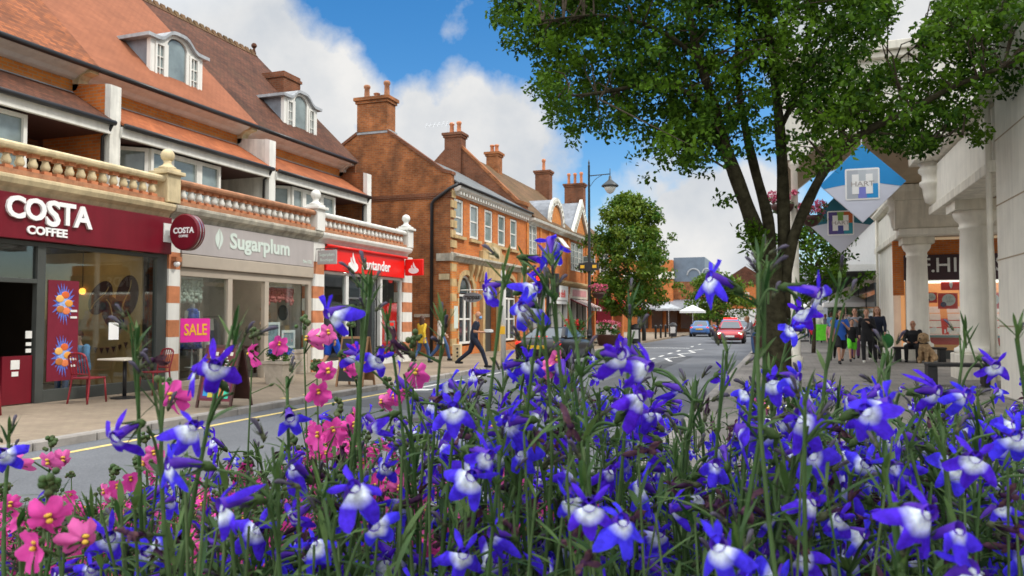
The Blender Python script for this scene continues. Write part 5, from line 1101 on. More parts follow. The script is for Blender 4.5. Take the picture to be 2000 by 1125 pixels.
person('woman in grey top and plum skirt behind the walking group', (2.32, 29.3, PAVR), (-.1, -1), 1.72, 'phone', ('grey', 'short', .84), ('purple', 'long'), ('brown', 'short'), group=GP)
person('fair haired person in black coat with one hand raised to the chin', (2.42, 26.3, PAVR), (-.1, -1), 1.66, 'walk phone', ('black', 'long', .7), ('black', 'long'), ('ginger', 'short'), shoe='white', group=GP)
person('long haired woman in dark cardigan with a green shopping bag on her arm', (2.78, 26.9, PAVR), (.0, -1), 1.74, 'walk bag', ('navy', 'long', .72), ('black', 'long'), ('ginger', 'long'), group=GP)
t = thing('shopping_bag', 'bulging green shopping bag hanging from the long haired woman', 'bag', (3.02, 26.65, 1.0))
b = MB(); b.smooth = True; b.ball((3.02, 26.62, .80), .21, 14, (.95, .7, 1.1)); b.build('bag_body', C_['green'], t); b = MB(); b.tube(curve([(2.92, 26.62, .98), (2.96, 26.7, 1.12), (3.06, 26.7, 1.12), (3.1, 26.62, .98)], 5), .012, 6); b.build('bag_handle', C_['green'], t)
person('man in black sitting on the bench beside the dog', (3.88, 27.42, PAVR), (-.25, -1), 1.74, 'sit', ('black', 'long', .8), ('black', 'long'), ('black', 'bald'), 'skin2', fat=1.1)
person('curly haired person in grey top leaning over the planter at the kerb', (-1.2, 33.4, .0), (-1, -.3), 1.68, 'bend', ('grey', 'long', .8), ('denim', 'long'), ('ginger', 'bob'))
GC = 'shoppers in the far crowd'
for k, (u, Z, tp, lg, hr, H, lb) in enumerate([(1600, 44, 'white', 'black', 'grey', 1.66, 'far shopper in white top left of the crowd'), (1612, 47, 'lilac', 'denim', 'blonde', 1.62, 'far shopper in lilac top with fair hair in the crowd'), (1624, 45, 'sky', 'navy', 'brown', 1.74, 'far shopper in sky blue top in the crowd'), (1634, 50, 'black', 'black', 'brown', 1.76, 'far shopper all in black at the back of the crowd'), (1586, 40, 'red', 'black', 'black', 1.2, 'far small child in red top at the left of the crowd'), (1575, 52, 'grey', 'denim', 'brown', 1.7, 'far shopper in grey half hidden by the big tree')]):
    w = at(u, 622, Z); person(lb, (w.x, w.y, PAVR), (.1*(-1)**k, -1 if k % 2 else 1), H, 'walk', (tp, 'long', .78), (lg, 'long'), (hr, 'short' if k % 2 else 'bob'), vox=.02, group=GC)
# dog
t = thing('dog', 'shaggy sand coloured dog sitting against the bench by the man in black', 'dog', (0, 0, 0)); dm = pm('dog fur', (.36, .24, .13), .95, .35, 9, .9, 60)
V_ = Vector
solid('body', [(V_((0, -.28, .22)), V_((0, .10, .50)), .19, .16), (V_((0, .10, .50)), V_((0, .17, .70)), .12, .10), (V_((.09, .17, .42)), V_((.09, .20, .06)), .065, .05), (V_((-.09, .17, .42)), V_((-.09, .20, .06)), .065, .05),
      (V_((.15, -.25, .18)), V_((.19, .02, .12)), .11, .07), (V_((-.15, -.25, .18)), V_((-.19, .02, .12)), .11, .07), (V_((.19, .02, .1)), V_((.19, .10, .045)), .06, .045), (V_((-.19, .02, .1)), V_((-.19, .10, .045)), .06, .045), (V_((.09, .2, .05)), V_((.09, .27, .04)), .05, .04), (V_((-.09, .2, .05)), V_((-.09, .27, .04)), .05, .04),
      (V_((0, .2, .80)), V_((0, .36, .75)), .10, .062), (V_((.10, .16, .86)), V_((.14, .17, .70)), .05, .04), (V_((-.10, .16, .86)), V_((-.14, .17, .70)), .05, .04), (V_((0, -.42, .14)), V_((.2, -.55, .1)), .06, .05)], dm, t, .014, None, [(V_((0, .18, .82)), .135, (1, 1, .95))])
tag_ = t.children[0].modifiers.new('fur', 'DISPLACE'); tx = bpy.data.textures.new('fur', 'CLOUDS'); tx.noise_scale = .05; tag_.texture = tx; tag_.strength = .05
b = MB(); b.smooth = True; b.ball((0, .43, .77), .026, 8); b.ball((.05, .29, .85), .016, 8); b.ball((-.05, .29, .85), .016, 8); b.build('nose_and_eyes', M['eyed'], t)
b = MB(); b.tube([(.12*math.cos(2*PI*k/12), .14+.1*math.sin(2*PI*k/12), .62) for k in range(13)], .022, 6); b.build('collar', C_['black'], t)
t.location = (4.12, 26.75, PAVR); t.rotation_euler = (0, 0, R(150))
# ------------------------------------------------------------------ vehicles
def sec(y, zb, zt, hw): return [(hw*a, y, zb+(zt-zb)*c) for a, c in ((.80, 0), (.96, .12), (1, .42), (.985, .7), (.93, .92), (.80, 1), (-.80, 1), (-.93, .92), (-.985, .7), (-1, .42), (-.96, .12), (-.80, 0))]
def car(label, loc, face, paint, zs=1.0, rear_lit=False, head_lit=False, kind='car', plate=None, roofbar=False):
    t = thing('parked_car' if not head_lit else 'car', label, kind, (0, 0, 0))
    b = MB(); b.smooth = True
    b.loft([sec(*s) for s in ((-2.18, .42, .72, .62), (-2.14, .34, .84, .74), (-2.02, .26, .94, .82), (-1.7, .2, .99, .87), (-1.0, .18, .98, .895), (0, .17, .95, .9), (.9, .17, .93, .89), (1.4, .19, .88, .87), (1.85, .22, .80, .82), (2.1, .28, .70, .72), (2.2, .36, .60, .58))])
    body = b.build('body', paint, t); s = body.modifiers.new('sub', 'SUBSURF'); s.levels = s.render_levels = 1
    h0, h1 = .94, 1.33*zs
    def gh(k, ins=0):
        f = k; y0 = -1.62+(.82)*f; y1 = 1.02-.82*f; hw = .77-.19*f; z = h0+(h1-h0)*f; return y0, y1, hw, z
    b = MB(); b.smooth = True
    secs = []
    for f, e in ((0, 0), (.35, 0), (.7, 0), (.9, 0), (1.0, -.05)):
        y0, y1, hw, z = gh(f); hw += e; y0 -= e; y1 += e; r = .12
        secs.append([(hw-r, y0, z), (hw, y0+r, z), (hw, y1-r, z), (hw-r, y1, z), (-hw+r, y1, z), (-hw, y1-r, z), (-hw, y0+r, z), (-hw+r, y0, z)])
    b.loft(secs); b.build('cabin', paint, t)
    g = MB(); e = .012
    def P(f, sx, fr_, out=0):   # point on the cabin: fr_ fraction along y
        y0, y1, hw, z = gh(f); return (sx*(hw+out), y0+(y1-y0)*fr_, z)
    for sx in (1, -1):
        for a, c in ((.10, .47), (.51, .86)):
            g.add([P(.1, sx, a, e), P(.1, sx, c, e), P(.86, sx, min(c, .84), e), P(.86, sx, max(a, .17), e)], [(0, 1, 2, 3)])
    sg = g.build('side_window', M['carglass'], t, recalc=False)
    for nm, end, dy in (('rear_window', 0, -1), ('windscreen', 1, 1)):
        g = MB(); q = []
        for f in (.08, .9):
            y0, y1, hw, z = gh(f); y = (y0 if end == 0 else y1)+dy*.014; q += [(-hw+.13, y, z), (hw-.13, y, z)]
        g.add([q[0], q[1], q[3], q[2]], [(0, 1, 2, 3)]); g.build(nm, M['carglass'], t, recalc=False)
    for sx in (1, -1):
        for y in (-1.32, 1.36):
            w = MB(); w.smooth = True; w.lathe([(.2, -.11), (.31, -.11), (.33, -.07), (.33, .07), (.31, .11), (.2, .11)], (sx*.80, y, .33-.1+.1), 24, 'x'); o = w.build('wheel', M['tyre'], t)
            w = MB(); w.lathe([(.21, -.112), (.21, .112)], (sx*.80, y, .33), 20, 'x'); r = w.build('rim', M['rim'], o)
            w = MB(); w.smooth = True; w.lathe([(.355, -.02), (.365, .0), (.355, .012)], (sx*.885, y, .36), 24, 'x'); w.build('wheel_arch', M['rubber'], t)
        m = MB(); m.smooth = True; m.ball((sx*.98, .72, .98), .1, 10, (.9, .6, .75)); m.box(sx*.93-.05, sx*.93+.05, .70, .76, .93, .97); m.build('wing_mirror', paint if kind != 'sports' else M['rubber'], t)
        l = MB(); l.smooth = True; l.ball((sx*.64, -2.06, .80), .13, 12, (1.15, .55, .62)); l.build('tail_light', M['taillight'] if rear_lit else M['taildim'], t)
        l = MB(); l.smooth = True; l.ball((sx*.60, 2.02, .63), .13, 12, (1.2, .8, .7)); l.build('headlight', M['headlight'] if head_lit else M['steel'], t)
    b = MB(); b.box(-.30, .30, -2.21, -2.17, .62, .74); pl = b.build('number_plate', plate or M['plate'], t)
    b = MB(); b.box(-.28, .28, 2.19, 2.215, .42, .53); b.build('number_plate', M['purewhite'], t)
    b = MB(); b.box(-.55, .55, 2.13, 2.2, .30, .40); b.box(-.6, .6, -2.19, -2.1, .28, .40); b.build('bumper_grille', M['rubber'], t)
    if rear_lit: b = MB(); b.box(-.2, .2, -1.72, -1.66, 1.0, 1.03); b.build('brake_light_bar', M['taillight'], t)
    if roofbar: b = MB(); b.box(-.5, .5, -.3, -.1, h1, h1+.12); b.build('roof_sign', M['redlamp'], t)
    t.location = loc; f = Vector((face[0], face[1], 0)).normalized(); t.rotation_euler = (0, 0, math.atan2(-f.x, f.y)); return t
car('glossy black car seen from behind with lit brake lamps and yellow plate', (-7.45, 25.7, -.1), (0.02, 1), M['carblack'], .98, True)
car('red car coming towards us with its headlamps on', (-3.3, 52.5, -.1), (.02, -1), M['carred'], 1.08, False, True)
car('blue car queuing behind the red car', (-3.9, 61, -.1), (0, -1), M['carblue'], 1.15, False, False, roofbar=True)
car('silver car far down the street', (-3.4, 72, -.1), (0, -1), M['carsilver'], 1.1)
car('dark blue car parked far down on the left', (-6.9, 70, -.1), (0, 1), M['carblue'], 1.05, True)
# ------------------------------------------------------------------ street furniture and shop things
def chair(label, loc, rot, group='red metal cafe chairs'):
    t = thing('cafe_chair', label, 'chair', (0, 0, 0), group); m = M['chairred']
    b = MB(); b.box(-.2, .2, -.2, .2, .43, .455); b.build('seat', m, t, bevel=.012)
    for x, y in ((-.18, .18), (.18, .18)): b = MB(); b.smooth = True; b.tube([(x*1.12, y*1.15, 0), (x, y, .43)], .016, 8); b.build('leg', m, t)
    for x in (-.18, .18): b = MB(); b.smooth = True; b.tube(curve([(x*1.12, -.26, 0), (x, -.19, .43), (x, -.24, .66), (x*.96, -.28, .82)], 4), .016, 8); b.build('leg', m, t)
    b = MB(); b.smooth = True; b.tube(curve([(-.173, -.28, .82), (-.12, -.29, .875), (0, -.295, .89), (.12, -.29, .875), (.173, -.28, .82)], 4), .018, 8); b.tube([(-.18, -.205, .52), (.18, -.205, .52)], .012, 8); r = b.build('back_rail', m, t)
    for k in range(5): b = MB(); x = -.12+.06*k; b.tube([(x, -.205, .52), (x, -.285, .88)], .009, 6); b.build('back_slat', m, r)
    t.location = loc; t.rotation_euler = (0, 0, rot); return t
c0 = chair('red metal chair left of the cafe table, its back towards the doorway', (-11.72, 10.45, 0), R(8))
dup(c0, (-11.78, 12.05, 0), R(172), 'red metal chair right of the cafe table, backed against the grey frame')
dup(c0, (-11.6, 8.38, 0), R(15), 'red metal chair cut off by the left edge of the photo')
t = thing('cafe_table', 'square pale topped table on one black leg outside the cafe window', 'table', (-11.72, 11.25, 0))
b = MB(); b.box(-12.05, -11.39, 10.92, 11.58, .72, .75); b.build('table_top', M['tabletop'], t, bevel=.008)
b = MB(); b.smooth = True; b.tube([(-11.72, 11.25, .03), (-11.72, 11.25, .72)], .035, 10); b.build('pedestal', M['black'], t); b = MB(); b.lathe([(.24, 0), (.24, .02), (.05, .045)], (-11.72, 11.25, 0), 20); b.build('base', M['black'], t)
def aboard(label, x, y, w, h, face, frame, rot=0):
    t = thing('a_board', label, 'A-board', (x, y, 0)); f = FY(x, y, 0)
    def panel(nm, m, x0, x1, z0, z1, o=0.0, d=.025, s=1, par=t):
        b = MB(); b.M = f; q = lambda xx, zz, k: (xx, s*(.02+.24*(1-zz/h))+k*s, zz)
        b.add([q(x0, z0, o), q(x1, z0, o), q(x1, z1, o), q(x0, z1, o), q(x0, z0, o+d), q(x1, z0, o+d), q(x1, z1, o+d), q(x0, z1, o+d)], [(0, 1, 2, 3), (4, 5, 6, 7), (0, 1, 5, 4), (1, 2, 6, 5), (2, 3, 7, 6), (3, 0, 4, 7)])
        return b.build(nm, m, par)
    panel('front_board', face, -w/2, w/2, .12, h); panel('back_board', frame, -w/2, w/2, .12, h, s=-1)
    for s in (1, -1):
        for xx in (-w/2-.03, w/2-.01): panel('leg', frame, xx, xx+.04, 0, h, -.006, .037, s)
        panel('frame_rail', frame, -w/2-.03, w/2+.03, h-.0, h+.05, -.004, .036, s)
    return t, f, panel
t, f, pn = aboard('maroon A-board with a colourful painted row of figures on its purple poster', -9.0, 10.75, .66, 1.0, M['maroonboard'], M['darkwood'])
pn('poster', pm('purple poster', (.13, .015, .085), .5), -.29, .29, .16, .62, .026, .004)
for k, (cc, x, z, hh) in enumerate([((.02, .25, .55), -.2, .2, .26), ((.5, .45, .04), -.1, .18, .3), ((.03, .4, .15), .02, .17, .34), ((.6, .18, .05), .12, .2, .28), ((.03, .5, .3), .22, .17, .2), ((.55, .5, .45), .05, .48, .1)]):
    m = pm(f'painted figure {k}', cc, .5)
    pn('painted_figure', m, x-.05, x+.05, z, z+hh*.7, .031, .003); pn('painted_head', m if k % 2 else M['offwhite'], x-.035, x+.035, z+hh*.72, z+hh, .031, .003)
for k in range(4): pn('lettering_bar', M['offwhite'], -.02+.02*k, .22-.03*k, .68+.05*k, .70+.05*k, .027, .003)
for k, (x, z) in enumerate(((-.2, .85), (-.1, .9), (-.22, .7), (.05, .93), (.2, .9))): pn('painted_star', M['tabletop'], x-.03, x+.03, z-.03, z+.03, .027, .003)
aboard('plain black chalk A-board on wooden legs by the kerb in front of the bank', -9.0, 15.0, .62, 1.05, pm('chalkboard', (.018, .02, .022), .7), M['wood'])
t = thing('black_door_screen', 'tall black screen standing in the bank doorway', 'screen', (-12.35, 21.0, 0)); b = MB(); b.box(-12.38, -12.3, 20.55, 21.45, .02, 1.95); b.build('panel', pm('matt black', (.01, .012, .014), .7), t, bevel=.01)
# flower pot, planters
M['blob_blue'] = attmat('blue hydrangea', (.03, .07, .45), (.12, .25, .75), 'eye', .6, .2); M['blob_pink'] = attmat('pink bedding', (.55, .05, .16), (.8, .25, .35), 'eye', .6, .2); M['blob_red'] = attmat('red bedding', (.6, .01, .015), (.7, .05, .05), 'eye', .6, .2); M['greenleaf'] = attmat('bedding leaf', (.02, .07, .015), (.09, .17, .03), 'eye', .6, .2)
def bedding(t, x, y, z, r, h, fm, n=40, nf=26, ls=.07, fs=.05):
    pts = [(x+r*math.sqrt(rng.random())*math.cos(a), y+r*math.sqrt(rng.random())*math.sin(a), z+h*rng.random()) for a in rng.random(n)*6.28]
    leafmesh('leaves', pts, 14, .09, ls, M['greenleaf'], t)
    pts = [(x+r*math.sqrt(rng.random())*math.cos(a), y+r*math.sqrt(rng.random())*math.sin(a), z+h*(.55+.55*rng.random())) for a in rng.random(nf)*6.28]
    leafmesh('blooms', pts, 16, .055, fs, fm, t, up=1)
t = thing('flower_pot', 'square stone pot with blue hydrangeas outside the boutique window', 'plant pot', (-11.0, 15.0, 0)); b = MB(); b.loft([[(-11.0+s*a, 15.0+s*c, z) for a, c in ((1, 1), (-1, 1), (-1, -1), (1, -1))] for s, z in ((.22, 0), (.27, .45), (.3, .46), (.3, .52), (.25, .52))]); b.build('pot', M['pot'], t); bedding(t, -11.0, 15.0, .55, .28, .25, M['blob_blue'], 30, 40)
# lamp posts
def lamppost(label, x, y, h, arm, basket=True, z0=0):
    t = thing('street_lamp', label, 'street lamp', (x, y, z0)); b = MB(); b.smooth = True
    b.lathe([(.14, z0), (.14, z0+.9), (.10, z0+1.0), (.085, z0+1.3), (.07, z0+h*.6), (.05, z0+h), (.06, z0+h+.02), (.03, z0+h+.12), (.05, z0+h+.18), (.005, z0+h+.36)], (x, y, 0), 14); b.build('post', M['iron'], t)
    b = MB(); b.smooth = True; b.tube([(x, y, z0+h-.45), (x+arm, y, z0+h-.42)], .025, 8); b.tube(curve([(x+.03, y, z0+h-1.0), (x+arm*.3, y, z0+h-.65), (x+arm*.62, y, z0+h-.45)], 5), .014, 6); b.tube([(x+arm, y, z0+h-.15), (x+arm, y, z0+h-.55)], .02, 8); b.build('arm', M['iron'], t)
    zt = z0+h-.55; b = MB(); b.smooth = True; b.lathe([(.02, zt+.06), (.06, zt), (.08, zt-.14), (.18, zt-.24), (.40, zt-.42), (.42, zt-.47), (.38, zt-.5)], (x+arm, y, 0), 24); hd = b.build('lamp_hood', M['iron'], t)
    b = MB(); b.smooth = True; b.lathe([(.30, zt-.5), (.26, zt-.62), (.15, zt-.78), (.04, zt-.84)], (x+arm, y, 0), 20); b.build('lamp_glass', pm('milky lamp glass', (.6, .6, .55), .2, .05), hd)
    return t
L1 = lamppost('tall black street lamp with one arm beside the pointed gable', -8.95, 36.6, 8.95, 1.05)
b = MB(); b.box(-9.1, -8.8, 36.4, 36.55, 3.8, 4.25); b.box(-9.45, -9.1, 36.42, 36.52, 3.85, 4.2); b.box(-8.8, -8.45, 36.42, 36.52, 3.85, 4.2); b.build('sign_box', M['black'], L1)
b = MB(); b.box(-9.35, -9.15, 36.4, 36.415, 3.95, 4.1); b.box(-8.75, -8.55, 36.4, 36.415, 3.95, 4.1); b.build('sign_lettering', M['yellow'], L1)
lamppost('shorter black street lamp in front of the oval tree', -8.95, 52, 6.4, 1.1)
def basket(label, x, y, z, r, fm):
    t = thing('hanging_basket', label, 'hanging basket', (x, y, z)); b = MB(); b.smooth = True; b.lathe([(.03, z-.3), (r*.5, z-.24), (r*.8, z-.1), (r*.9, z)], (x, y, 0), 14); b.build('basket', M['darkwood'], t); bedding(t, x, y, z-.2, r*1.15, .55, fm, 22, 60, .07, .06); return t
basket('pink hanging basket on the tall street lamp', -8.5, 36.6, 2.75, .4, M['blob_pink']); basket('pink hanging basket on the shorter street lamp', -8.4, 52, 2.7, .42, M['blob_pink'])
basket('magenta hanging basket high on the porch post behind the tree stems', .0, 22.9, 4.7, .36, M['blob_pink']); basket('mixed pink hanging basket on the other side of the porch post', .75, 22.9, 4.35, .34, M['blob_pink'])
def planter(label, x, y, z0, r, h, fm, bh=.5, pm_=None):
    t = thing('planter', label, 'planter', (x, y, z0)); b = MB(); b.smooth = True; b.lathe([(r*.7, z0), (r*.8, z0+.05), (r, z0+h-.05), (r*1.05, z0+h), (r*.9, z0+h)], (x, y, 0), 18); b.build('tub', pm_ or M['darkwood'], t); bedding(t, x, y, z0+h, r, bh, fm, 60, 36, .10, .07); return t
planter('tall planter of red geraniums beside the black car', -8.95, 33.8, 0, .45, .5, M['blob_red'], .9)
planter('planter of leafy shrubs near the foot of the oval tree', -9.2, 42.0, 0, .7, .6, M['blob_pink'], .7)
planter('red geranium planter next to the leaning person', -.75, 31.8, .05, .42, .75, M['blob_red'], .75)
planter('far planter of red flowers by the traffic', -1.0, 44, .08, .5, .6, M['blob_red'], .7)
# traffic light
x, y = -8.9, 29.4; t = thing('traffic_light', 'black traffic light showing red on the left kerb', 'traffic light', (x, y, 0))
b = MB(); b.smooth = True; b.lathe([(.06, 0), (.06, 3.35), (.03, 3.4)], (x, y, 0), 12); b.build('pole', M['black'], t)
def sighead(cx, cy, s, lit, nm):
    b = MB(); b.box(cx-.16, cx+.16, cy-.1, cy+.1, 2.35, 3.3); b.box(cx-.28, cx+.28, cy+s*.1, cy+s*.13, 2.2, 3.45) if nm == 'x' else None; o = b.build('signal_head', M['rubber'], t, bevel=.02)
    for k, (m, on) in enumerate(((M['redlamp'], True), (M['dark'], False), (M['dark'], False))):
        z = 3.12-.3*k; l = MB(); l.lathe([(.105, cy-s*.1), (.105, cy-s*.12)], (cx, 0, z), 18, 'y'); l.build('signal_lamp', m if lit else M['dark'], o)
        l = MB(); l.tube([(cx+.12*math.cos(a), cy-s*.19, z+.12*math.sin(a)) for a in [PI*(-.1+1.2*j/10) for j in range(11)]], .012, 4); l.build('lamp_hood', M['rubber'], o)
sighead(x-.32, y-.05, 1, True, 'a'); sighead(x+.28, y+.1, -1, False, 'b')
t = thing('sign_post', 'plain white post at the kerb by the masked man', 'post', (-8.85, 25.0, 0)); w = at(983, 640, 24.6)
b = MB(); b.smooth = True; b.lathe([(.085, 0), (.085, 3.0), (.05, 3.05)], (w.x, w.y, 0), 14); b.build('post', M['white'], t); b = MB(); b.box(w.x-.09, w.x+.09, w.y-.11, w.y-.08, 1.0, 1.25); b.build('push_button_box', M['yellow'], t)
w = at(893, 683, 27); t = thing('signal_box', 'small cream box with black dots low on the pavement', 'box', (w.x, w.y, 0)); b = MB(); b.box(w.x-.15, w.x+.15, w.y-.1, w.y+.1, 0, .6); b.build('case', M['cream'], t, bevel=.02); b = MB(); [b.lathe([(.04, w.y-.101), (.04, w.y-.11)], (w.x+.05, 0, .18+.13*k), 10, 'y') for k in range(3)]; b.build('dots', M['rubber'], t)
def litterbin(label, x, y, poster=True):
    t = thing('litter_bin', label, 'litter bin', (x, y, 0)); b = MB(); b.smooth = False; b.lathe([(.26, 0), (.28, .05), (.28, .85), (.33, .87), (.33, .93), (.22, 1.12), (.05, 1.18)], (x, y, 0), 14); b.build('bin_body', M['rubber'], t, bevel=.01)
    b = MB(); b.box(x-.2, x+.2, y-.31, y-.285, .3, .82); b.build('bin_poster', M['offwhite'], t)
litterbin('black litter bin with white poster under the oval tree', -8.4, 46.0)
litterbin('black litter bin standing far down by the orange store', -8.6, 64)
# boards on the left pavement far down
for lb, x, y, m in (('white advert board near the far corner shop', -9.6, 44.5, M['offwhite']), ('pinkish advert board beside the white one', -10.4, 45.5, M['tabletop'])): t = thing('advert_board', lb, 'board', (x, y, 0)); b = MB(); b.box(x-.35, x+.35, y-.03, y+.03, .1, 1.15); b.build('panel', m, t); b = MB(); b.box(x-.37, x-.33, y-.25, y+.25, 0, .1); b.box(x+.33, x+.37, y-.25, y+.25, 0, .1); b.build('foot', M['rubber'], t)
for lb, u, v in (('square iron drain cover in the gutter near the maroon A-board', 455, 862), ('square iron drain cover in the gutter by the bank', 815, 748)):
    w = atZ(u, v, -.1); t = thing('drain_cover', lb, 'drain cover', (-8.33, w.y, -.1)); b = MB(); b.box(-8.5, -8.16, w.y-.22, w.y+.22, -.1, -.094); b.build('rim', M['iron'], t)
    for k in range(6): b = MB(); b.box(-8.47, -8.19, w.y-.19+.066*k, w.y-.155+.066*k, -.094, -.088); b.build('slot_bar', M['lead'], t)
# cycle stands near the camera
c1 = None
for k, (u, v, Z, lb) in enumerate(((1535, 778, 6.75, 'farthest steel cycle hoop behind the flowers'), (1535, 797, 6.25, 'middle steel cycle hoop behind the flowers'), (1530, 822, 5.7, 'nearest steel cycle hoop behind the flowers'))):
    w = at(u, v, Z); t = thing('cycle_stand', lb, 'cycle stand', (w.x, w.y, .1)); d = CR*.33
    b = MB(); b.smooth = True; b.tube(curve([w-d+V_((0, 0, -w.z+.08)), w-d+V_((0, 0, -.2)), w-d*.85+V_((0, 0, -.04)), w-d*.6, w+d*.6, w+d*.85+V_((0, 0, -.04)), w+d+V_((0, 0, -.2)), w+d+V_((0, 0, -w.z+.08))], 6), .024, 10); b.build('hoop', M['steel'], t)
def bench(label, x, y, w):
    t = thing('bench', label, 'bench', (x, y, PAVR)); b = MB(); b.box(x-w/2, x+w/2, y-.24, y+.24, PAVR+.40, PAVR+.47); b.build('seat', M['rubber'], t, bevel=.02)
    for s in (-1, 1): b = MB(); b.box(x+s*w*.42-.09, x+s*w*.42+.09, y-.2, y+.2, .1, PAVR+.4); b.build('leg', M['rubber'], t, bevel=.01)
bench('black backless bench under the sitting man', 4.05, 27.5, 1.5); bench('black backless bench near the front column', 3.35, 17.9, 1.2)
# parasols
def parasol(label, x, y, z0, zt, r, m, n=4):
    t = thing('parasol', label, 'parasol', (x, y, z0)); a0 = PI/4
    rim = [(x+r*math.cos(a0+2*PI*k/n), y+r*math.sin(a0+2*PI*k/n), zt-.55) for k in range(n)]
    b = MB(); b.add([(x, y, zt)]+rim, [(0, i+1, (i+1) % n+1) for i in range(n)]); b.add(rim+[(p[0], p[1], p[2]-.2) for p in rim], [(i, (i+1) % n, n+(i+1) % n, n+i) for i in range(n)]); o = b.build('canopy', m, t); s = o.modifiers.new('solid', 'SOLIDIFY'); s.thickness = .015
    b = MB(); b.tube([(x, y, z0), (x, y, zt-.05)], .03, 8); b.build('pole', M['steel'], t); b = MB(); b.box(x-.3, x+.3, y-.3, y+.3, z0, z0+.06); b.build('base', M['rubber'], t)
parasol('large pale parasol over the far cafe on the right pavement', 3.0, 43, PAVR, 2.85, 1.55, M['purewhite']); parasol('second pale parasol partly hidden behind the walking group', 1.2, 50, PAVR, 2.75, 1.4, M['purewhite'])
parasol('far cream parasol left of the far tree', -7.9, 72, 0, 2.75, 1.5, M['offwhite']); parasol('far grey parasol by the orange store canopy', -10.5, 75, 0, 3.0, 1.6, M['leadpale'])
t = thing('far_barrier', 'lime green banner barrier beside the far shoppers', 'barrier', (1.6, 42, PAVR)); w = at(1604, 665, 43); b = MB(); b.box(w.x-.55, w.x+.3, w.y-.02, w.y+.02, PAVR+.15, PAVR+1.05); b.build('banner', C_['neon'], t); b = MB(); b.tube([(w.x-.6, w.y, PAVR), (w.x-.6, w.y, PAVR+1.1)], .025, 6); b.tube([(w.x+.35, w.y, PAVR), (w.x+.35, w.y, PAVR+1.1)], .025, 6); b.build('barrier_leg', M['steel'], t)
# bollards and bicycles far on the left read as posts
b0 = thing('bollard', 'far black bollard on the left kerb, nearest of the row', 'bollard', (-8.95, 57, 0), 'black bollards along the left kerb'); b = MB(); b.smooth = True; b.lathe([(.08, 0), (.08, .85), (.1, .87), (.1, .95), (.04, 1.02)], (-8.95, 57, 0), 12); b.build('post', M['iron'], b0)
for k, lb in enumerate(('far black bollard, second of the row on the left kerb', 'far black bollard, third of the row on the left kerb', 'far black bollard, last of the row on the left kerb')): dup(b0, (-8.95, 59.5+2.5*k, 0), 0, lb)
# posters, papers and signs in the shop windows
fr = FX(XF, 0)
def burst(t, cx, cz, r):
    b = MB(); b.M = fr; pts = []
    for k in range(44):
        a = 2*PI*k/44; q = r*((1.0-.3*((k*7) % 5)/5) if k % 2 else .52); pts.append((cx+q*.62*math.cos(a), cz+q*math.sin(a)))
    b.prism(pts, lambda x, z: (x, -.03, z), lambda x, z: (x, -.026, z)); b.build('blue_burst', pm('burst blue', (.10, .16, .55), .4, .35, 30), t)
    b = MB(); b.M = fr; b.prism([(cx+.55*(x-cx), cz+.55*(z-cz)) for x, z in pts], lambda x, z: (x, -.0262, z), lambda x, z: (x, -.022, z)); b.build('pale_burst', pm('burst pale blue', (.30, .42, .72), .4, .2, 30), t)
    for k in range(5): q = MB(); q.M = fr; a = 1.3*k; q.ball((cx+.10*math.cos(a), -.02, cz+.16*math.sin(a)), .085, 12, (1, .12, .8)); q.build('painted_snack', pm(f'snack {k}', ((.65, .28, .05), (.6, .12, .03), (.75, .42, .12), (.45, .16, .04), (.7, .2, .08))[k], .4), t)
t = thing('window_poster', 'tall maroon poster with two blue food bursts in the cafe window', 'poster', (XF, 10.6, .4)); b = MB(); b.M = fr; b.box(10.28, 10.92, -.04, -.031, .36, 2.2); b.build('poster_sheet', pm('poster maroon', (.17, .012, .03), .4), t); burst(t, 10.6, 1.78, .42); burst(t, 10.6, .82, .42)
b = MB(); b.M = fr
for z in (1.62, 1.5, .72, .6): b.box(10.74, 10.88, -.03, -.02, z, z+.04)
b.build('lettering_bar', M['offwhite'], t)
tag((lambda b: (setattr(b, 'M', fr), b.box(11.62, 11.86, -.04, -.034, 1.08, 1.42), b.build('notice_sheet', M['purewhite']))[2])(MB()), 'small white notice stuck on the cafe window beside the poster', 'notice')
t = thing('sale_sign', 'hot pink sale sign with yellow capitals in the boutique window', 'sign', (XF, 13.95, 1.2)); b = MB(); b.M = fr; b.box(13.52, 14.44, -.04, -.03, .97, 1.5); b.build('card', M['pinksign'], t); text('lettering', 'SALE', fr, 13.98, 1.235, .36, M['yellow'], t, .003, -.026, .006, sx=.95)
# boutique goods
def mannequin(label, x, y, z0, cm, hem, sleeve=True):
    t = thing('mannequin', label, 'mannequin', (x, y, z0)); b = MB(); b.smooth = True
    b.loft([[(x+ry*math.cos(2*PI*k/16)*(1+.08*math.sin(5*2*PI*k/16)*(z < 1.0)), y+rx*math.sin(2*PI*k/16)*(1+.1*math.sin(6*2*PI*k/16)*(z < 1.0)), z0+z) for k in range(16)] for z, rx, ry in ((hem, .26, .22), (.75, .2, .16), (.98, .13, .1), (1.15, .17, .12), (1.3, .19, .11), (1.38, .12, .08))]); b.build('dress', cm, t)
    b = MB(); b.smooth = True; b.lathe([(.06, z0+1.36), (.05, z0+1.46), (.055, z0+1.5)], (x, y, 0), 12); b.tube([(x, y, z0), (x, y, z0+hem+.1)], .02, 8); b.lathe([(.16, z0), (.16, z0+.02)], (x, y, 0), 14)
    for s in (-1, 1): b.tube([(x, y+s*.17, z0+1.32), (x, y+s*.22, z0+1.12)], [.045, .03], 8)
    b.build('stand', M['offwhite'], t)

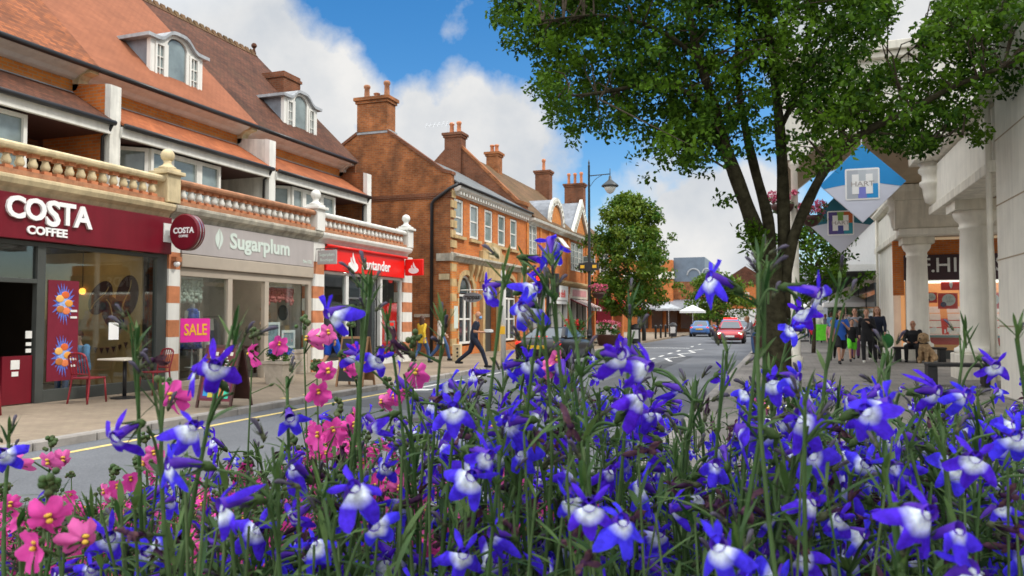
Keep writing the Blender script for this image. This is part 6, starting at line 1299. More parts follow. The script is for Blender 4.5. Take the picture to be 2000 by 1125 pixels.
mannequin('headless mannequin in long white dress at the left boutique window', -13.1, 13.78, .15, C_['white'], .25); mannequin('headless mannequin in blue floral dress behind the sale sign', -13.05, 14.45, .35, pm('blue floral cloth', (.05, .10, .42), .8, .9, 22), .45)
def garland(label, x, y0, y1, z0, z1, m, n):
    t = thing('hanging_garland', label, 'window decoration', (x, (y0+y1)/2, z1)); b = MB(); b.smooth = True
    for k in range(n):
        y = y0+(y1-y0)*(k+.5)/n; zz = z1-.05; e = z0+.12*rng.random()
        while zz > e: b.ball((x+rng.normal()*.02, y+rng.normal()*.02, zz), .045+.02*rng.random(), 6); zz -= .075
    b.build('strands', m, t); b = MB(); b.box(x-.02, x+.02, y0, y1, z1, z1+.04); b.build('rail', M['offwhite'], t)
garland('cream lacy garland hanging in the left boutique window', -12.78, 13.5, 14.45, 1.82, 2.4, pm('lace', (.55, .57, .48), .9, .2, 20), 10); garland('salmon pink rosette garland hanging in the right boutique window', -12.8, 16.75, 18.0, 1.88, 2.32, pm('rosette pink', (.62, .20, .18), .9, .3, 25), 14)
t = thing('wall_mirror', 'square framed round mirror at the right of the boutique window', 'mirror', (-13.2, 18.2, 1.7)); b = MB(); b.M = FX(-13.25, 0); b.box(17.85, 18.4, 0, .03, 1.3, 2.0); b.build('frame', M['taupe'], t); b = MB(); b.M = FX(-13.25, 0); b.lathe([(.22, .031), (.22, .045)], (18.12, 0, 1.66), 24, 'y'); b.build('mirror_glass', M['glass_dark'], t)
t = thing('flower_wreath', 'wreath of cream roses under the pink garland', 'wreath', (-13.2, 17.3, 1.6)); b = MB(); b.smooth = True
for k in range(26): b.ball((-13.15+.03*rng.normal(), 17.25+.22*rng.normal()*.6, 1.6+.16*rng.normal()), .05, 6)
b.build('roses', pm('rose cream', (.45, .33, .22), .8, .5, 15), t)
for lb, y, z, w, h in (('large white picture frame standing in the boutique window', 17.15, .68, .62, .72), ('small white picture frame leaning at the right of the boutique window', 17.85, .68, .6, .5)):
    t = thing('picture_frame', lb, 'picture frame', (-12.85, y, z)); b = MB(); b.M = FX(-12.85, 0)
    b.box(y-w/2, y-w/2+.07, 0, .03, z, z+h); b.box(y+w/2-.07, y+w/2, 0, .03, z, z+h); b.box(y-w/2+.07, y+w/2-.07, 0, .03, z, z+.07); b.box(y-w/2+.07, y+w/2-.07, 0, .03, z+h-.07, z+h); b.build('frame', M['purewhite'], t); b = MB(); b.M = FX(-12.85, 0); b.box(y-w/2+.07, y+w/2-.07, 0, .01, z+.07, z+h-.07); b.build('picture', pm('sea picture', (.3, .38, .42), .5, .4, 8), t)
t = thing('table_lamp', 'white drum shade lamp inside the boutique doorway', 'lamp', (-13.9, 15.9, .8)); b = MB(); b.lathe([(.16, 1.2), (.18, 1.2), (.16, 1.5), (.14, 1.5)], (-13.9, 15.9, 0), 16); b.build('lamp_shade', M['offwhite'], t); b = MB(); b.lathe([(.09, .75), (.09, 1.2)], (-13.9, 15.9, 0), 14); b.build('lamp_base', M['offwhite'], t)
t = thing('display_table', 'dark display table inside the boutique', 'table', (-14.2, 15.9, 0)); b = MB(); b.box(-14.6, -13.6, 15.3, 17.6, .7, .75); b.build('table_top', M['darkwood'], t); b = MB(); [b.box(xx, xx+.06, yy, yy+.06, 0, .7) for xx in (-14.55, -13.7) for yy in (15.35, 17.5)]; b.build('leg', M['darkwood'], t)
t = thing('clothes_rail', 'rail of mixed clothes at the back of the boutique', 'clothes rail', (-15.4, 15.8, 0)); b = MB(); b.tube([(-15.4, 13.5, 1.55), (-15.4, 18.2, 1.55)], .02, 6); b.build('rail', M['steel'], t)
for k in range(18): b = MB(); y = 13.6+.25*k; b.loft([[(-15.4+sx*w, y+sy*.05, z) for sx, sy in ((1, 1), (-1, 1), (-1, -1), (1, -1))] for z, w in ((.5+.1*(k % 3), .26), (1.35, .2), (1.5, .05))]); b.build('garment', [C_['white'], C_['denim'], C_['grey'], C_['pink'], C_['navy']][k % 5], t)
t = thing('cctv_camera', 'white dome camera under the round maroon sign', 'camera', (XF+.1, 13.2, 2.75)); b = MB(); b.smooth = True; b.ball((XF+.14, 13.2, 2.68), .07, 10); b.build('dome', M['purewhite'], t); b = MB(); b.box(XF+.06, XF+.2, 13.12, 13.28, 2.73, 2.83); b.build('bracket', M['terra'], t)
t = thing('tv_aerial', 'thin rooftop aerial left of the tall party wall chimney', 'aerial', (-17.0, 37.6, 11.3)); b = MB(); b.tube([(-17.0, 37.6, 11.2), (-17.0, 37.6, 12.1)], .02, 5); b.tube([(-18.3, 37.6, 12.0), (-16.6, 37.6, 12.0)], .015, 5)
for k in range(6): b.tube([(-18.3+k*.25, 37.6-.15, 11.85), (-18.3+k*.25, 37.6+.15, 12.2)], .01, 4)
b.build('aerial_rods', M['steel'], t)
t = thing('cafe_lamp', 'small glowing amber lamp inside the cafe', 'lamp', (-15.0, 11.4, 2.2)); w = atX(161, 569, -14.6); t.location = w; b = MB(); b.smooth = True; b.ball(w, .075, 10); b.build('bulb', emat('amber bulb', (1, .42, .06), 2.2), t); b = MB(); b.tube([w, w+V_((0, 0, .9))], .008, 5); b.build('cord', M['black'], t)
# ------------------------------------------------------------------ the planter and its flowers in front of the camera
SOIL = 1.13
def camxy(lat, Z): return Vector((_ca*lat-_sa*Z, _sa*lat+_ca*Z, 0))
M['lob'] = attmat('lobelia petal', (.085, .014, .62), (.84, .92, 1.0), 'eye', .62, .32, .34, 300, .12, (.30, .70), (.060, .045, .92))
M['lobtube'] = attmat('lobelia tube', (.10, .03, .45), (.3, .3, .6), 'eye', .5, .15, .25, 160)
M['lobbud'] = attmat('closed lobelia bud', (.06, .07, .05), (.15, .09, .26), 'eye', .6, .2, .3, 160)
M['wither'] = attmat('withered petal', (.05, .02, .055), (.12, .06, .06), 'eye', .8, .15, .5, 140, .1)
M['stemg'] = attmat('flower stem', (.045, .10, .028), (.10, .15, .06), 'eye', .6, .1, .25, 90, .2)
M['blade'] = attmat('narrow leaf', (.022, .07, .016), (.10, .17, .045), 'eye', .55, .3, .3, 60, .3)
M['calyx'] = attmat('calyx', (.05, .09, .025), (.11, .05, .07), 'eye', .6, .15, .25, 120, .2)
M['pinkp'] = attmat('pink petal', (.80, .08, .42), (.12, .006, .03), 'eye', .5, .3, .15, 130, .2)
M['pinkpale'] = attmat('pale pink petal', (.78, .14, .44), (.20, .02, .05), 'eye', .5, .3, .15, 130, .2)
M['pollen'] = pm('yellow throat', (.70, .42, .05), .6)
M['podg'] = attmat('green pod', (.045, .10, .025), (.10, .09, .04), 'eye', .5, .1, .3, 150, .3)
M['soil'] = pm('potting soil', (.03, .022, .016), .95, .4, 30, .8, 60); M['troughm'] = pm('dark planter board', (.03, .032, .03), .6, .25, 5, .2, 30)
def petal(b, ang, Ln, Wd, bend, eye, cup=.12, ns=6, nw=5, tip=.0, c0=0.0, ruff=.0):
    """petal in local x-z plane radiating at angle ang, facing +y; eye(t) -> tint"""
    d = Vector((math.cos(ang), 0, math.sin(ang))); s = Vector((-d.z, 0, d.x)); n = Vector((0, 1, 0))
    vs, av, fs = [], [], []; ph = random.random()*6
    for i in range(ns+1):
        t = i/ns; w = Wd*(.22+.78*math.sin(min(1, t*1.25)*PI/2))*(1-max(0, (t-.62)/.38)**2.4*(1-tip))
        for j in range(nw):
            q = -1+2*j/(nw-1)
            p = d*(c0+Ln*(t-.06*(1-q*q)*0))+s*(q*w*.5)+n*(-bend*Ln*t*t-cup*Wd*q*q*t+ruff*Ln*math.sin(ph+q*3+t*4)*t)
            vs.append(p); av.append(eye(t, q))
    for i in range(ns):
        for j in range(nw-1): k = i*nw+j; fs.append((k, k+1, k+nw+1, k+nw))
    b.add(vs, fs, av)
def fan(b, a0, a1, na, nr, rfun, eyefun, bend, sidefold, cup, ruff, mid=-PI/2):
    """lobed lip: a radial fan whose edge follows rfun(angle); bends back towards its rim"""
    vs, av, fs = [], [], []; p1, p2 = random.random()*6, random.random()*6; fl, fr_ = sidefold*random.uniform(.3, 1.5), sidefold*random.uniform(.3, 1.5)
    for j in range(na+1):
        a = a0+(a1-a0)*j/na; r = rfun(a); q = (a-mid)/max(abs(a1-a0)/2, .01)
        for i in range(nr+1):
            t = i/nr; L_ = r*t
            y = -bend*r*t*t-(fl if q < 0 else fr_)*r*t*min(1, q*q*1.2)+cup*r*t*(1-t)*2+ruff*r*t*t*math.sin(a*6+p1)+ruff*.6*r*t*math.sin(a*3+t*5+p2)
            vs.append((L_*math.cos(a), y, L_*math.sin(a))); av.append(eyefun(a, t, r))
    for j in range(na):
        for i in range(nr): k = j*(nr+1)+i; fs.append((k, k+1, k+nr+2, k+nr+1))
    b.add(vs, fs, av)
def lobelia_mesh(seed):
    random.seed(seed); b = MB(); b.smooth = True; b.mi = 0
    L0 = .0132*random.uniform(.88, 1.1); sp = R(random.uniform(40, 52)); w0, w1 = R(random.uniform(16, 22)), R(random.uniform(14, 20)); sl = random.uniform(.82, 1.02); nb = random.uniform(.38, .5)
    lob = lambda a, c, w: math.exp(-abs((a-c)/w)**2.6)
    rf = lambda a: L0*(nb+(1-nb)*max(lob(a, -PI/2, w0)*1.0, lob(a, -PI/2-sp, w1)*sl, lob(a, -PI/2+sp, w1)*sl))*(1+.05*math.sin(a*17+seed))
    lim = random.uniform(.33, .54)
    ef = lambda a, t, r: (lim-t*r/L0-.10*abs(a+PI/2))*1.5+.5
    fan(b, -PI/2-sp-R(26), -PI/2+sp+R(26), 26, 8, rf, ef, random.choice((.05, .15, .3, .5, .8)), random.choice((.0, .2, .45, .8)), random.uniform(.0, .12), random.choice((.05, .09, .14)))
    sp = random.uniform(12, 50)
    for a in (90-sp, 90+sp):
        if random.random() < .93: petal(b, R(a+random.uniform(-14, 14)), random.uniform(.0066, .0096), random.uniform(.0022, .0032), random.uniform(-.5, 1.5), lambda t, q: -1.0, .6, 6, 3, ruff=.08)
    # fused throat so that the lips join
    b.mi = 1; b.tube([(0, .0008, 0), (0, -.003, -.0002), (0, -.008, -.0008), (0, -.0125, -.0022)], [.0026, .0022, .0017, .0012], 8, False)
    b.mi = 2; b.tube([(0, -.0115, -.0018), (0, -.0145, -.003), (0, -.0175, -.0045)], [.0016, .0021, .0007], 7, True)
    for j in range(5):
        a = 2*PI*j/5+.3; o = Vector((math.cos(a), 0, math.sin(a))); c = Vector((0, -.0125, -.0022)); b.tube([c+o*.0014, c+o*.0032+Vector((0, .004, 0)), c+o*.0048+Vector((0, .0075, .0005))], [.0006, .00045, .0001], 4, False)
    o = b.build('flower', [M['lob'], M['lobtube'], M['calyx']], None, recalc=False); me = o.data; bpy.data.objects.remove(o); return me
def bud_mesh(seed, kind):
    random.seed(seed); b = MB(); b.smooth = True
    if kind == 'bud':
        b.mi = 0; b.av = .3; b.tube([(0, -.004, -.001), (0, .001, 0), (0, .006, .0008), (0, .009, .0004), (0, .0115, -.0006)], [.0010, .0012, .0017, .0018, .0006], 8)
    else:
        b.mi = 0
        for j in range(5):
            a = random.uniform(-2.6, -.4) if j < 3 else random.uniform(1, 2.2); petal(b, a, random.uniform(.006, .010), random.uniform(.002, .004), random.uniform(-1.2, 1.2), lambda t, q: random.random(), .8, 5, 3, ruff=.16)
        b.tube([(0, .0, 0), (.0006, -.004, -.001), (0, -.008, -.002), (0, -.012, -.003)], [.0018, .0013, .0016, .001], 6)
    b.mi = 1; b.av = .3; b.tube([(0, -.0115, -.002), (0, -.0145, -.003), (0, -.017, -.0042)] if kind != 'bud' else [(0, -.003, 0), (0, -.006, -.001), (0, -.009, -.002)], [.0014, .0021, .0007], 7)
    for j in range(5):
        a = 2*PI*j/5; o = Vector((math.cos(a), 0, math.sin(a))); c = Vector((0, -.012, -.002)) if kind != 'bud' else Vector((0, -.004, -.0006)); b.tube([c+o*.0012, c+o*.0030+Vector((0, .0045, 0)), c+o*.0040+Vector((0, .009, .0005))], [.0006, .00045, .0001], 4, False)
    o = b.build(kind, [M['lobbud'] if kind == 'bud' else M['wither'], M['calyx']], None, recalc=False); me = o.data; bpy.data.objects.remove(o); return me
def pink_mesh(seed, pale):
    random.seed(seed); b = MB(); b.smooth = True; L0 = .0098*random.uniform(.85, 1.1)
    lobes = [(-90+random.uniform(-6, 6), 42, 1.0), (-24, 31, .80*random.uniform(.8, 1.1)), (204, 31, .80*random.uniform(.8, 1.1)), (54, 30, .62), (126, 30, .62)]
    def rf(a):
        g = math.degrees(a); v = 0
        for c, w, l in lobes:
            d = (g-c+180) % 360-180; v = max(v, l*math.exp(-abs(d/w)**3.2))
        return L0*(.46+.54*v)*(1+.04*math.sin(a*13+seed))
    fan(b, -PI/2, 1.5*PI, 40, 6, rf, lambda a, t, r: max(0, (.24-t*r/L0)*4), random.choice((-.35, .1, .35, .7, 1.0)), random.uniform(-.3, .5), random.uniform(.0, .3), random.choice((.08, .14, .20)), PI/2)
    b.mi = 1; b.ball((0, .0012, -.0004), .0013, 7, (1, 1, .8)); b.ball((0, .0005, .0018), .0012, 7, (1.3, .8, .7))
    b.mi = 2
    for s in (-1, 1): b.tube([(s*.0015, -.0004, -.001), (s*.0028, -.004, -.003), (s*.0032, -.0065, -.0055)], [.0009, .0007, .0003], 5)
    b.tube([(0, -.0005, .001), (0, -.003, .002)], [.0016, .0008], 6)
    o = b.build('flower', [M['pinkpale' if pale else 'pinkp'], M['pollen'], M['calyx']], None, recalc=False); me = o.data; bpy.data.objects.remove(o); return me
LOB = [lobelia_mesh(s) for s in range(22)]; BUD = [bud_mesh(40+s, 'bud') for s in range(4)]; WIT = [bud_mesh(60+s, 'withered_flower') for s in range(6)]; PNK = [pink_mesh(80+s, s % 3 == 2) for s in range(14)]
random.seed(5)
def put(me, name, parent, p, fwd, roll=0.0, s=1.0):
    """child whose local +y points along fwd"""
    o = bpy.data.objects.new(name, me); COL.objects.link(o); o.parent = parent
    f = Vector(fwd).normalized(); up = Vector((0, 0, 1)); x = f.cross(up)
    if x.length < 1e-3: x = Vector((1, 0, 0))
    x.normalize(); z = x.cross(f); m = Matrix((x, f, z)).transposed().to_4x4() @ Matrix.Rotation(roll, 4, 'Y')
    o.matrix_local = Matrix.Translation(p) @ m @ Matrix.Scale(s, 4); return o
def bladeat(b, p, d, L_, W_, droop=.3, fold=.25):
    d = Vector(d).normalized(); s = d.cross(Vector((0, 0, 1)));
    if s.length < 1e-3: s = Vector((1, 0, 0))
    s.normalize(); u = s.cross(d); vs, av = [], []; tn = random.random()
    for i in range(5):
        t = i/4; w = W_*math.sin(PI*(.1+.88*t))**.8*.5 if i < 4 else W_*.03; c = Vector(p)+d*(L_*t)-Vector((0, 0, droop*L_*t*t)); vs += [c-s*w+u*fold*w, c, c+s*w+u*fold*w]; av += [tn]*3
    b.add(vs, [f for i in range(4) for f in ((3*i, 3*i+1, 3*i+4, 3*i+3), (3*i+1, 3*i+2, 3*i+5, 3*i+4))], av)
def rdir(tilt=1.0): a = random.random()*2*PI; return Vector((math.cos(a), math.sin(a), tilt))
def lobelia_plant(t, base, tip, heads, nleaf=10, nbud=3, nwit=2, rad=.0016):
    """base, tip: stem ends; heads: list of (point, facing, size); everything in the thing's local frame"""
    mid = base.lerp(tip, .5)+Vector((random.uniform(-.032, .032), random.uniform(-.02, .02), .01)); C = curve([base, base.lerp(mid, .55)+Vector((random.uniform(-.008, .008), 0, 0)), mid, mid.lerp(tip, .6)+Vector((random.uniform(-.008, .008), 0, .004)), tip], 3); m = len(C)
    b = MB(); b.smooth = True; b.av = random.random()*.5; b.tube(C, [rad*(1.25-.75*i/(m-1)) for i in range(m)], 6)
    lv = MB(); lv.smooth = True
    for p, f, s in heads:
        e = Vector(p)-Vector(f).normalized()*.0172*s-Vector((0, 0, .0045*s)); q = min(C, key=lambda c: (c-e).length+max(0, c.z-e.z+.012)*2); b.tube(curve([q, (q+e)/2+Vector((0, 0, .004)), e], 4), [.0008, .0008, .0007, .0007, .0007, .0006, .0006, .0006, .0006], 5, False)
        put(random.choice(LOB), 'flower', t, p, f, random.uniform(-.9, .9), s); bladeat(lv, q, rdir(.6), random.uniform(.012, .02), .003, .2)
    for k in range(nleaf):
        q = C[int((k+.5)/nleaf*(m-1)*.97)]; bladeat(lv, q, rdir(random.uniform(.3, 1.4)), random.uniform(.016, .034)*(1.3-.7*k/nleaf), random.uniform(.0018, .0036), random.uniform(.1, .5))
    for k in range(nbud):
        f = rdir(random.uniform(.2, 1.6)); p = tip+f.normalized()*random.uniform(.006, .014)+Vector((0, 0, random.uniform(-.02, .004))); put(random.choice(BUD), 'bud', t, p, f, 0, random.uniform(.34, .55)); b.tube([C[-1-k % 3], p-f.normalized()*.008], [.0007, .0005], 5, False)
    for k in range(nwit):
        q = C[int((m-1)*random.uniform(.55, .95))]; f = rdir(random.uniform(-.4, .6)); p = q+f.normalized()*random.uniform(.018, .03); put(random.choice(WIT), 'withered_flower', t, p, f, random.random()*3, random.uniform(.55, .9)); b.tube([q, p-f.normalized()*.016], [.0008, .0006], 5, False)
    for k in range(7): bladeat(lv, tip-Vector((0, 0, .012*random.random())), rdir(random.uniform(.6, 2.5)), random.uniform(.008, .017), .0016, .0)
    b.build('stem', M['stemg'], t); lv.build('leaves', M['blade'], t, recalc=False)
def hero(label, u, v, px, yaw, pitch=-.05, extra=(), group=None, du=None, nleaf=9, nbud=3, nwit=1, dz=0.0, rad=.0014):
    """a lobelia whose main bloom sits where the photo shows it; yaw: 0 faces the camera, + turns right"""
    Z = max(.23, .0225*FPX/px); p = at(u, v, Z); tocam = -CF
    def facing(yw, pt): d = Vector((tocam.x, tocam.y, 0)).normalized(); d.rotate(Matrix.Rotation(yw, 3, 'Z')); return Vector((d.x, d.y, pt))
    g = du if du is not None else random.uniform(-40, 40)
    base = at(u+g, v+300, Z+random.uniform(.0, .05)); base.z = SOIL-.01
    t = thing('lobelia', label, 'flower', (0, 0, 0), group); off = base.copy()
    f0 = facing(yaw+random.uniform(-.45, .45), pitch+random.uniform(-.25, .45)); heads = [(p, f0, 1.0)]
    for eu, ev, eyaw in extra: heads.append((at(eu, ev, Z+random.uniform(-.01, .02)), facing(eyaw+random.uniform(-.5, .5), random.uniform(-.4, .5)), random.uniform(.85, 1)))
    e = p-f0.normalized()*.028-Vector((0, 0, .004)); tip = e+Vector((random.uniform(-.004, .004), random.uniform(-.004, .004), .012))
    lobelia_plant(t, Vector((0, 0, 0)), tip-off, [(h[0]-off, h[1], h[2]) for h in heads], nleaf, nbud, nwit, rad)
    t.location = base; return t
HL = [('tallest lobelia, its bloom seen from behind against the round lead dormer', 1075, 470, 85, 2.7, .35, [(1068, 512, 1.2)], 25),
      ('lobelia with a drooping side view bloom hanging over the first arched window', 948, 562, 78, -1.1, -.5, [], 120),
      ('lobelia with a pale striped bloom above the black car roof', 1022, 598, 95, -.5, -.3, [(1050, 560, .6)], 60),
      ('lobelia with a bloom in front of the yellow number plate', 1035, 705, 85, -.25, -.2, [(985, 715, -1.4)], 50),
      ('lobelia with a large front facing bloom beside the black car wing', 1212, 690, 118, .2, -.25, [(1268, 715, .9)], -40),
      ('lobelia with a long side view bloom against the far orange store', 1388, 540, 105, -.9, -.15, [], 90),
      ('lobelia with a side view bloom beneath the teal diamond sign', 1598, 572, 110, 1.0, -.35, [], 45),
      ('lobelia with two small blooms in front of the big tree trunk', 1562, 606, 75, -.6, -.2, [(1548, 640, -.9)], 60),
      ('lobelia with a white eyed bloom over the painted kerb line', 885, 795, 100, .1, -.2, [], 20),
      ('lobelia with a narrow hanging bloom right of the black chalk board', 722, 838, 85, -.9, -.7, [], 30),
      ('lobelia with a wide bloom at the heart of the pink cluster', 690, 950, 128, .15, .25, [(730, 1025, .5)], 40),
      ('lobelia with a large blue bloom low on the left over the pinks', 432, 985, 128, -.6, -.3, [(330, 905, -.5)], 60),
      ('lobelia with a drooping bloom over the grey road at the left', 226, 852, 112, -.5, -.55, [(378, 830, .3)], 260),
      ('lobelia with an upright two eared bloom left of the maroon A-board', 420, 712, 112, -.3, -.15, [(385, 720, -.8)], -20),
      ('lobelia with a hanging narrow bloom over the yellow road line', 566, 815, 88, .5, -.8, [], 80),
      ('lobelia with a bent side view bloom hiding the man in blue shorts', 640, 612, 92, -1.0, -.5, [], 110),
      ('lobelia with a bloom in front of the red cash machine surround', 742, 700, 82, -.3, -.35, [(700, 690, .9)], 70),
      ('lobelia with a pale lipped bloom at the middle of the bed', 922, 928, 112, -.35, .1, [(955, 888, .7)], 30),
      ('lobelia with the widest white eyed bloom, low in the middle of the bed', 1150, 985, 128, .1, .15, [(1215, 1015, .9)], 20),
      ('lobelia with the biggest bloom of all near the bottom edge', 1402, 1062, 158, -.35, .05, [], -30),
      ('lobelia with a bloom over the middle of the empty road', 1272, 805, 78, .1, -.1, [(1330, 760, .8)], 20),
      ('lobelia with a broad pale bloom above the biggest one', 1398, 905, 90, .2, .2, [], -20),
      ('lobelia with a bloom at the foot of the big tree trunk', 1508, 742, 88, -.1, -.15, [(1560, 735, .5)], 30),
      ('lobelia with a bloom just below the steel cycle hoops', 1556, 880, 80, .3, -.1, [(1600, 900, -.3)], -20),
      ('lobelia with a star shaped bloom on the grey paving right of the trunk', 1735, 788, 122, .5, -.1, [(1690, 800, -.6)], 40),
      ('lobelia with a bloom in front of the front bench', 1832, 762, 95, .2, -.2, [(1888, 768, -.1)], 30),
      ('lobelia with the highest bloom at the right edge against the corner pier', 1945, 712, 78, -.2, -.25, [], 60),
      ('lobelia with a large eyed bloom against the foot of the corner pier', 1905, 892, 112, .1, -.1, [(1985, 850, .3)], 20),
      ('lobelia with a big dark eyed bloom low on the right', 1815, 1000, 145, -.15, .1, [(1872, 1032, .8)], -20),
      ('lobelia with a bloom cut by the bottom edge at the right corner', 1896, 1108, 150, .2, .2, [], 10),
      ('lobelia with a pale bloom left of the right hand corner group', 1692, 905, 92, -.3, .0, [(1650, 880, .5)], 20),
      ('lobelia with a bloom low on the right between two green stalks', 1690, 1042, 95, .4, -.1, [(1640, 1010, -.6)], 10),
      ('lobelia with a bloom at the bottom edge under the biggest one', 1560, 1085, 100, -.4, .0, [(1500, 1010, .5)], 0),
      ('lobelia with a bloom at the bottom left corner among the pinks', 285, 1075, 100, .5, -.4, [(180, 1110, -.2)], 10),
      ('lobelia with a bloom at the left edge over the kerb', 2, 885, 92, .7, -.3, [], -40),
      ('lobelia with a faded blue bloom low in the middle left', 575, 1010, 95, -.2, -.3, [(610, 1060, .4)], 20),
      ('lobelia with a bloom near the bottom edge left of the middle', 905, 1080, 105, .3, .0, [(960, 1040, -.5)], 10),
      ('lobelia with a bloom low between the middle and the biggest one', 1290, 1040, 85, .6, -.1, [], 0)]
for lb, u, v, px, yw, pt, ex, du in HL: hero(lb, u, v, px, yw, pt, ex, du=du, nbud=random.choice((1, 2, 3)), nwit=random.choice((0, 1, 2)))
# taller bud stems that show no open bloom
for lb, u, v, Z in (('lobelia stalk with only green buds in front of the walking group', 1640, 545, .36), ('lobelia stalk with a pale bud at its tip right of the red car', 1500, 510, .36), ('lobelia stalk with purple buds in front of the red bank sign', 722, 560, .36), ('lobelia stalk with a spray of dark buds over the stone pediment', 985, 520, .36), ('lobelia stalk with a round blue bud beside the blonde woman', 866, 625, .38), ('green leafy lobelia shoot in front of the sitting man', 1735, 690, .4), ('lobelia stalk with buds left of the round maroon sign foot', 268, 640, .34), ('lobelia stalk with a folded blue bloom over the white road marks', 1230, 598, .36), ('hooked lobelia stalk at the far right edge', 1985, 640, .36), ('lobelia stalk with brown withered blooms in front of the red car', 1420, 690, .38), ('lobelia stalk with withered blooms over the black car boot', 1060, 610, .34)):
    p = at(u, v, Z); base = at(u+random.uniform(-170, 170), v+300, Z+.03); base.z = SOIL-.01; t = thing('lobelia', lb, 'flower')
    lobelia_plant(t, Vector((0, 0, 0)), p-base, [], 7, 3, 3 if 'wither' in lb else 1, .0013); t.location = base
# crowd of ordinary lobelias
protos = []
for k in range(14):
    random.seed(300+k); t = thing('lobelia', 'blue lobelia crowded in the bed, smaller than the singled out stems', 'flower', (0, 0, 0), 'lobelias crowding the flower bed'); h = .22
    tip = Vector((random.uniform(-.03, .03), random.uniform(-.03, .03), h)); heads = []
    for j in range(random.choice((5, 6, 7, 8))): f = rdir(random.uniform(-.7, .5)); q = tip*random.uniform(.74, 1.04); heads.append((q+f.normalized()*random.uniform(.028, .048), f, random.uniform(.66, 1.0)))
    lobelia_plant(t, Vector((0, 0, 0)), tip, heads, 16, 4, random.choice((2, 3, 4)), .0014); protos.append(t)
random.seed(9); used = set(); TOPL = [(-150, 1010), (150, 1000), (300, 940), (420, 860), (560, 830), (700, 790), (850, 730), (1000, 690), (1150, 690), (1300, 710), (1500, 725), (1700, 750), (1900, 735), (2150, 720)]
def prof(P, u):
    for (a, b_), (c, d) in zip(P[:-1], P[1:]):
        if a <= u <= c: return b_+(d-b_)*(u-a)/(c-a)
    return P[-1][1]
def scatter(protos, h, N, U0, U1, P, zlo, zhi, wfun, vmax=1100, vp=1.1):
    n = 0; guard = 0
    while n < N and guard < 20000:
        guard += 1; u = random.uniform(U0, U1)
        if random.random() > wfun(u): continue
        v0 = prof(P, u); v = v0+(vmax-v0)*random.random()**vp; Z = random.uniform(zlo, zhi); p = at(u, v, Z); H = p.z-SOIL
        if H < .07 or H > .38: continue
        k = random.randrange(len(protos)); o = protos[k]
        sc = (random.uniform(.9, 1.08),)*2+(H/h,)
        sz = H/h
        loc = (p.x, p.y, SOIL-.01)
        if k not in used: used.add(k); o.location = loc; o.rotation_euler = (0, 0, random.random()*6.28); o.scale = (max(.85, min(1.15, sz)),)*2+(sz,)
        else: dup(o, loc, random.random()*6.28, None, (max(.85, min(1.15, sz)),)*2+(sz,))
        n += 1
scatter(protos, .22, 248, -150, 2120, TOPL, .36, 1.2, lambda u: .35 if u < 300 else (.55 if u < 800 else 1))
# pink diascias
def pink_plant(t, base, tip, heads, npod=8, rad=.0010):
    mid = base.lerp(tip, .5)+Vector((random.uniform(-.02, .02), random.uniform(-.02, .02), 0)); C = curve([base, mid, tip], 8); m = len(C); b = MB(); b.smooth = True; b.av = random.random()*.8; b.tube(C, [rad*(1.3-.8*i/(m-1)) for i in range(m)], 6)
    lv = MB(); lv.smooth = True; pd = b
    for p, f, s in heads:
        e = Vector(p)-Vector(f).normalized()*.003*s; q = min(C, key=lambda c: (c-e).length+max(0, c.z-e.z)*1.0); b.tube([q, (q+e)/2+Vector((0, 0, .003)), e], [.0006, .0005, .0005], 5, False); put(random.choice(PNK), 'flower', t, p, f, random.uniform(-.3, .3), s)
    for k in range(npod):
        q = C[int((m-1)*(.45+.5*k/npod))]; f = rdir(random.uniform(.2, .7)).normalized(); L_ = random.uniform(.008, .017); e = q+f*L_; b.mi = 0; b.tube([q, e], [.0005, .0004], 4, False); b.mi = 1; pd.av = random.random(); pd.tube([e-f*.0004, e+f*.0018, e+f*.004], [.0005, .0013, .0003], 6)
    for k in range(12): f = rdir(random.uniform(.0, 2)).normalized(); b.mi = 1; pd.av = random.random()*.6; pd.ball(tip+f*random.uniform(.001, .0055)-Vector((0, 0, random.uniform(0, .006))), random.uniform(.0012, .0021), 7)
    for k in range(8): q = C[int((m-1)*random.uniform(.0, .55))]; bladeat(lv, q, rdir(random.uniform(.2, 1)), random.uniform(.014, .024), random.uniform(.006, .011), .3)
    b.build('stem', [M['stemg'], M['podg']], t); lv.build('leaves', M['blade'], t, recalc=False)
def hpink(label, u, v, px, yaw, pitch=-.1, extra=(), up=45, du=None, tipv=None):
    Z = max(.26, .0195*FPX/px); p = at(u, v, Z); d0 = Vector((-CF.x, -CF.y, 0)).normalized()
    def fc(y, pt): d = d0.copy(); d.rotate(Matrix.Rotation(y, 3, 'Z')); return Vector((d.x, d.y, pt))
    g = du if du is not None else random.uniform(-60, 60); base = at(u+g, v+260, Z+.02); base.z = SOIL-.01; t = thing('diascia', label, 'flower'); f0 = fc(yaw+random.uniform(-.6, .6), pitch+random.uniform(-.3, .5))
    tip = at(u+random.uniform(-14, 14), v-up, Z+.012); hs = [(p-base, f0, 1.0)]+[(at(eu, ev, Z+random.uniform(-.01, .012))-base, fc(ey, random.uniform(-.4, .1)), random.uniform(.85, 1.05)) for eu, ev, ey in extra]
    pink_plant(t, Vector((0, 0, 0)), tip-base, hs, random.choice((5, 8, 10))); t.location = base
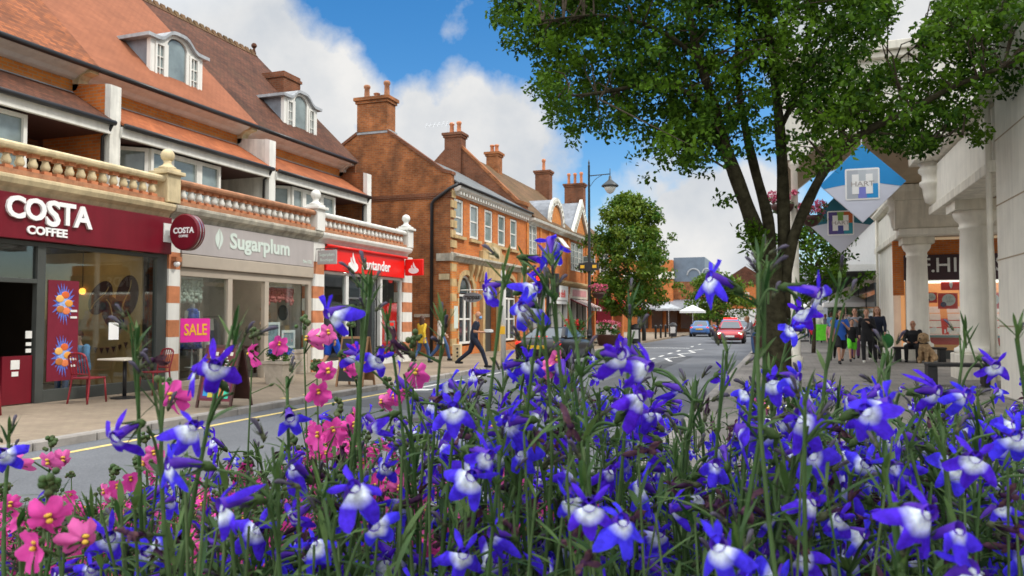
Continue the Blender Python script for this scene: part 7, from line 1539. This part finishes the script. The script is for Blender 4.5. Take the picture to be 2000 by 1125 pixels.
for a in [('pink diascia with one open bloom in front of the cafe table', 335, 775, 78, .3, -.1, [], 30), ('pink diascia with a side view bloom against the maroon A-board', 488, 690, 52, -1.1, -.2, [(545, 672, .5)], 42), ('pink diascia with blooms beside the man in blue shorts', 600, 662, 54, -.4, -.2, [(640, 650, .8)], 35), ('pink diascia with one round bloom in front of the black chalk board', 690, 690, 52, .2, -.1, [(675, 720, -.7)], 60), ('pink diascia with a full bloom over the pavement by the bank', 622, 765, 58, .1, -.1, [(640, 725, .6)], 55), ('pink diascia with a large bloom left of the yellow clad woman', 812, 728, 66, .3, -.1, [], 70),
          ('pink diascia with the biggest bloom low in the left corner', 96, 1012, 100, .2, -.25, [(70, 1068, -.5), (165, 1055, .8)], 75), ('pink diascia with two blooms against the kerb at the left', 95, 902, 62, -.4, -.3, [(122, 898, .7), (25, 905, -.6)], 40), ('pink diascia with ruffled blooms at the far left edge', 20, 985, 58, .3, -.3, [(40, 1010, -.6)], 30), ('pink diascia spire with rounded buds over the yellow line', 282, 905, 56, -.2, -.3, [(300, 885, .6)], 55),
          ('pink diascia with crowded blooms over the road at the left', 230, 950, 55, .2, -.2, [(205, 960, -.7), (255, 935, .6)], 35), ('pink diascia with blooms beneath the black car', 1085, 700, 58, .6, -.6, [(1075, 720, .2)], 20), ('pink diascia bloom just left of the steel cycle hoops', 1498, 797, 48, .1, .1, [(1490, 780, .7)], 20), ('pink diascia with pale blooms over the kerb by the black car', 770, 775, 50, -.3, -.2, [(790, 760, .5), (745, 785, -.5)], 30),
          ('pink diascia with deep pink blooms in the middle of the road view', 650, 840, 62, .2, -.1, [(622, 850, -.5), (690, 830, .7)], 40), ('pink diascia seen over the grey road right of the kerb', 1005, 800, 40, -.2, -.2, [(960, 835, .3), (1015, 845, .6)], 30)]: hpink(*a)
pp = []
for k in range(6):
    random.seed(500+k); t = thing('diascia', 'small pink diascia crowded in the left of the bed, smaller than the singled out spires', 'flower', (0, 0, 0), 'diascias crowding the flower bed'); tip = Vector((random.uniform(-.03, .03), random.uniform(-.03, .03), .24)); hs = []
    for j in range(random.choice((7, 9, 11))): f = rdir(random.uniform(-.6, .4)); hs.append((tip*random.uniform(.74, .95)+f.normalized()*random.uniform(.008, .016), f, random.uniform(.75, 1.0)))
    pink_plant(t, Vector((0, 0, 0)), tip, hs, 8); pp.append(t)
random.seed(21); used = set()
scatter(pp, .24, 125, -60, 1120, [(-100, 930), (100, 900), (250, 900), (420, 850), (560, 770), (700, 760), (850, 790), (1000, 810), (1150, 860)], .5, 1.05, lambda u: 1 if u < 900 else .5, 1010, 1.0)
# undergrowth: leaves and thin stalks that fill the bed
random.seed(33); st = MB(); st.smooth = True; bl = MB(); bl.smooth = True
UP = [(-200, 1010), (100, 985), (300, 955), (500, 910), (800, 855), (1000, 810), (1300, 810), (1600, 820), (2200, 800)]
for k in range(2000):
    u = random.uniform(-200, 2200); Z = random.uniform(.30, 1.3)**1.0; v0 = prof(UP, u); v = v0+(1350-v0)*random.random()**1.3; p = at(u, v, Z)
    if p.z < SOIL+.03 or p.z > SOIL+.36: continue
    base = p+Vector((random.uniform(-.03, .03), random.uniform(-.03, .03), 0)); base.z = SOIL-.01; st.av = random.random()
    C = curve([base, base.lerp(p, .55)+Vector((random.uniform(-.012, .012), random.uniform(-.012, .012), 0)), p], 3); st.tube(C, [.0013-.0007*i/(len(C)-1) for i in range(len(C))], 4, False)
    for j in range(random.randint(6, 12)): q = C[random.randrange(1, len(C))]; bladeat(bl, q+Vector((0, 0, random.uniform(-.01, .01))), rdir(random.uniform(-.1, 1.3)), random.uniform(.012, .034), random.choice((.0015, .002, .003, .0035, .0025, .002)), random.uniform(0, .5))
    if random.random() < .5: bladeat(bl, p, rdir(2), random.uniform(.008, .02), .003, 0)
tag(st.build('undergrowth_stalks', M['stemg']), kind='stuff'); tag(bl.build('undergrowth_leaves', M['blade'], recalc=False), kind='stuff')
# planter trough
c = camxy(0, .72); t = thing('flower_trough', 'long dark planter trough that holds the flowers', 'planter', (c.x, c.y, .1)); fm = Matrix.Translation((c.x, c.y, 0)) @ Matrix.Rotation(YAW, 4, 'Z')
b = MB(); b.M = fm
for x0, x1, y0, y1 in ((-1.1, 1.5, -.60, -.56), (-1.1, 1.5, .70, .74), (-1.1, -1.06, -.56, .70), (1.46, 1.5, -.56, .70)): b.box(x0, x1, y0, y1, .12, 1.15)
b.build('trough_wall', M['troughm'], t, bevel=.006); b = MB(); b.M = fm; b.box(-1.06, 1.46, -.56, .70, .2, SOIL); b.build('soil', M['soil'], t)
